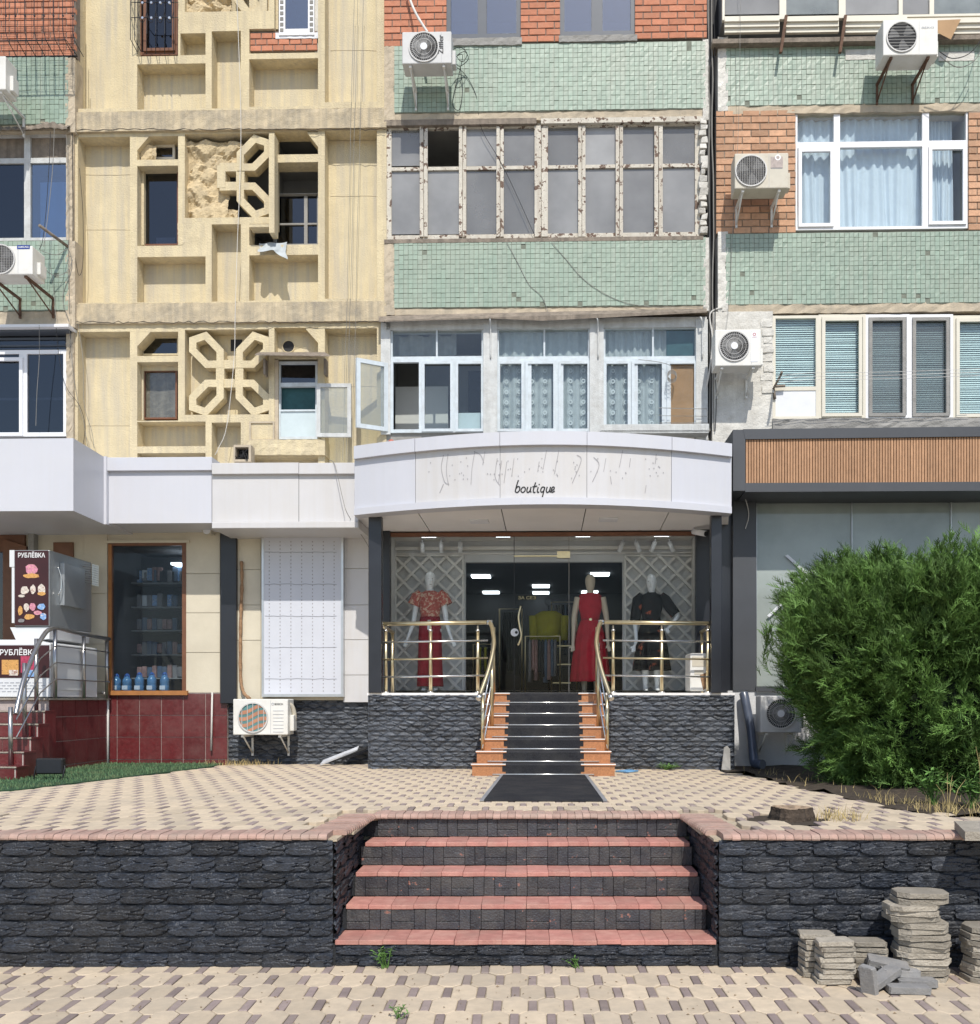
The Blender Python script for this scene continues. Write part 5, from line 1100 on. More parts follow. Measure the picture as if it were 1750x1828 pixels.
y0, y1 = 8.35 - D0, 11.22 - D0; ml, mr_ = bu(864, y0), bu(1077, y0); nl, nr = bu(899, y1), bu(1044, y1)
mb = MB(); mb.prism([(ml, y0, TZ + .004), (mr_, y0, TZ + .004), (nr, y1, TZ + .004), (nl, y1, TZ + .004)], (0, 0, .009)); mb.obj('mat_body', 'carpet', mt)
for (p, q) in (((ml, y0), (nl, y1)), ((mr_, y0), (nr, y1))):
    s_ = 1 if p[0] > SX else -1; mb = MB(); mb.prism([(p[0], p[1], TZ + .004), (p[0] + s_ * .035, p[1], TZ + .004), (q[0] + s_ * .035, q[1], TZ + .004), (q[0], q[1], TZ + .004)][::s_], (0, 0, .011)); mb.obj('mat_edge', 'carpet_edge', mt)
# railings
def gold_rail(side, lab):
    X = lambda x: x if side < 0 else 2 * bu(973, PV) - x
    t = thing('brass_railing', (X(bu(780, PV)), PV, PZ), lab, 'railing', 'porch railings')
    e0, e1 = bu(678, PV), bu(874, PV); yR = PV + .05
    if side > 0: e0 = 2 * bu(973, PV) - bu(1275, PV); e1 = 2 * bu(973, PV) - bu(1074, PV)
    TH = .87
    mb = MB(); mb.tube([(X(e0), yR, PZ + TH), (X(e1), yR, PZ + TH + .02)], .026, 12); mb.obj('handrail', 'gold_metal', t)
    for q in ((e0, TH), (e1, TH + .02)):
        mb = MB(); mb.tube([(X(q[0] - .035), yR, PZ + q[1]), (X(q[0] + .035), yR, PZ + q[1])], .031, 12); mb.obj('rail_joint', 'silver_metal', t)
    cur = [(e1, yR, TH + .02), (e1 + .04, yR - .16, TH - .06), (e1 + .075, yR - .36, TH - .28), (e1 + .03, yR - .58, TH - .58), (e1 - .05, yR - .78, TH - .86), (e1 - .07, yR - .84, TH - .93)]
    mb = MB(); mb.tube([(X(x), y, PZ + z) for x, y, z in smooth_path(cur, 7)], .026, 12); mb.obj('curved_handrail', 'gold_metal', t); c = cur[-1]
    mb = MB(); mb.tube([(X(c[0] + .015), c[1] + .02, PZ + c[2] + .03), (X(c[0] - .01), c[1] - .02, PZ + c[2] - .02)], .033, 12); mb.obj('end_cap', 'silver_metal', t)
    for x in (e0 + .07, lerp(e0, e1, .46), e1 - .15):
        mb = MB(); mb.tube([(X(x), yR, PZ + .02), (X(x), yR, PZ + TH - .09)], .021, 12); P = mb.obj('post', 'gold_metal', t)
        mb = MB(); mb.loft([(X(x), yR, PZ + z, r, r) for z, r in ((.0, .04), (.012, .04), (.022, .024))], 12); mb.loft([(X(x), yR, PZ + TH + z, r, r) for z, r in ((-.095, .026), (-.075, .026), (-.07, .014), (-.02, .012))], 10); mb.obj('post_fitting', 'silver_metal', P)
    for k, h in enumerate((.20, .42, .64)):
        mb = MB(); mb.tube([(X(e0 + .02), yR - .025, PZ + h), (X(e1 - .02), yR - .025, PZ + h + .02)], .0115, 8); mb.obj('rail_bar', 'silver_metal' if k != 1 else 'gold_metal', t)
        mb = MB(); mb.tube([(X(e1 + .03), yR - .12, PZ + h - .02), (X(e1 + .05), yR - .36, PZ + h - .28), (X(e1 - .03), yR - .85, PZ + h - .86)], .009, 8); mb.obj('stair_bar', 'silver_metal', t)
    for (dx, dy, zb, zt) in ((.055, -.42, PZ - rs * 3, PZ + TH - .36), (-.03, -.80, PZ - rs * 5, PZ + TH - .90), (.055, -.10, PZ, PZ + TH - .05)):
        mb = MB(); mb.tube([(X(e1 + dx), yR + dy, zb), (X(e1 + dx), yR + dy, zt)], .022, 12); mb.obj('post', 'gold_metal', t)
    mb = MB(); mb.tube([(X(e0), yR, PZ + TH), (X(e0 + .02), yR + .2, PZ + TH - .03), (X(e0 + .03), yR + .85, PZ + TH - .05)], .024, 10); mb.obj('side_handrail', 'gold_metal', t)
    mb = MB(); mb.tube([(X(e0 + .03), yR + .75, PZ), (X(e0 + .03), yR + .75, PZ + TH - .06)], .021, 10); mb.obj('post', 'gold_metal', t)
gold_rail(-1, 'brass porch railing left of the boutique steps'); gold_rail(1, 'brass porch railing right of the boutique steps')
# ------------------------------------------------------------------ boutique canopy and front
SOF = EYE + (HZ - 950) / F_ * 13.4
bq = thing('boutique_canopy', (.2, -2.4, SOF), 'bowed white boutique canopy with the black word boutique', 'canopy')
ctr_d = (SOF - EYE) * F_ / (HZ - 901); vC = ctr_d - D0
xs_ = [633, 742, 893, 1048, 1199, 1306]; XC = 970; vA_ = lambda x: vC + .62 * ((x - XC) / 336) ** 2
fine = []
for a, b in zip(xs_[:-1], xs_[1:]): fine += [(lerp(a, b, t / 4)) for t in range(4)]
fine.append(xs_[-1])
zT = EYE + (HZ - 772) / F_ * ctr_d; zL = EYE + (HZ - 796) / F_ * ctr_d; zB = SOF
def bowed(mb, xs, off, z0, z1, back=.12, ends=True):
    P = [(bu(x, vA_(x)), vA_(x) + off) for x in xs]; b = len(mb.V); n = len(P)
    for u, v in P: mb.V += [(u, v, z0), (u, v, z1), (u, v + back, z0), (u, v + back, z1)]
    for i in range(n - 1):
        q = b + 4 * i
        for f in ((0, 4, 5, 1), (1, 5, 7, 3), (2, 6, 4, 0), (6, 2, 3, 7)): mb.face([q + e for e in f])
    mb.face([b, b + 1, b + 3, b + 2]); q = b + 4 * (n - 1); mb.face([q + 2, q + 3, q + 1, q])
    return mb
for k in range(5):
    seg = [x for x in fine if xs_[k] - .1 <= x <= xs_[k + 1] + .1]; seg = [seg[0] + .35] + seg[1:-1] + [seg[-1] - .35]
    mb = MB(); bowed(mb, seg, 0, zB + .080, zL); mb.obj('fascia_panel', 'warm_white_panel' if 0 < k < 4 else 'white_panel', bq)
    mb = MB(); bowed(mb, seg, -.06, zL, zT, .3); mb.obj('top_lip', 'white_panel', bq)
mb = MB(); bowed(mb, fine, -.035, zB - .002, zB + .080, .25); mb.obj('bottom_lip', 'white_panel', bq)
mb = MB(); bowed(mb, fine, .02, zB + .02, zT - .02, .05); mb.obj('fascia_back', 'panel_gap', bq)
P = [(bu(x, vA_(x)), vA_(x) + .1) for x in fine]; mb = MB(); mb.poly([(u, v, zT - .03) for u, v in P] + [(P[-1][0], .05, zT - .03), (P[0][0], .05, zT - .03)]); mb.obj('canopy_roof', 'grey_cement', bq)
mb = MB(); mb.box(P[0][0] - .02, P[0][0] + .06, vA_(633) + .1, .0, zB + .03, zT - .035); mb.box(P[-1][0] - .06, P[-1][0] + .02, vA_(1306) + .1, .0, zB + .03, zT - .035); mb.obj('end_panel', 'white_panel', bq)
SG = [633, 768, 897, 1037, 1175, 1306]; SB = [640, 757, 902, 1050, 1192, 1304]
for k in range(5):
    fr_ = [x for x in fine if xs_[k] - .1 <= x <= xs_[k + 1] + .1]
    bu0, bu1 = bu((640, 768, 904, 1038, 1178)[k], -1.0), bu((768, 904, 1038, 1178, 1300)[k], -1.0)
    mb = MB(); pts = [(bu(x, vA_(x)), vA_(x) + .15, zB + .012) for x in fr_]; pts[0] = (pts[0][0] + .006, pts[0][1], pts[0][2]); pts[-1] = (pts[-1][0] - .006, pts[-1][1], pts[-1][2])
    mb.prism(list(reversed(pts + [(bu1 - .006, -1.02, zB + .012), (bu0 + .006, -1.02, zB + .012)])), (0, 0, .02)); mb.obj('soffit_panel', 'soffit_panel', bq)
mb = MB(); mb.poly([(u, v - .05, zB + .045) for u, v in P] + [(P[-1][0], -.9, zB + .045), (P[0][0], -.9, zB + .045)]); mb.obj('soffit_void', 'panel_gap', bq)
for x, y in ((856, 931), (1086, 929)):
    d_ = (zB - EYE) * F_ / (HZ - y); u, v = bu(x, d_ - D0), d_ - D0; mb = MB(); mb.box(u - .12, u + .12, v - .12, v + .12, zB - .005, zB + .011); mb.obj('soffit_lamp', 'white_board', bq)
# lettering drawn as pen strokes lying on the curved fascia
def stroke(mb, pts, w_px, off=-.004):
    P = [Vector((x, y)) for x, y in pts]
    if len(P) > 2: P = [Vector(p[:2]) for p in smooth_path([(p.x, p.y, 0) for p in P], 5)]
    L, R_ = [], []
    for i, p in enumerate(P):
        tg = (P[min(i + 1, len(P) - 1)] - P[max(i - 1, 0)]); tg = tg.normalized() if tg.length else Vector((1, 0)); nn = Vector((-tg.y, tg.x)) * w_px / 2
        for q, Ls in ((p + nn, L), (p - nn, R_)): v = vA_(q.x) + off; Ls.append(bp(q.x, q.y, v))
    b = mb.v(*L); n = len(L); mb.v(*R_)
    for i in range(n - 1): mb.face([b + i, b + i + 1, b + n + i + 1, b + n + i])
let = [[(926, 857), (923, 866), (920, 877)], [(921, 873), (925, 868.5), (928.5, 870), (927.5, 876), (923.5, 879), (920, 877)],
       [(936, 869), (932, 872), (931, 876.5), (934, 879), (938, 876.5), (939, 871.5), (936, 869)],
       [(944, 869), (942, 875), (943.5, 879), (947.5, 876.5), (950, 869)], [(950, 869), (948.6, 875), (950, 879)],
       [(958.5, 861), (955.5, 870), (954, 877), (956, 879), (958, 878)], [(952.5, 869), (961.5, 867.5)],
       [(963.5, 869.5), (961.6, 876), (962.8, 879), (965, 877.5)], [(965, 863.8), (965.5, 865.6)],
       [(975.5, 870), (971, 869.5), (968, 874.5), (969.5, 878.5), (973.5, 876), (975.8, 869.5)], [(975.8, 869.5), (973.5, 878), (970.5, 890)],
       [(980.5, 869), (978.5, 875), (980, 879), (984, 876.5), (986.5, 869)], [(986.5, 869), (985.2, 875), (986.6, 879)],
       [(988.6, 875), (992.6, 873.5), (993.4, 870), (990.6, 869.4), (988.2, 873.5), (989, 878.5), (994.5, 876.5)]]
let = [[(919 + (x - 919) * .95, y) for x, y in q] for q in let]
mb = MB()
for s_ in let: stroke(mb, s_, 2.1)
mb.obj('lettering', 'black_ink', bq)
gm = [[(792, 812), (788, 835), (794, 860), (802, 864)], [(800, 810), (797, 840), (801, 866)], [(848, 805), (843, 835), (841, 865)], [(846, 806), (858, 812), (864, 826)], [(866, 806), (862, 830)], [(888, 818), (884, 850), (892, 866)], [(896, 822), (890, 862)], [(905, 824), (900, 862)], [(918, 818), (914, 848)],
      [(963, 824), (960, 842)], [(976, 804), (970, 836)], [(998, 804), (990, 846)], [(1030, 812), (1038, 822), (1022, 862)], [(1060, 816), (1070, 830), (1058, 860)], [(1082, 818), (1078, 842)], [(1112, 804), (1106, 834)], [(1126, 818), (1124, 834)], [(1172, 810), (1170, 828)], [(1154, 866), (1152, 880)], [(1090, 850), (1092, 864)], [(785, 880), (792, 864)]]
mb = MB(); r_ = random.Random(5)
for s_ in gm: stroke(mb, s_, 1.0)
for k in range(70): x, y = r_.uniform(765, 1185), r_.choice((822, 836, 848, 850, 824, 838)) + r_.uniform(-7, 7); stroke(mb, [(x, y), (x + r_.uniform(-1, 1), y + 2.2)], 1.4)
mb.obj('removed_letter_marks', 'ghost_mark', bq)
# columns
for (x0, x1, v, yt, lab) in ((658, 681, -2.16, 915, 'front black column at the left end of the porch'), (1270, 1289, -2.16, 915, 'front black column at the right end of the porch'), (679, 696, -1.1, 944, 'rear black column beside the left display'), (1243, 1272, -1.1, 944, 'rear black column beside the right display')):
    a, b, _, _ = rectB(x0, 920, x1, 1237, v); mb = MB(); mb.box(a, b, v, v + .13, PZ, SOF + .01); mb.obj('porch_column', 'black_column', None, lab, 'column', 'porch columns', bevel=.006)
# ------------------------------------------------------------------ boutique interior
GV = -1.0; GF = PZ + .002
bo = thing('boutique_shop', (.2, GV, PZ), 'glazed boutique with lattice display walls and dark interior', 'shop')
u0, u1 = bu(694, GV), bu(1246, GV); BV = -.32
mb = MB()
mb.poly([(u0, GV, GF + .04), (u1, GV, GF + .04), (u1, BV, GF + .04), (u0, BV, GF + .04)])
mb.poly([(u0 - .01, GV, GF), (u0 - .01, BV, GF), (u0 - .01, BV, SOF), (u0 - .01, GV, SOF)][::-1]); mb.poly([(u1 + .01, GV, GF), (u1 + .01, BV, GF), (u1 + .01, BV, SOF), (u1 + .01, GV, SOF)])
mb.poly([(u0, GV, SOF - .01), (u0, BV, SOF - .01), (u1, BV, SOF - .01), (u1, GV, SOF - .01)]); mb.obj('display_box', 'shop_white', bo)
mb = MB(); mb.holes([690, 831, 1112, 1250], [945, 1003, 1240], lambda x, y: not (831 < x < 1112 and y > 1003), BV, BV + .12); mb.obj('display_back_wall', 'shop_dim', bo)
mb = MB(); mb.pbox(692, 975, 1250, 981, BV - .05, BV); mb.pbox(700, 986, 1240, 989, BV - .03, BV); mb.obj('cornice', 'shop_white', bo)
RB, RC = 4.2, bw(1003, BV) + .03
mb = MB()
mb.poly([(-2.2, BV + .12, GF + .02), (2.7, BV + .12, GF + .02), (2.7, RB, GF + .02), (-2.2, RB, GF + .02)], 1)
mb.poly([(-2.2, RB, GF), (2.7, RB, GF), (2.7, RB, RC), (-2.2, RB, RC)], 0); mb.poly([(-2.2, BV + .12, GF), (-2.2, RB, GF), (-2.2, RB, RC), (-2.2, BV + .12, RC)][::-1], 0); mb.poly([(2.7, BV + .12, GF), (2.7, RB, GF), (2.7, RB, RC), (2.7, BV + .12, RC)], 0)
mb.poly([(-2.2, BV + .12, RC), (-2.2, RB, RC), (2.7, RB, RC), (2.7, BV + .12, RC)], 2)
mb.obj('back_room', ['shop_dark', 'shop_floor', 'shop_dark'], bo)
for (x, y) in ((859, 1027), (1071, 1024), (877, 1056), (966, 1045), (966, 1057), (1053, 1056)):
    d_ = (RC - EYE) * F_ / (HZ - y); v = d_ - D0; u = bu(x, v); mb = MB(); mb.box(u - .15, u + .15, v - .13, v + .13, RC - .03, RC - .004); mb.obj('ceiling_lamp', 'lamp_panel', bo)
for x in (765, 898, 1041, 1182):
    u = bu(x, GV + .14); mb = MB(); mb.box(u - .10, u + .10, GV + .10, GV + .2, SOF - .035, SOF - .012); mb.obj('display_lamp', 'lamp_panel', bo)
for (x0, x1) in ((705, 828), (1115, 1238)):                                         # lattice walls
    a, b, c, d = rectB(x0, 990, x1, 1238, BV - .02); mb = MB(); mb.holes([x0, x0 + 3, x1 - 3, x1], [990, 993, 1235, 1238], lambda x, y: x < x0 + 3 or x > x1 - 3 or y < 993 or y > 1235, BV - .045, BV); Lw = mb.obj('lattice_frame', 'shop_white', bo)
    s_ = .245; H = d - c; 
    for dr in (1, -1):
        k = -8
        while k < 14:
            o = k * s_; seg = []
            # line u = a + o + dr*(z - c)
            z0, z1 = 0.0, H; ua = lambda z: (o + z) if dr > 0 else (b - a - o - z)
            lo = max(0, -o); hi = min(H, (b - a) - o)
            if hi - lo > .05:
                p0, p1 = Vector((a + ua(lo), 0, c + lo)), Vector((a + ua(hi), 0, c + hi)); tg = (p1 - p0).normalized(); nn = Vector((-tg.z, 0, tg.x)) * .019; vv = BV - (.050 if dr > 0 else .062)
                mb = MB(); P4 = [p0 - nn, p1 - nn, p1 + nn, p0 + nn]; mb.prism([(p.x, vv, p.z) for p in P4][::-1], (0, .036, 0)); mb.obj('lattice_slat', 'shop_white', Lw)
            k += 1
mb = MB(); mb.pbox(692, 950, 1246, 957, GV - .03, GV + .03); mb.obj('head_rail', 'brown_frame', bo)
for (x0, x1, y0, nm) in ((695, 917.6, 957, 'glass_panel'), (918.4, 1015.6, 996, 'glass_door'), (918.4, 1015.6, 957, 'glass_transom'), (1016.4, 1244, 957, 'glass_panel')):
    mb = MB(); mb.pbox(x0, y0, x1, 1237 if nm != 'glass_transom' else 993, GV - (.0 if nm != 'glass_door' else .012), GV + .01 - (.0 if nm != 'glass_door' else .01)); gd = mb.obj(nm, 'shop_glass', bo)
    if nm == 'glass_door':
        mb = MB(); mb.tube(smooth_path([bp(930, 1082, GV - .06), bp(926, 1100, GV - .07), bp(928, 1118, GV - .07), bp(931, 1135, GV - .07), bp(925, 1152, GV - .06)], 5), .014, 8); mb.obj('door_handle', 'gold_metal', gd)
        mb = MB(); mb.disc(bp(919, 1129, GV - .03), .055, 20, 0, 0, .01); mb.disc(bp(922, 1129, GV - .036), .02, 12, 1, 0, .006); mb.obj('lock_disc', ['white_board', 'dark_metal'], gd)
for x in (918, 1016): mb = MB(); mb.pbox(x - .5, 957, x + .5, 1237, GV - .02, GV + .02); mb.obj('glass_edge', 'grey_cement' if x > 1000 else 'dark_metal', bo)
mb = MB(); mb.pbox(918, 991.5, 1016, 993.5, GV - .025, GV + .02); mb.pbox(995, 984, 1018, 996, GV - .035, GV + .02); mb.obj('patch_fitting', 'gold_metal', bo)
for x in (754, 788, 822, 1113, 1135, 1170, 1195):
    c = bp(x, 962, BV - .2); tl = .06 if x > 1000 else 0; mb = MB(); mb.tube([(c[0], c[1], SOF - .02), (c[0], c[1], SOF - .06)], .012, 6); mb.tube([(c[0], c[1], SOF - .06), (c[0] + tl * (1 if x in (1135, 1195) else -1), c[1] + .02, SOF - .2)], .032, 10); mb.obj('track_spot', 'white_board', bo)
# racks and clothes in the back room
def rack(x0, x1, ytop, v, n, lab, mats, seed, length=.75):
    r = random.Random(seed); t = thing('clothes_rack', (bu((x0 + x1) / 2, v), v, GF + .02), lab, 'clothes rack', 'clothes racks in the boutique'); w = bw(ytop, v); ua, ub = bu(x0, v), bu(x1, v)
    mb = MB(); mb.tube([(ua, v, GF + .02), (ua, v, w), (ub, v, w), (ub, v, GF + .02)], .014, 6); mb.obj('rack_frame', 'gold_metal', t)
    for k in range(n):
        u = lerp(ua + .05, ub - .05, (k + .5) / n); L = length * r.uniform(.75, 1.1); mb = MB()
        mb.loft([(u, v, w - .05 - z * L, a * .5, b) for z, a, b in ((0, .03, .03), (.06, .05, .17), (.3, .06, .2), (.7, .07, .2), (1, .08, .22))], 8, wob=.25, seed=k); mb.obj('garment', r.choice(mats), t)
rack(892, 932, 1087, 1.2, 6, 'clothes rack of dark garments behind the glass door', ['garment_dark', 'garment_dark', 'garment_grey'], 1, .95)
rack(938, 1000, 1136, .6, 9, 'low rack of pale and dark tops in the middle of the boutique', ['garment_grey', 'garment_dark', 'garment_pink', 'garment_blue'], 2, .6)
rack(985, 1030, 1075, 2.4, 8, 'clothes rack along the far wall behind the red dress', ['garment_dark', 'garment_blue', 'garment_grey'], 3, .8)
rack(845, 880, 1150, 1.0, 5, 'short rack of dark clothes at the left of the doorway', ['garment_dark', 'garment_yellow'], 4, .5)
t = thing('display_unit', (bu(1000, 1.4), 1.4, GF + .02), 'shelf unit with gold shelves in the middle of the boutique', 'shelf')
for y in (1152, 1185, 1218): mb = MB(); mb.pbox(986, y, 1020, y + 2, 1.3, 1.7); mb.obj('shelf_board', 'gold_metal', t)
mb = MB(); mb.pbox(985, 1120, 987, 1236, 1.3, 1.7); mb.pbox(1019, 1120, 1021, 1236, 1.3, 1.7); mb.obj('side_panel', 'garment_dark', t)
mb = MB(); mb.pbox(924, 1063, 958, 1071, 2.2, 2.23); sg = mb.obj('hanging_sign', 'black_ink', None, 'small black hanging sign inside the boutique', 'sign'); mb = MB(); text_geo(mb, 'ЗА СЕЗ', .055, (bp(941, 1067, 2.19)[0], 2.195, bp(941, 1067, 2.19)[2]), bold=.01, width=.3); mb.obj('lettering', 'gold_metal', sg)
t = thing('torso_form', (bu(980, .9), .9, GF + .02), 'dress form in a yellow top inside the boutique', 'dress form'); c = bp(980, 1120, .9); mb = MB()
mb.loft([(c[0], .9, c[2] + z, a, b) for z, a, b in ((-.22, .2, .13), (-.05, .19, .12), (.1, .2, .12), (.2, .21, .1), (.25, .12, .08))], 14); mb.loft([(c[0] - .24, .9, c[2] + z, a, a) for z, a in ((-.2, .06), (.0, .065), (.18, .07))], 8); mb.loft([(c[0] + .24, .9, c[2] + z, a, a) for z, a in ((-.2, .06), (.0, .065), (.18, .07))], 8); mb.obj('yellow_top', 'garment_yellow', t)
mb = MB(); mb.tube([(c[0], .9, GF + .02), (c[0], .9, c[2] - .2)], .015, 8); mb.disc((c[0], .9, c[2] + .40), .065, 18, 0, .05, .01); mb.tube([(c[0], .9, c[2] + .25), (c[0], .9, c[2] + .34)], .012, 6); mb.obj('stand', 'dark_metal', t)
# mannequins
def mannequin(x, ybase, ytop, v, kind, lab):
    zb = bw(ybase, v, x); zt = bw(ytop, v, x); H = zt - zb; cx = bu(x, v); k = H / 1.70
    t = thing('mannequin', (cx, v, zb), lab, 'mannequin', 'mannequins in the boutique')
    R = lambda L, dx=0, dy=0: [(cx + (q[3] if len(q) > 3 else 0) * k + dx * k, v + (q[4] if len(q) > 4 else 0) * k + dy * k, zb + q[0] * k, q[1] * k, q[2] * k) for q in L]
    skin = 'mannequin_beige' if kind == 'dress' else 'mannequin_white'; mb = MB()
    mb.loft(R([(.86, .155, .10), (.95, .16, .105), (1.06, .115, .085), (1.20, .14, .095), (1.33, .165, .095), (1.385, .14, .07), (1.41, .055, .055), (1.48, .045, .048)]), 18)
    hd = [(1.44, .04, .045), (1.475, .05, .062, 0, -.012), (1.52, .062, .08, 0, -.01), (1.58, .073, .092, 0, -.003), (1.64, .07, .09, 0, .004), (1.685, .045, .06, 0, .006), (1.70, .012, .016, 0, .006)]
    mb.loft(R(hd), 18)
    for s_ in (-1, 1): mb.loft(R([(.02, .036, .05, s_ * .085, -.02), (.08, .034, .042, s_ * .085, .01), (.28, .052, .055, s_ * .088, .01), (.45, .05, .055, s_ * .09), (.62, .068, .072, s_ * .092), (.88, .088, .095, s_ * .08)]), 12)
    for s_ in (-1, 1): mb.loft(R([(0, .032, .10, s_ * .085, -.06), (.02, .034, .10, s_ * .085, -.06), (.045, .03, .05, s_ * .085, -.02)]), 10)
    turn = -1 if kind == 'floral' else (1 if kind == 'trousers' else 0)
    if kind != 'dress': mb.loft(R([(1.53, .012, .012, turn * .03, -.085), (1.55, .014, .02, turn * .035, -.095), (1.59, .007, .012, turn * .03, -.085)]), 8)
    def arm(pts, rr): mb.tube([(cx + a * k, v + b * k, zb + c * k) for a, b, c in smooth_path(pts, 4)], [q * k for q in np.interp(np.linspace(0, 1, 4 * (len(pts) - 1) + 1), np.linspace(0, 1, len(rr)), rr)], 10)
    if kind == 'trousers':
        for s_ in (-1, 1): arm([(s_ * .17, 0, 1.36), (s_ * .215, 0, 1.12), (s_ * .235, -.02, .98), (s_ * .29, -.06, .80), (s_ * .33, -.08, .70)], [.05, .04, .034, .024, .018])
    elif kind == 'dress':
        for s_ in (-1, 1): arm([(s_ * .175, 0, 1.37), (s_ * .225, 0, 1.12), (s_ * .235, -.02, .98), (s_ * .245, -.06, .76), (s_ * .25, -.08, .66)], [.05, .042, .035, .026, .02])
    else:
        arm([(-.17, 0, 1.36), (-.225, 0, 1.10), (-.235, -.03, .96), (-.225, -.08, .74), (-.26, -.10, .64)], [.05, .04, .034, .026, .016]); arm([(.17, 0, 1.36), (.31, -.02, 1.17), (.375, -.03, 1.10), (.30, -.06, .98), (.22, -.08, .90)], [.05, .042, .036, .028, .02])
    for s_ in (-1, 1):                                                             # five fingers on each hand
        px_, py_, pz_ = {'trousers': (s_ * .335, -.08, .69), 'dress': (s_ * .25, -.08, .65), 'floral': ((-.265, -.10, .63) if s_ < 0 else (.21, -.085, .89))}[kind]
        for f in range(5): an = (f - 2) * .16 + (0 if f else -.5); mb.tube([(cx + (px_ + .012 * (f - 2)) * k, v + py_ * k, zb + (pz_ + .02) * k), (cx + (px_ + .012 * (f - 2) + .03 * math.sin(an) + s_ * .01) * k, v + (py_ - .012) * k, zb + (pz_ - (.035 if f else .015)) * k), (cx + (px_ + .012 * (f - 2) + .05 * math.sin(an) + s_ * .015) * k, v + (py_ - .005) * k, zb + (pz_ - (.075 - .008 * abs(f - 2) if f else .03)) * k)], [.009 * k, .008 * k, .005 * k], 6)
    B = mb.obj('body', skin, t); md = B.obj.modifiers.new('remesh', 'REMESH'); md.mode = 'VOXEL'; md.voxel_size = .0085; md.use_smooth_shade = True
    sm = B.obj.modifiers.new('smooth', 'SMOOTH'); sm.factor = .5; sm.iterations = 2
    if kind != 'dress':                                                             # eyes
        mb = MB()
        for e in (-.027, .027): c = (cx + (e + turn * .02) * k, v - .088 * k, zb + 1.585 * k); mb.loft([(c[0], c[1], c[2] - .006 * k, .002, .002), (c[0], c[1], c[2], .011 * k, .006 * k), (c[0], c[1], c[2] + .006 * k, .002, .002)], 8)
        mb.tube([(cx + (turn * .02 - .018) * k, v - .082 * k, zb + 1.505 * k), (cx + turn * .022 * k, v - .086 * k, zb + 1.503 * k), (cx + (turn * .02 + .018) * k, v - .082 * k, zb + 1.505 * k)], .003 * k, 5); mb.obj('painted_face', 'garment_grey', t)
    cl = MB()
    def sleeve(pts, rr, mat, nm='sleeve'):
        q = MB(); q.tube([(cx + a * k, v + b * k, zb + c * k) for a, b, c in pts], [e * k for e in rr], 14, caps=False); q.obj(nm, mat, t)
    def pleat(R_, n, amp, nm, mat):
        q = MB(); base = 0
        for i, (cx_, cy_, cz, rx, ry) in enumerate(R_):
            for j in range(n): a = 6.2832 * j / n; g = 1 + amp * (i / (len(R_) - 1)) * math.cos(j * 2 * math.pi / 4 * 1.0 + math.sin(j)); q.V.append((cx_ + math.cos(a) * rx * g, cy_ + math.sin(a) * ry * g, cz))
        for i in range(len(R_) - 1):
            for j in range(n): j2 = (j + 1) % n; q.face([i * n + j, i * n + j2, (i + 1) * n + j2, (i + 1) * n + j], 0, 1, True)
        q.obj(nm, mat, t)
    if kind == 'trousers':
        cl.loft(R([(1.00, .145, .115), (1.08, .135, .105), (1.2, .155, .115), (1.33, .18, .115), (1.39, .15, .09), (1.42, .07, .065)]), 20, caps=False); cl.obj('floral_blouse', 'floral_blouse', t)
        for s_ in (-1, 1): sleeve([(s_ * .13, 0, 1.395), (s_ * .185, 0, 1.34), (s_ * .235, 0, 1.22)], [.06, .085, .088], 'floral_blouse')
        q = MB()
        for s_ in (-1, 1): q.prism([(cx + s_ * .01 * k, v - .085 * k, zb + 1.37 * k), (cx + s_ * .085 * k, v - .09 * k, zb + 1.36 * k), (cx + s_ * .05 * k, v - .05 * k, zb + 1.43 * k)][::s_], (0, .008, 0))
        q.obj('collar', 'floral_blouse', t)
        for s_ in (-1, 1): pleat(R([(1.03, .072, .112, s_ * .066), (.95, .082, .125, s_ * .072), (.8, .086, .115, s_ * .078), (.5, .084, .105, s_ * .085), (.2, .090, .11, s_ * .09), (.06, .096, .115, s_ * .092)]), 28, .05, 'trouser_leg', 'red_fabric')
        q = MB(); q.loft(R([(1.0, .148, .12), (1.05, .14, .115)]), 20, caps=False); q.obj('waistband', 'red_fabric', t)
    elif kind == 'dress':
        cl.loft(R([(1.02, .125, .10), (1.1, .135, .105), (1.22, .165, .12), (1.33, .17, .11), (1.40, .155, .08), (1.425, .12, .07)]), 20, caps=False); cl.obj('bodice', 'red_dress', t)
        pleat(R([(1.05, .13, .105), (1.0, .15, .13), (.85, .2, .18), (.6, .235, .21), (.35, .26, .23), (.17, .275, .24)]), 56, .07, 'pleated_skirt', 'red_dress'); q = MB(); q.loft(R([(1.03, .134, .11), (1.06, .134, .11)]), 20, caps=False); q.obj('belt', 'red_fabric', t)
        q = MB(); q.disc((cx, v - .115 * k, zb + 1.045 * k), .02 * k, 10); q.obj('buckle', 'gold_metal', t)
    else:
        cl.loft(R([(1.04, .13, .10), (1.12, .14, .108), (1.22, .165, .12), (1.33, .185, .115), (1.39, .15, .09), (1.43, .065, .062)]), 20, caps=False); cl.obj('floral_bodice', 'floral_black', t)
        sleeve([(-.13, 0, 1.395), (-.19, 0, 1.33), (-.24, -.01, 1.02)], [.06, .085, .075], 'floral_black'); sleeve([(.13, 0, 1.395), (.19, -.005, 1.33), (.35, -.02, 1.11)], [.06, .085, .078], 'floral_black')
        pleat(R([(1.06, .13, .105), (.98, .16, .135), (.8, .205, .18), (.6, .235, .20), (.38, .262, .225), (.30, .27, .23)]), 44, .08, 'floral_skirt', 'floral_black')
        q = MB()
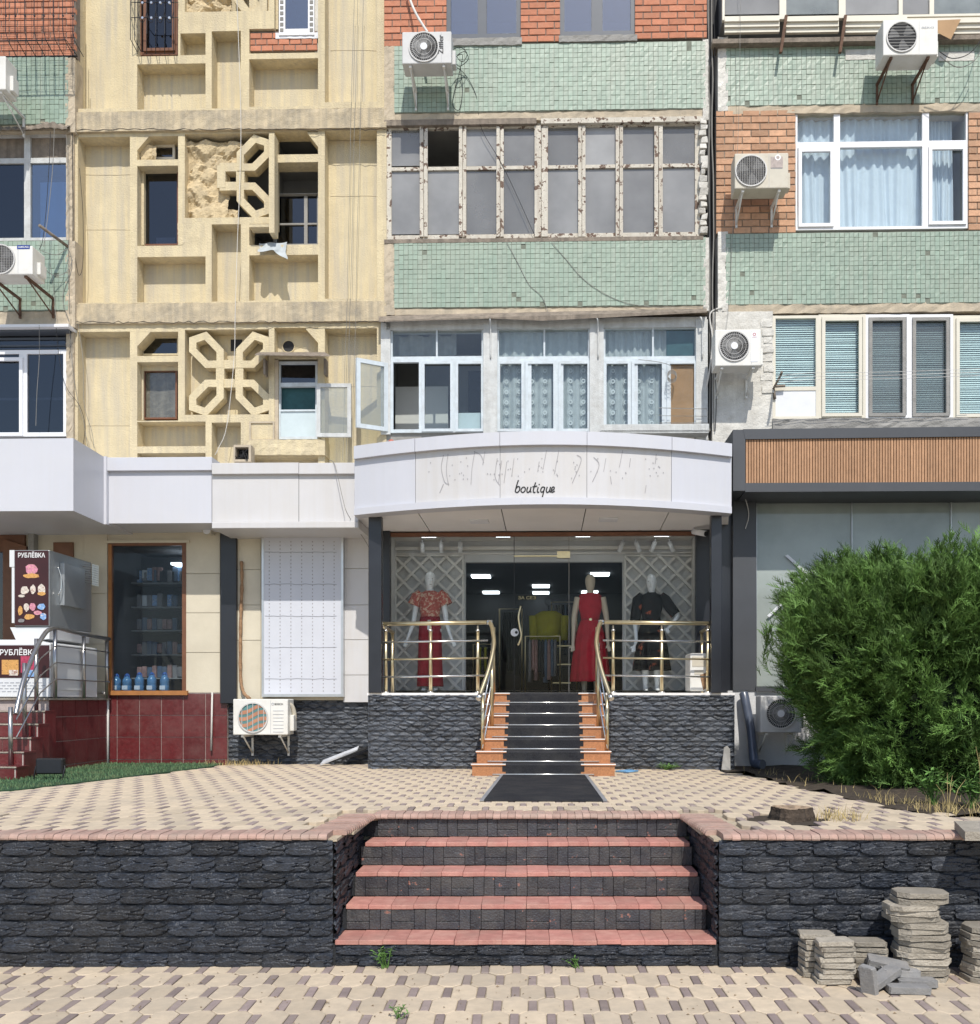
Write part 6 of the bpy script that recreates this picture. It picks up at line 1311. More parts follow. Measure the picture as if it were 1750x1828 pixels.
        for s_ in (-1, 1): q.prism([(cx + s_ * .008 * k, v - .085 * k, zb + 1.37 * k), (cx + s_ * .09 * k, v - .09 * k, zb + 1.38 * k), (cx + s_ * .05 * k, v - .05 * k, zb + 1.45 * k)][::s_], (0, .008, 0))
        q.obj('collar', 'floral_black', t)
    q = MB(); q.loft([(cx, v, zb - .012, .2, .17), (cx, v, zb, .2, .17)], 24); q.obj('base_plate', 'silver_metal', t)
mannequin(768, 1233, 1020, -.66, 'trousers', 'white mannequin in floral blouse and wide red trousers')
mannequin(1054, 1238, 1025, -.15, 'dress', 'faceless beige mannequin in a long red belted dress')
mannequin(1163, 1234, 1025, -.66, 'floral', 'white mannequin in a black floral shirt dress')
# ------------------------------------------------------------------ right-hand shop with wooden slat fascia
rs_ = thing('slat_shop_front', (bu(1500, -2), -2, TZ), 'anthracite framed shop front with vertical wooden slat fascia', 'shop front')
FVr = -2.15
mb = MB(); mb.pbox(1330, 775, 2150, 866, FVr + .06, -1.2); mb.obj('fascia_back', 'panel_gap', rs_)
mb = MB(); mb.pprism([(1327, 766), (2150, 757), (2150, 774), (1331, 784)], FVr, .1); mb.obj('top_frame', 'anthracite', rs_)
mb = MB(); mb.pbox(1309, 767, 1331, 876, FVr + .004, .1); mb.obj('left_frame', 'anthracite', rs_); mb = MB(); mb.pbox(1331, 860, 2150, 876, FVr + .002, -1.2); mb.obj('bottom_frame', 'anthracite', rs_)
a, b, c, d = rectB(1331, 779, 1335, 862, FVr + .03); SL = cbox('slat', .027, .04, 1, .003, 'wood_slat'); u = bu(1332, FVr) + .018; x_end = bu(2150, FVr)
while u < x_end: inst('slat', SL, rs_, (u, FVr + .045, (c + d) / 2 + .0), None, (1, 1, d - c + .02)); u += .0345
mb = MB(); mb.pbox(1309, 880, 1351, 1233, FVr + .60, -1.0); mb.obj('side_column', 'anthracite', rs_); mb = MB(); mb.pbox(1286, 900, 1309, 1236, FVr + .7, -1.0); mb.obj('return_panel', 'black_column', rs_)
mb = MB(); mb.pbox(1300, 1233, 2150, 1390, FVr + .62, -1.0); mb.obj('base_wall', 'whitewash', rs_); mb = MB(); mb.pbox(1350, 1225, 2150, 1234, FVr + .57, -1.0); mb.obj('window_sill', 'anthracite', rs_)
W = window(rs_, 1350, 884, 2150, 1228, FVr + .70, 1.5, vx=[(1521, 1522), (1698, 1699)], mat='aluminium', gmat='shop_haze', rm='room_light', depth=1.3, label='dusty shop window crossed with tape')
mb = MB(); mb.pbox(1392, 970, 2150, 1236, FVr + 1.8, FVr + 1.86); mb.obj('inner_arch', 'room_mid', W); mb = MB(); mb.pbox(1408, 993, 1500, 1236, FVr + 1.75, FVr + 1.79); mb.obj('inner_door', 'garment_dark', W)
mb = MB(); mb.pprism([(1402, 992), (1407, 990), (1470, 1046), (1466, 1050)], FVr + .690, FVr + .695); mb.pprism([(1490, 984), (1495, 987), (1374, 1102), (1370, 1099)], FVr + .687, FVr + .692); mb.obj('tape_cross', 'white_board', W)
# ------------------------------------------------------------------ air conditioners
def ac(x0, y0, x1, y1, vf, dep, vw, lab, fan, style, mat='ac_white', logo=None, brackets=(.16, .84), bmat='ac_white', side='r', tray=True):
    a, b, c, d = rectB(x0, y0, x1, y1, vf); t = thing('air_conditioner', ((a + b) / 2, vf + dep / 2, c), lab, 'air conditioner', 'outdoor air conditioner units')
    mb = MB(); mb.box(a, b, vf, vf + dep, c, d); body = mb.obj('casing', mat, t, bevel=.012)
    fc = bp(fan[0], fan[1], vf); r = fan[2] / F_ * (D0 + vf); f = vf - .004
    mb = MB(); mb.disc((fc[0], f, fc[2]), r, 32, 0, 0, .003); mb.obj('fan_opening', 'ac_dark' if style != 'stripe' else 'teal_blade', t)
    if style == 'stripe':
        mb = MB()
        for k in range(4):
            w0 = -r * .78 + k * r * .46; pts = []
            for s_ in range(9): xx = lerp(-1, 1, s_ / 8); lim = r * .98; X_ = xx * r * .95; Z_ = w0 + X_ * .25 + .02 * math.sin(xx * 3); pts.append((X_, Z_))
            for p, q in zip(pts[:-1], pts[1:]):
                z0_, z1_ = p[1], q[1]; hw_ = r * .13
                cl_ = lambda X_, Z_: max(-math.sqrt(max(0, r * r * .96 - X_ * X_)), min(math.sqrt(max(0, r * r * .96 - X_ * X_)), Z_))
                P4 = [(p[0], cl_(p[0], z0_ - hw_)), (q[0], cl_(q[0], z1_ - hw_)), (q[0], cl_(q[0], z1_ + hw_)), (p[0], cl_(p[0], z0_ + hw_))]
                if abs(P4[0][1] - P4[3][1]) > .002 or abs(P4[1][1] - P4[2][1]) > .002: mb.poly([(fc[0] + X_, f - .003, fc[2] + Z_) for X_, Z_ in P4])
        mb.obj('fan_blade', 'copper_blade', t)
    else:
        mb = MB()
        for k in range(3):
            a0 = k * 2.094 + .4; P3 = [(fc[0] + r * q * math.cos(a0 + s_), f - .002, fc[2] + r * q * math.sin(a0 + s_)) for q, s_ in ((.18, 0), (.55, -.2), (.92, -.1), (.92, .75), (.55, .7), (.2, .7))]; mb.poly(P3)
        mb.obj('fan_blade', 'fan_blade' if style != 'spoke2' else 'copper_blade', t)
    mb = MB(); mb.disc((fc[0], f - .014, fc[2]), r * 1.05, 32, 0, r * .97, .014)
    if style in ('spoke', 'spoke2'):
        for k in range(44): an = k * 6.2832 / 44; mb.tube([(fc[0] + r * .24 * math.cos(an), f - .014, fc[2] + r * .24 * math.sin(an)), (fc[0] + r * .98 * math.cos(an + .12), f - .012, fc[2] + r * .98 * math.sin(an + .12))], .0022, 3, caps=False)
        for q in (.55, .8): mb.tube([(fc[0] + r * q * math.cos(k * .2618), f - .014, fc[2] + r * q * math.sin(k * .2618)) for k in range(24)], .0022, 3, closed=True)
    elif style == 'wires':
        for k in range(-4, 5): z = k * r * .21; h_ = math.sqrt(max(0, r * r - z * z)); mb.tube([(fc[0] - h_, f - .012, fc[2] + z), (fc[0] + h_, f - .012, fc[2] + z)], .0035, 4)
    elif style == 'grid':
        for k in range(-8, 9):
            z = k * r * .115; h_ = math.sqrt(max(0, r * r - z * z)); mb.tube([(fc[0] - h_, f - .012, fc[2] + z), (fc[0] + h_, f - .012, fc[2] + z)], .002, 3); mb.tube([(fc[0] + z, f - .013, fc[2] - h_), (fc[0] + z, f - .013, fc[2] + h_)], .002, 3)
    else:
        for k in range(-2, 3): z = k * r * .38; h_ = math.sqrt(max(0, r * r - z * z)); mb.tube([(fc[0] + z, f - .012, fc[2] - h_), (fc[0] + z, f - .012, fc[2] + h_)], .005, 4)
    mb.obj('fan_grille', 'grille_wire', t)
    if style in ('spoke', 'spoke2'): mb = MB(); mb.disc((fc[0], f - .022, fc[2]), r * .24, 20, 0, 0, .008); mb.obj('hub', 'white_board', t)
    mb = MB(); sx = bp(fan[0] + fan[2] + 5, y0, vf)[0]; mb.box(sx, sx + .004, vf - .002, vf + .001, c + .02, d - .02)
    mb.obj('panel_seam', 'grey_ink', body)
    if side: mb = MB(); e = b if side == 'r' else a; s_ = 1 if side == 'r' else -1; mb.box(e, e + s_ * .05, vf + dep * .35, vf + dep * .85, c + .05, c + (d - c) * .55); mb.obj('valve_cover', mat, t, bevel=.006)
    for q in brackets:
        u = lerp(a, b, q); mb = MB(); mb.box(u - .018, u + .018, vf + .03, vw, c - .032, c - .002); mb.box(u - .014, u + .014, vw - .03, vw, c - .30, c - .03); mb.tube([(u, vf + .08, c - .03), (u, vw - .01, c - .27)], .011, 6); mb.obj('bracket', bmat, t)
    if logo:
        for (txt, x, y, h, m_, kw) in logo:
            cc = bp(x, y, vf); mb = MB()
            if txt == 'O': mb.disc((cc[0], vf - .004, cc[2]), h, 18, 0, h * .62, .003)
            elif txt == '#': mb.box(cc[0] - kw['w'] / 2, cc[0] + kw['w'] / 2, vf - .0035, vf + .001, cc[2] - h / 2, cc[2] + h / 2)
            else: text_geo(mb, txt, h, (cc[0], vf - .005, cc[2]), **kw)
            mb.obj('logo', m_, body)
    return t
ac(718, 56, 806, 113, -.62, .30, 0, 'grey air conditioner with dark vertical lettering over the top mosaic panel', (757, 84, 26), 'spoke', 'ac_grey', [('Ziffler', 787, 79, .075, 'black_ink', dict(rot90=True, bold=.012, width=.27))])
ac(1577, 35, 1675, 98, -.70, .34, RV, 'white air conditioner on rusty brackets under the shabby balcony', (1610, 66, 26), 'wires', 'ac_white', [('BEKO', 1657, 49, .028, 'grey_ink', dict(bold=.01, width=.17))], bmat='rusty_metal')
ac(1312, 273, 1408, 336, -.60, .30, RV, 'yellowed air conditioner with wire mesh hung on the tan brick wall', (1341, 305, 27), 'grid', 'ac_dirty', [('#', 1387, 290, .16, 'pale_grout', dict(w=.17)), ('O', 1389, 281, .04, 'white_ink', {}), ('#', 1387, 300, .012, 'grey_ink', dict(w=.15))])
ac(1277, 588, 1359, 653, -.60, .32, RV, 'white air conditioner with round spoked fan on the white plaster pier', (1311, 618, 26), 'spoke', 'ac_white', [('#', 1347, 619, .42, 'white_board', dict(w=.1)), ('O', 1347, 597, .022, 'red_ink', {}), ('GREE', 1347, 602, .011, 'red_ink', dict(width=.06))])
ac(-34, 439, 58, 490, -.85, .34, LV, 'white air conditioner with blue oval logo at the left edge', (1, 463, 26), 'grid', 'ac_white', [('#', 42, 441, .055, 'blue_ink', dict(w=.18)), ('SAMSUNG', 42, 441, .024, 'white_ink', dict(bold=.01, width=.15))], bmat='rusty_metal')
ac(-60, 100, 10, 160, -.70, .3, LV, 'cropped white air conditioner at the top left edge', (-30, 130, 24), 'wires', 'ac_white')
ac(416, 1248, 514, 1312, -1.62, .30, -1.13, 'white air conditioner with striped fan mounted low below the light box', (452, 1281, 26), 'stripe', 'ac_white', [('BOSCH', 498, 1257, .026, 'black_ink', dict(bold=.014, width=.11)), ('O', 487, 1257, .017, 'grey_ink', {})] + [('#', 497, 1269 + 6.3 * k, .006, 'grey_ink', dict(w=.14)) for k in range(7)])
ac(1358, 1242, 1432, 1308, -2.02, .30, FVr + .62, 'silver air conditioner half hidden behind the green bush', (1394, 1274, 26), 'spoke', 'ac_grey')
t = thing('portable_unit', (bu(1250, -1.9), -1.8, PZ), 'small peeling white unit standing on the porch behind the right railing', 'appliance'); mb = MB(); mb.pbox(1232, 1166, 1266, 1234, -1.95, -1.5); mb.obj('casing', 'ac_white', t, bevel=.02); mb = MB(); mb.pbox(1236, 1172, 1262, 1190, -1.955, -1.94); mb.pbox(1240, 1196, 1256, 1204, -1.955, -1.94); mb.obj('vent_panel', 'ac_dirty', t)
mb = MB(); mb.pprism([(1250, 1205), (1264, 1200), (1266, 1226), (1256, 1232)], -1.957, -1.95); mb.obj('torn_paper', 'pipe_wrap', t)
mb = MB(); mb.box(bu(648, -1.13), bu(694, GV) - .02, -1.06, .2, TZ, SOF + .3); mb.obj('party_wall', 'cream_wall', shop)
mb = MB(); mb.box(bu(1246, GV) + .02, bu(1320, GV), -.98, .2, TZ, SOF + .3); mb.obj('party_wall', 'black_column', rs_)
# ------------------------------------------------------------------ cables and small fixtures
def cable(px, r, mat, lab, k=5, name='cable', cat='cable', group=None):
    mb = MB(); mb.tube(smooth_path([bp(*p) for p in px], k), r, 5); return mb.obj(name, mat, None, lab, cat, group)
def vline(x, y0, y1, v, j=1.2, n=9, dx=0): return [(x + dx * i / n + random.uniform(-j, j), lerp(y0, y1, i / n), v) for i in range(n + 1)]
cable([(422, -30, .0), (430, 200, -.02), (428, 330, -.02), (424, 430, -.02), (420, 560, -.02), (418, 640, -.03), (405, 760, -.02), (390, 800, 0), (384, 812, .02)], .0048, 'cable_white', 'pale cable hanging down across the pierced concrete ornaments')
for x0, x1, l in ((633, 612, 'first thin wire down the right yellow pilaster'), (640, 618, 'second thin wire down the right yellow pilaster'), (650, 628, 'third thin wire down the right yellow pilaster')):
    cable(vline(x0, -30, 822, -.03, .8, 10, x1 - x0), .0032, 'cable_grey', l, 3)
cable([(588, 822, -1.9), (598, 830, -2.0), (612, 890, -2.03), (622, 920, -2.0), (655, 970, -1.3), (662, 990, -1.2)], .004, 'cable_grey', 'thin wire drooping over the weathered white canopy')
cable([(800, 112, -.1), (828, 130, -.03), (850, 170, -.01), (860, 230, .03), (900, 300, .03), (955, 420, .02)], .0042, 'cable_black', 'thin black wire trailing from the upper air conditioner', 5)
cable([(905, 432, -.02), (925, 470, -.015), (945, 508, -.015), (968, 530, -.015), (980, 562, -.02)], .0036, 'cable_grey', 'short wire over the lower mosaic panel')
cable([(985, 432, -.02), (1010, 462, -.015), (1050, 505, -.015), (1110, 538, -.015), (1180, 549, -.02), (1262, 548, -.02)], .0036, 'cable_grey', 'long sagging wire over the lower mosaic panel')
c_ = [(806, 90, -.3), (822, 84, -.25), (834, 96, -.2), (826, 110, -.2), (816, 100, -.25), (830, 92, -.2), (836, 106, -.15), (820, 118, -.1), (812, 104, -.2), (826, 98, -.2), (820, 130, -.05), (812, 160, -.04), (808, 186, -.03), (820, 196, -.03), (826, 160, -.03), (822, 120, -.1)]
cable(c_, .005, 'cable_black', 'tangle of black cable beside the upper grey air conditioner', 5)
mb = MB(); mb.tube(smooth_path([bp(727, -20, -.1), bp(734, 4, -.12), bp(745, 28, -.25), bp(760, 52, -.35), bp(764, 58, -.4)], 5), .018, 8); mb.obj('refrigerant_pipe', 'cable_white', None, 'white insulated pipe running down to the upper grey air conditioner', 'pipe')
for k, x in enumerate((1266, 1269, 1272, 1276)):
    cable(vline(x, -30, 770, .0 - .03 * k, 1.5, 14, 2), (.012, .008, .010, .006)[k], ('cable_grey', 'cable_black', 'cable_grey', 'cable_black')[k], ('thick grey cable in the dark joint', 'black cable in the dark joint', 'second grey cable in the dark joint', 'thin black cable at the right of the dark joint')[k], 3)
cable([(1262, 690, -.1), (1270, 640, -.08), (1272, 600, -.05), (1268, 560, -.06), (1290, 548, -.08)], .012, 'cable_white', 'pale cable curling round the joint by the white pier')
cable([(1322, -30, -.3), (1321, 120, -.2), (1318, 240, -.15), (1314, 330, -.2), (1308, 420, -.1), (1302, 540, -.1), (1295, 600, -.2)], .003, 'cable_grey', 'thin wire hanging past the yellowed air conditioner')
cable([(1678, 92, -.5), (1700, 104, -.5), (1730, 96, -.5), (1752, 70, -.4), (1760, 40, -.3)], .006, 'cable_black', 'black cable looping from the white air conditioner top right'); cable([(1678, 100, -.45), (1710, 120, -.4), (1740, 108, -.4), (1756, 80, -.4)], .006, 'cable_grey', 'grey cable looping below the black one top right')
for k, y in enumerate((664, 670, 676)):
    cable([(1388, y + 8, -.5), (1440, y + 2, -.5), (1530, y + 1, -.5), (1620, y - 1, -.5), (1760, y - 6, -.5)], .0035, 'cable_white', ('uppermost clothes line across the blinds', 'middle clothes line across the blinds', 'lowest clothes line across the blinds')[k], 4, 'clothes_line', 'clothes line')
mb = MB(); mb.tube([bp(1381, 694, RV), bp(1394, 670, -.45), bp(1396, 664, -.55)], .018, 6); mb.tube([bp(1381, 694, RV), bp(1384, 712, RV)], .02, 6); mb.tube([bp(1384, 690, -.1), bp(1402, 689, -.1)], .02, 5); mb.obj('line_bracket', 'weathered_wood', None, 'wooden clothes line bracket at the corner of the blinds', 'bracket')
mb = MB(); mb.tube([bp(70, 402, -.55), bp(121, 440, LV)], .022, 6); mb.obj('wooden_pole', 'weathered_wood', None, 'weathered wooden pole jutting from the left balcony', 'pole')
for k, q in enumerate([[(90, 235, -.2), (88, 290, -.22), (82, 380, -.25), (76, 430, -.3), (70, 445, -.4)], [(97, 230, -.2), (94, 300, -.2), (86, 380, -.22), (78, 440, -.3)], [(118, 240, -.1), (121, 300, -.06), (122, 420, -.06), (124, 560, -.06)], [(128, 60, -.06), (129, 250, -.02), (130, 420, -.03), (126, 600, -.04), (124, 640, -.04)],
                          [(75, 448, -.45), (100, 455, -.3), (122, 446, -.1), (128, 480, -.05), (112, 530, -.06), (124, 574, -.08)], [(74, 470, -.4), (92, 490, -.2), (118, 486, -.1), (134, 452, -.02)], [(142, 300, .04), (148, 380, .04), (148, 470, .03), (140, 490, 0), (132, 440, -.04)],
                          [(124, 580, -.1), (130, 660, -.04), (140, 720, .0), (150, 756, .02), (156, 796, .04)], [(138, 570, .0), (148, 640, .02), (150, 720, .02), (164, 770, .1), (168, 800, .1)], [(100, 582, -.15), (106, 640, -.1), (118, 690, -.06), (142, 724, .0), (152, 760, .02), (148, 796, .04)],
                          [(70, 580, -.2), (70, 640, -.16), (66, 700, -.14), (64, 760, -.12)], [(90, 470, -.2), (96, 520, -.12), (100, 575, -.15)]]):
    cable(q, .0045 if k < 6 else .0038, 'cable_grey' if k % 3 else 'cable_black', ['left of the two wires falling from the wavy tin edge', 'right of the two wires falling from the wavy tin edge', 'wire along the right side of the old left window', 'long wire down the edge of the left balconies', 'sagging wire from the wooden pole', 'cable loop beside the left mosaic', 'loose wire on the left yellow pilaster',
         'wire slanting to the angled white canopy', 'outer wire slanting down the left yellow pilaster', 'inner wire crossing to the left yellow pilaster', 'wire hanging in front of the lower left window', 'short wire under the blue logo air conditioner'][k], 5)
t = thing('junction_box', bp(432, 823, -.2), 'open junction box stuffed with black cables on the white canopy', 'junction box'); mb = MB(); mb.holes([417, 420, 444, 448], [794, 798, 820, 824], lambda x, y: x < 420 or x > 444 or y < 798 or y > 820, -.3, -.12); mb.obj('box_frame', 'beige_plaster', t); mb = MB(); mb.pbox(419, 797, 446, 821, -.14, -.12); mb.obj('back', 'ac_dark', t)
mb = MB(); r_ = random.Random(3); mb.tube(smooth_path([bp(r_.uniform(419, 445), r_.uniform(800, 823), r_.uniform(-.33, -.16)) for _ in range(26)], 4), .006, 5); mb.obj('cable_bundle', 'cable_black', t)
mb = MB(); mb.tube(smooth_path([bp(1200 + 8 * math.cos(a), 668 + 9 * math.sin(a) + a * .3, -.06 - .004 * a) for a in [i * .7 for i in range(36)]], 2), .005, 4); mb.tube(smooth_path([bp(1140, 642, -.05), bp(1170, 645, -.05), bp(1196, 652, -.06), bp(1202, 662, -.06)], 4), .004, 4); mb.obj('cable_coil', 'cable_grey', None, 'coil of grey cable hung on the cardboard casement', 'cable')
# rag on the window ledge
mb = MB(); n, m_ = 26, 10; c = bp(488, 438, -.02)
for i in range(n + 1):
    for k in range(m_ + 1):
        a, b = i / n, k / m_; x = 462 + 50 * a; drop = (0 if a < .55 else 17 * ((a - .55) / .45)) * b; y = 439 + 8 * b + drop + 1.4 * math.sin(a * 9 + 1) + 1.0 * math.sin(b * 7 + a * 5); v = .06 - .16 * b + .02 * math.sin(a * 17 + b * 3); mb.V.append(bp(x + 2 * math.sin(b * 5 + a * 9), y - (6 if b < .2 else 0), v))
for i in range(n):
    for k in range(m_): q = i * (m_ + 1) + k; mb.face([q, q + 1, q + m_ + 2, q + m_ + 1], 0, 1, True)
mb.obj('rag', 'lace', None, 'white striped rag hanging over the broken window ledge', 'cloth')
mb = MB(); mb.tube(smooth_path([bp(431, 1002, LW - .04), bp(432, 1040, LW - .05), bp(430, 1100, LW - .05), bp(429, 1160, LW - .05), bp(430, 1215, LW - .06), bp(436, 1238, LW - .12), bp(446, 1247, LW - .2)], 5), [.022 + .004 * math.sin(i * 2.3) for i in range(31)], 9); mb.obj('wrapped_pipe', 'pipe_wrap', None, 'brown taped pipe rising beside the black pilaster', 'pipe')
mb = MB(); mb.tube(smooth_path([bp(514, 1256, -1.5), bp(522, 1262, -1.45), bp(526, 1280, -1.4), bp(522, 1296, -1.4), bp(514, 1302, -1.45)], 5), .03, 8); mb.obj('pipe_loop', 'ac_dirty', None, 'taped pipe loop at the right of the low air conditioner', 'pipe')
mb = MB(); mb.tube([bp(379, 1236, LW - .03), bp(377, 1340, LW - .05)], .013, 8); mb.obj('drain_tube', 'cable_white', None, 'thin white tube on the maroon tiled base', 'pipe')
mb = MB(); mb.tube([bp(192, 1240, LW - .04), bp(192, 1372, LW - .04)], .022, 8); mb.tube([bp(182, 1236, LW - .04), bp(193, 1240, LW - .04)], .02, 8); mb.obj('corner_tube', 'cable_white', None, 'white plastic corner tube between landing and maroon base', 'pipe')
def camera_unit(x, y, v, lab, s=1):
    t = thing('security_camera', bp(x, y, v), lab, 'camera'); c = Vector(bp(x, y, v)); mb = MB(); mb.tube([c + Vector((.05 * s, .1, .11)), c + Vector((.04 * s, .06, .05)), c], .016, 8); mb.obj('arm', 'white_board', t); mb = MB(); mb.tube([c + Vector((.05 * s, .06, .02)), c + Vector((-.09 * s, -.11, -.04))], .04, 12); mb.obj('camera_body', 'white_board', t); mb = MB(); mb.tube([c + Vector((-.085 * s, -.105, -.038)), c + Vector((-.098 * s, -.122, -.043))], .034, 12); mb.obj('lens', 'black_ink', t)
camera_unit(127, 926, -1.95, 'white security camera under the angled white canopy'); camera_unit(1246, 950, -1.3, 'white security camera at the right end of the boutique soffit', -1)
t = thing('wall_lamp', bp(368, 946, LW - .1), 'small bulkhead lamp under the canopy beside the window', 'lamp'); mb = MB(); mb.pprism([(358, 940), (378, 940), (376, 952), (362, 952)], LW - .18, LW); mb.obj('housing', 'ac_dirty', t); mb = MB(); mb.disc(bp(369, 947, LW - .185), .05, 14); mb.obj('lens', 'white_board', t)
t = thing('floodlight', sp(90, 1398, 10.55), 'black floodlight standing on the artificial lawn', 'floodlight', fr=SF); q = t.o; mb = MB(); mb.box(q.x - .145, q.x + .145, q.y - .03, q.y + .05, TZ + .07, TZ + .24); mb.obj('housing', 'black_ink', t, bevel=.012); mb = MB(); mb.box(q.x - .13, q.x + .13, q.y - .036, q.y - .03, TZ + .085, TZ + .225); mb.obj('lens', 'black_column', t)
mb = MB(); mb.tube([(q.x - .155, q.y - .06, TZ), (q.x - .155, q.y, TZ + .15), (q.x - .145, q.y, TZ + .16)], .008, 6); mb.tube([(q.x + .155, q.y - .06, TZ), (q.x + .155, q.y, TZ + .15), (q.x + .145, q.y, TZ + .16)], .008, 6); mb.obj('stand', 'dark_metal', t)
# items at the foot of the walls
for k, (x0, x1, dy) in enumerate(((575, 640, 0), (590, 655, .12), (612, 660, .2))):
    p0, p1 = Vector(bp(x0, 1368, -1.55 + dy)), Vector(bp(x1, 1340, -1.2)); p0.z = TZ + .01 + .02 * k; mb = MB(); nn = Vector((.02, -.06, .03)); mb.prism([p0 - Vector((0, .09, 0)), p1 - Vector((0, .05, 0)), p1 + Vector((0, .05, .04)), p0 + Vector((0, .06, .04))], (0, -.006, .022)); mb.obj('plastic_board', ['film_plastic', 'cable_black', 'black_column'][k], None, ['pale plastic strip lying against the stone plinth', 'black plastic strip behind the pale one by the porch corner', 'dark folded sheet wedged into the porch corner'][k], 'board')
mb = MB(); mb.tube(smooth_path([(bu(1328, -1.62), -1.62, bw(1238, -1.62)), (bu(1331, -1.66), -1.66, bw(1252, -1.66)), (bu(1340, -1.75), -1.75, bw(1300, -1.75)), (bu(1346, -1.9), -1.9, TZ + .12), (bu(1350, -1.95), -1.95, TZ + .065), (bu(1362, -2.05), -2.05, TZ + .06)], 6), .06, 12); mb.obj('drain_pipe', 'pipe_blue_grey', None, 'bent blue grey drain pipe against the white base wall', 'pipe')
mb = MB(); mb.prism([(bu(1287, -2.4), -2.45, TZ), (bu(1304, -2.4), -2.42, TZ), (bu(1309, -2.4), -2.2, TZ + .26), (bu(1304, -2.4), -2.2, TZ + .30), (bu(1297, -2.4), -2.25, TZ + .28)], (0, .03, 0)); mb.obj('leaning_board', 'grey_cement', None, 'broken grey board leaning at the right porch corner', 'board')
mb = MB()
for k in range(5): mb.tube([(bu(1100 + k * 4, -2.6), -2.62 - .03 * k, TZ + .012), (bu(1124 + k * 3, -2.4), -2.5 - .04 * k, TZ + .02)], .011, 6)
mb.obj('plastic_strap', 'blue_plastic', None, 'bundle of blue plastic strips beside the boutique steps', 'strap')
cable([(1326, 878, FVr + .3), (1334, 900, FVr + .55), (1337, 922, FVr + .58), (1331, 944, FVr + .58)], .006, 'cable_white', 'short white cable end hanging on the anthracite column')
mb = MB(); mb.loft([(bu(700, -2.35), -2.4, zT - .028 + z, r, r) for z, r in ((0, .02), (.02, .04), (.05, .045), (.075, .03), (.085, .01))], 12); mb.obj('small_pot', 'fruit_red', None, 'small reddish object on the canopy top below the open casement', 'object')
mb = MB(); mb.box(bu(715, -2.1), bu(790, -2.1), -2.0, -1.7, zT - .028, zT + .03); mb.tube([(bu(712, -2.1), -1.95, zT), (bu(715, -2.1), -1.9, zT + .08)], .02, 6); mb.obj('black_plank', 'cable_black', None, 'black plank lying on the boutique canopy', 'plank')
# ------------------------------------------------------------------ tree stump
t = thing('tree_stump', (1.92, 7.18, TZ), 'cut tree stump set in the paving near the right coping', 'stump', fr=SF); mb = MB(); n = 40; r_ = random.Random(2); rad = [.135 + .02 * math.sin(i * .47 + 1) + r_.uniform(-.008, .008) for i in range(n)]
for z, f in ((-.03, 1.12), (.02, 1.08), (.05, 1.0), (.078, .98)): mb.V += [(1.92 + rad[i] * f * math.cos(i * 6.2832 / n) * 1.02, 7.18 + rad[i] * f * math.sin(i * 6.2832 / n), TZ + z + r_.uniform(-.004, .006)) for i in range(n)]
for k in range(3):
    for i in range(n): j = (i + 1) % n; mb.face([k * n + i, k * n + j, (k + 1) * n + j, (k + 1) * n + i])
mb.obj('bark', 'bark', t); mb = MB(); mb.V = [(1.92 + rad[i] * f * math.cos(i * 6.2832 / n), 7.18 + rad[i] * f * math.sin(i * 6.2832 / n), TZ + z + r_.uniform(-.002, .003)) for f, z in ((.98, .079), (.86, .084), (.55, .060), (.2, .062)) for i in range(n)]
for k in range(3):
    for i in range(n): j = (i + 1) % n; mb.face([k * n + i, k * n + j, (k + 1) * n + j, (k + 1) * n + i])
mb.face([3 * n + i for i in range(n)]); mb.obj('cut_face', 'stump_top', t)
mb = MB(); mb.disc((0, 0, 0), .3, 20); 
soil = MB(); soil.poly([(1.92 + .31 * math.cos(i * .3142), 7.18 + .31 * math.sin(i * .3142), TZ - .012) for i in range(20)]); soil.obj('soil_pit', 'soil', kind='structure', fr=SF)
# ------------------------------------------------------------------ stacks of old slabs by the wall
def slab_mesh(poly, th, mat, seed):
    r = random.Random(seed); bm = bmesh.new(); vs = [bm.verts.new((x + r.uniform(-.004, .004), y + r.uniform(-.004, .004), 0)) for x, y in poly]; f = bm.faces.new(vs); ex = bmesh.ops.extrude_face_region(bm, geom=[f]); bmesh.ops.translate(bm, vec=(0, 0, th), verts=[e for e in ex['geom'] if isinstance(e, bmesh.types.BMVert)])
    bmesh.ops.recalc_face_normals(bm, faces=bm.faces); bmesh.ops.bevel(bm, geom=bm.edges[:], offset=.0028, segments=1, affect='EDGES')
    for v in bm.verts: v.co += Vector((r.uniform(-.004, .004), r.uniform(-.004, .004), r.uniform(-.0012, .0012)))
    me = bpy.data.meshes.new('old_paving_block'); bm.to_mesh(me); bm.free(); me.materials.append(MATS[mat]); return me
OCT8 = lambda w, l, c: [(-w, -l + c), (-w + c, -l), (w - c, -l), (w, -l + c), (w, l - c), (w - c, l), (-w + c, l), (-w, l - c)]
OCTS = [slab_mesh(OCT8(.155, .12, .055), .0325, 'old_concrete', 3 + k) for k in range(3)]; RECS = [slab_mesh(OCT8(.102, .075, .012), .029, 'old_concrete', 13 + k) for k in range(3)]; BLK = [slab_mesh(OCT8(.12, .045, .008), .042, 'grey_block', 23 + k) for k in range(2)]
def place(me, lab, cat, grp, loc, rot, name):
    o = bpy.data.objects.new(name, me); COL.objects.link(o); o.location = loc; o.rotation_euler = rot; props(o, lab, cat, grp); return o
ordn = ['bottom', 'second', 'third', 'fourth', 'fifth', 'sixth', 'seventh', 'eighth', 'ninth', 'tenth', 'eleventh', 'twelfth', 'thirteenth', 'fourteenth', 'fifteenth']
r_ = random.Random(8)
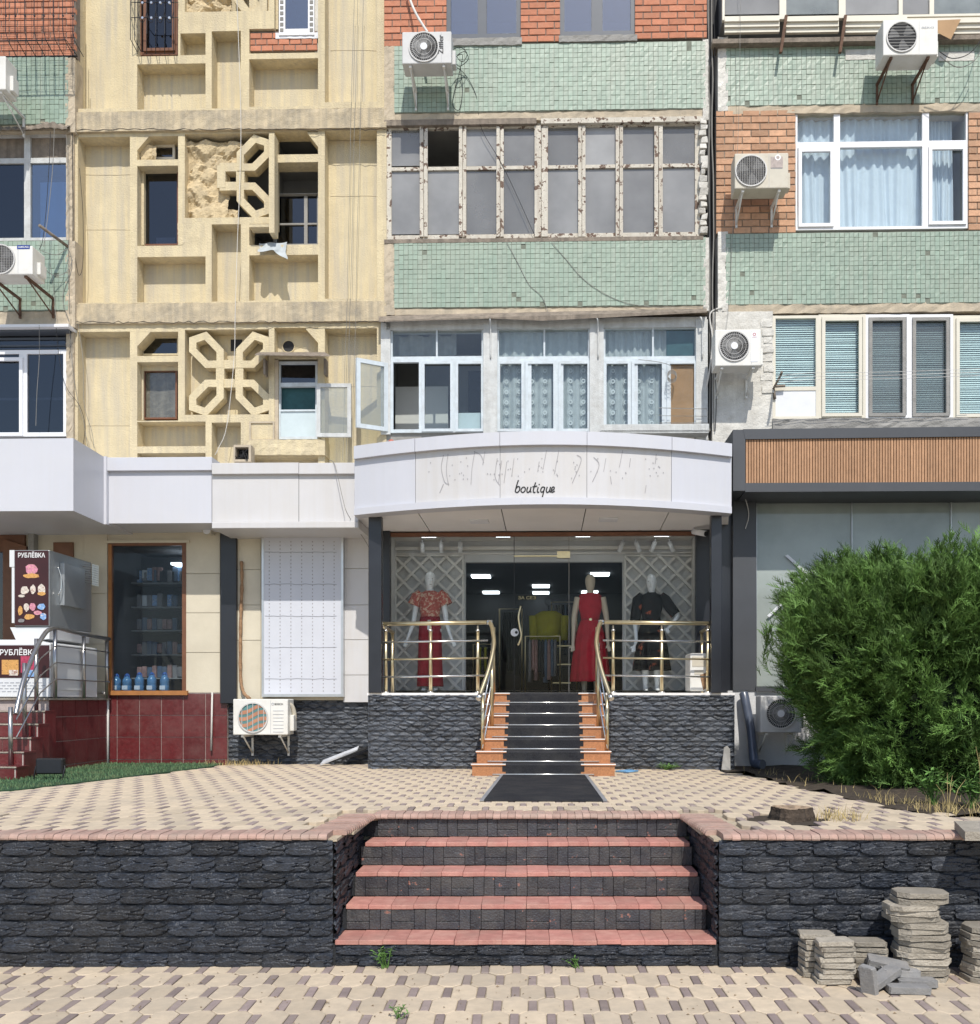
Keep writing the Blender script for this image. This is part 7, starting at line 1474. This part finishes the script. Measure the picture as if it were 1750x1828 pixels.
def stack(cx, cy, n, meshes, th, what, rz=0, jit=.012, grp='old slabs stacked by the wall', shift=None):
    z = 0.0
    for k in range(n):
        dx, dy = (shift(k) if shift else (0, 0)); nm = 'topmost' if k == n - 1 else ordn[k] + (' slab up' if k else '')
        lab = ('topmost slab of ' if k == n - 1 else ('bottom slab of ' if k == 0 else ordn[k] + ' slab from the bottom of ')) + what
        place(meshes[k % len(meshes)], lab, 'paving slab', grp, (cx + dx + r_.uniform(-jit, jit), cy + dy + r_.uniform(-jit, jit), z), (r_.gauss(0, .010), r_.gauss(0, .012), rz + r_.gauss(0, .08)), 'old_paving_block'); z += th + r_.uniform(.001, .004)
    return z
stack(2.41, 6.03, 15, OCTS, .0332, 'the tall octagonal stack', .0, .010, shift=lambda k: (-.0, 0) if k < 10 else ((-.055, .02) if k < 13 else (.01, .03)))
stack(2.83, 6.02, 9, OCTS, .0345, 'the octagonal stack at the right edge', .1)
stack(1.85, 5.95, 8, RECS, .0305, 'the neat rectangular stack nearest the steps', .04)
stack(1.80, 6.11, 8, RECS, .0305, 'the rectangular stack behind the nearest one', .03, shift=lambda k: (-.0, .0))
stack(2.105, 6.08, 7, RECS, .0305, 'the rectangular stack beside the tall octagonal one', -.05)
for k, (x, y, z, rx, ry, rz, lab) in enumerate([(1.965, 5.70, .045, .0, 1.35, .75, 'grey block standing on edge before the stacks'), (2.10, 5.80, .052, .12, -.32, .55, 'tilted dark grey block leaning on the heap'), (2.21, 5.72, .004, 0, 0, -.1, 'grey block lying flat at the front of the heap'), (2.30, 5.83, .012, .05, .04, .06, 'wide grey block behind the front one'),
          (2.16, 5.92, .10, .25, .18, -.25, 'long pale block resting on top of the heap'), (2.22, 5.88, .06, .1, .1, .2, 'pale broken slab inside the heap'), (2.04, 5.93, .02, 0, 0, 1.4, 'small grey block between the rectangular stacks')]):
    place(BLK[k % 2], lab, 'block', 'loose grey blocks in the heap', (x, y, z), (rx, ry, rz), 'grey_block')
t = MB(); t.prism([(2.655, 5.97, TZ + .009), (3.6, 5.9, TZ + .009), (3.7, 6.6, TZ + .009), (2.82, 6.5, TZ + .009)], (0, 0, .055)); t.obj('concrete_slab', 'old_concrete', None, 'concrete slab jutting over the coping at the right edge', 'slab', fr=SF)
# ------------------------------------------------------------------ weeds, dry grass, litter
def plant(name, lab, cx, cy, z, n, h, spread, mat, leafw=.012, dry=0, group=None):
    mb = MB(); r = random.Random(int(cx * 100 + cy * 10))
    for k in range(n):
        a = r.uniform(0, 6.283); l = h * r.uniform(.5, 1.1); e = spread * r.uniform(.2, 1); p0 = Vector((cx + r.uniform(-.02, .02), cy + r.uniform(-.02, .02), z)); p2 = p0 + Vector((math.cos(a) * e, math.sin(a) * e * .7, l)); p1 = (p0 + p2) / 2 + Vector((0, 0, l * .2)); mb.tube([p0, p1, p2], [.0028, .0022, .001], 4)
        for q in range(6 if not dry else 2):
            s = r.uniform(.3, 1.0); b = p0.lerp(p2, s) + Vector((0, 0, l * .2 * (1 - abs(2 * s - 1)))); aa = r.uniform(0, 6.283); L = leafw * r.uniform(2, 4.5); d1 = Vector((math.cos(aa), math.sin(aa), r.uniform(-.2, .7))).normalized() * L; d2 = Vector((-math.sin(aa), math.cos(aa), r.uniform(-.3, .3))) * leafw * .6
            i = mb.v(tuple(b), tuple(b + d1 * .5 + d2), tuple(b + d1), tuple(b + d1 * .5 - d2)); mb.face([i, i + 1, i + 2, i + 3], 0, r.uniform(.6, 1.5))
    return mb.obj(name, mat, None, lab, 'plant', group, fr=SF)
plant('weed', 'leafy weed growing at the foot of the steps', -.92, 6.25, 0, 12, .12, .08, 'weed_leaf', .010); plant('weed', 'small weed at the foot of the steps right of centre', .30, 6.26, 0, 9, .06, .07, 'weed_leaf', .008)
plant('weed', 'small weed between the front paving stones', -.70, 5.27, 0, 7, .07, .05, 'weed_leaf', .008); plant('weed', 'weed sprouting at the foot of the right porch wall', 1.70, 12.15, TZ, 20, .08, .25, 'weed_leaf', .014)
for k, (x, y, l) in enumerate(((3.30, 8.0, 'leafy green weed at the front edge of the planting bed'), (3.52, 7.8, 'green weed at the right of the planting bed front'))): plant('weed', l, x, y, TZ, 34, .30, .22, 'weed_leaf', .02)
for k, (x, y, h_, l) in enumerate(((3.45, 7.45, .5, 'tall dry weed stalk right of the green weeds'), (3.25, 7.6, .28, 'short dry weed stalk left of the tall one'), (3.62, 7.5, .4, 'dry seed stalk at the right edge'))): plant('dry_weed', l, x, y, TZ, 5, h_, .12, 'dry_grass', .008, 1)
pts = []; r_ = random.Random(12)
for _ in range(650): x = r_.uniform(2.95, 4.2); y = r_.gauss(7.5 + max(0, (3.3 - x)) * 2.2, .28); pts.append((x, y, TZ))
for _ in range(120): a = r_.uniform(-1.2, .9); q = r_.uniform(.16, .42); pts.append((1.98 + q * math.cos(a) * 1.2, 7.14 + q * math.sin(a) * .6, TZ))
for _ in range(70): t_ = r_.random(); pts.append((lerp(2.55, 3.0, t_) + r_.uniform(-.05, .35), lerp(11.9, 7.9, t_), TZ))
for _ in range(200): pts.append((bu(430, -1.3) + r_.gauss(0, .22), 13.05 + r_.uniform(-.12, .08), TZ))
blades('dry_grass', pts, 'dry_grass', None, .03, .11, .0025, 1.2, 'tufts of dry grass around stump, bed and walls', 'grass')
mb = MB()
for _ in range(520):
    if r_.random() < .6: x, y, z = r_.uniform(-3.3, 3.4), r_.uniform(5.15, 6.25), .002
    else: x, y, z = r_.uniform(-3, 3), r_.uniform(7.9, 12), TZ + .002
    a = r_.uniform(0, 6.28); s_ = r_.uniform(.004, .013); d1 = Vector((math.cos(a), math.sin(a), 0)) * s_; d2 = Vector((-math.sin(a), math.cos(a), 0)) * s_ * .45; p = Vector((x, y, z)); i = mb.v(tuple(p - d1), tuple(p - d2 + Vector((0, 0, s_ * .5))), tuple(p + d1), tuple(p + d2 + Vector((0, 0, s_ * .3)))); mb.face([i, i + 1, i + 2, i + 3])
mb.obj('leaf_litter', 'leaf_litter', None, 'scattered dry leaf bits on the paving', 'litter', None, 'stuff', SF, origin=(0, 6, 0))
# ------------------------------------------------------------------ the big feathery evergreen bush
rng = np.random.default_rng(5)
bc = np.array([4.95, 10.35, TZ]); RX, RY = 2.20, 1.55; BH = 2.36
def surf(th, hz):                                                             # radius factor by height fraction, with lumps
    prof = np.interp(hz, [0, .1, .2, .4, .58, .72, .84, .93, 1.0], [.90, .93, .93, .95, 1.0, 1.0, .94, .83, .58])
    lump = 1 + .06 * np.sin(3 * th + 7 * hz) + .05 * np.sin(7 * th - 6 * hz + 1) + .045 * np.sin(13 * th + 13 * hz)
    return prof * lump
def plumes(c, d, L, tint):                                                    # feathery sprigs: alternate barbs along a drooping stem
    n = len(c); a = np.cross(d, rng.normal(0, 1, (n, 3))); a /= np.linalg.norm(a, axis=1)[:, None]; b = np.cross(d, a); V = []; nb = 9
    for s in range(nb):
        t = (s + .6) / nb; side = 1 if s % 2 else -1; bend = np.array([0, 0, -.20]) * t * t
        p = c + (d * t + bend) * L[:, None]; bl = L * (.42 * (1 - t) + .10); dirv = d * .84 + a * side * .46 + b * (.26 if s % 3 else -.26)
        w_ = (.0036 + .0036 * (1 - t)); q = p + dirv * bl[:, None]; sidev = np.cross(dirv, b + a * .3); sidev /= np.linalg.norm(sidev, axis=1)[:, None]
        V += [p + sidev * w_, p - sidev * w_, q]
    V += [c + a * .004, c - a * .004, c + (d + np.array([0, 0, -.20])) * L[:, None]]
    return np.stack(V, 1).reshape(-1, 3), np.repeat(tint, nb + 1)
def branches(n, per, dl, dh):                                                 # boughs reaching out of the crown, each carrying its own sprigs
    th = rng.uniform(0, 2 * np.pi, n); hz = rng.beta(1.05, 1.0, n); rr = surf(th, hz) * rng.uniform(dl, dh, n)
    tip = np.stack([bc[0] + RX * rr * np.cos(th), bc[1] + RY * rr * np.sin(th), bc[2] + .06 + hz * BH * (1 + .02 * np.sin(5 * th) + .035 * np.sin(9 * th + 2))], 1)
    keep = (tip[:, 1] < 11.9) & ((tip[:, 1] < bc[1] + .35) | (hz > .6)); tip, th, hz = tip[keep], th[keep], hz[keep]; n = len(tip)
    out = np.stack([np.cos(th) * RY, np.sin(th) * RX, np.zeros(n)], 1); out /= np.linalg.norm(out, axis=1)[:, None]
    d = out * np.interp(hz, [0, .6, 1], [1., .8, .35])[:, None] + np.array([0, 0, 1.0]) * np.interp(hz, [0, .3, .7, 1], [.0, .35, .9, 1.6])[:, None] + rng.normal(0, .25, (n, 3)); d /= np.linalg.norm(d, axis=1)[:, None]
    BL = rng.uniform(.30, .60, n); bt = rng.uniform(.55, 1.35, n)
    i = np.repeat(np.arange(n), per); s = rng.uniform(0, 1, len(i)); c = tip[i] - d[i] * (BL[i] * (1 - s))[:, None] + rng.normal(0, 1, (len(i), 3)) * (.055 * (1 - .5 * s))[:, None]
    dd = d[i] + rng.normal(0, .42, (len(i), 3)); dd /= np.linalg.norm(dd, axis=1)[:, None]
    return plumes(c, dd, rng.uniform(.12, .27, len(i)) * (1.15 - .35 * s), bt[i] * rng.uniform(.75, 1.25, len(i)))
Vs, Ts = [], []
for args in ((1900, 34, .88, 1.02), (380, 30, .76, .88)): v_, t_ = branches(*args); Vs.append(v_); Ts.append(t_)
V = np.concatenate(Vs); T = np.concatenate(Ts); nf = len(T)
bush = thing('evergreen_bush', tuple(bc), 'large feathery green evergreen bush at the right', 'bush', fr=SF)
me = bpy.data.meshes.new('foliage'); me.vertices.add(len(V)); me.vertices.foreach_set('co', (V - bc).astype(np.float32).ravel()); me.loops.add(nf * 3); me.loops.foreach_set('vertex_index', np.arange(nf * 3, dtype=np.int32)); me.polygons.add(nf); me.polygons.foreach_set('loop_start', np.arange(0, nf * 3, 3, dtype=np.int32)); me.polygons.foreach_set('loop_total', np.full(nf, 3, dtype=np.int32))
at = me.attributes.new('tint', 'FLOAT', 'FACE'); at.data.foreach_set('value', T.astype(np.float32)); me.update(calc_edges=True); me.materials.append(MATS['bush_leaf']); o = bpy.data.objects.new('crown', me); COL.objects.link(o); o.parent = bush.obj
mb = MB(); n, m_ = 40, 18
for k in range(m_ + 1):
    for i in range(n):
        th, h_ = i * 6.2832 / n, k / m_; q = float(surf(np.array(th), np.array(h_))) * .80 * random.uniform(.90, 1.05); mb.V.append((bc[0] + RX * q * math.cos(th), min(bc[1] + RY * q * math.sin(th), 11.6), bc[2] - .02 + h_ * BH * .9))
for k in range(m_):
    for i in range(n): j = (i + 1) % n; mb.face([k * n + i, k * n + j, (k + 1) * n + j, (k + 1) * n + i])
mb.face([m_ * n + i for i in range(n)]); mb.obj('shade_core', 'bush_core', bush)  # closed shell in near-black green, painting the shade inside the crown
for k in range(3): mb = MB(); mb.tube([(bc[0] - .5 + .5 * k, bc[1] - .2, TZ - .05), (bc[0] - .55 + .55 * k, bc[1] - .2, TZ + .8), (bc[0] - .6 + .6 * k, bc[1], TZ + 1.8)], [.06, .045, .02], 8); mb.obj('trunk', 'bark', bush)
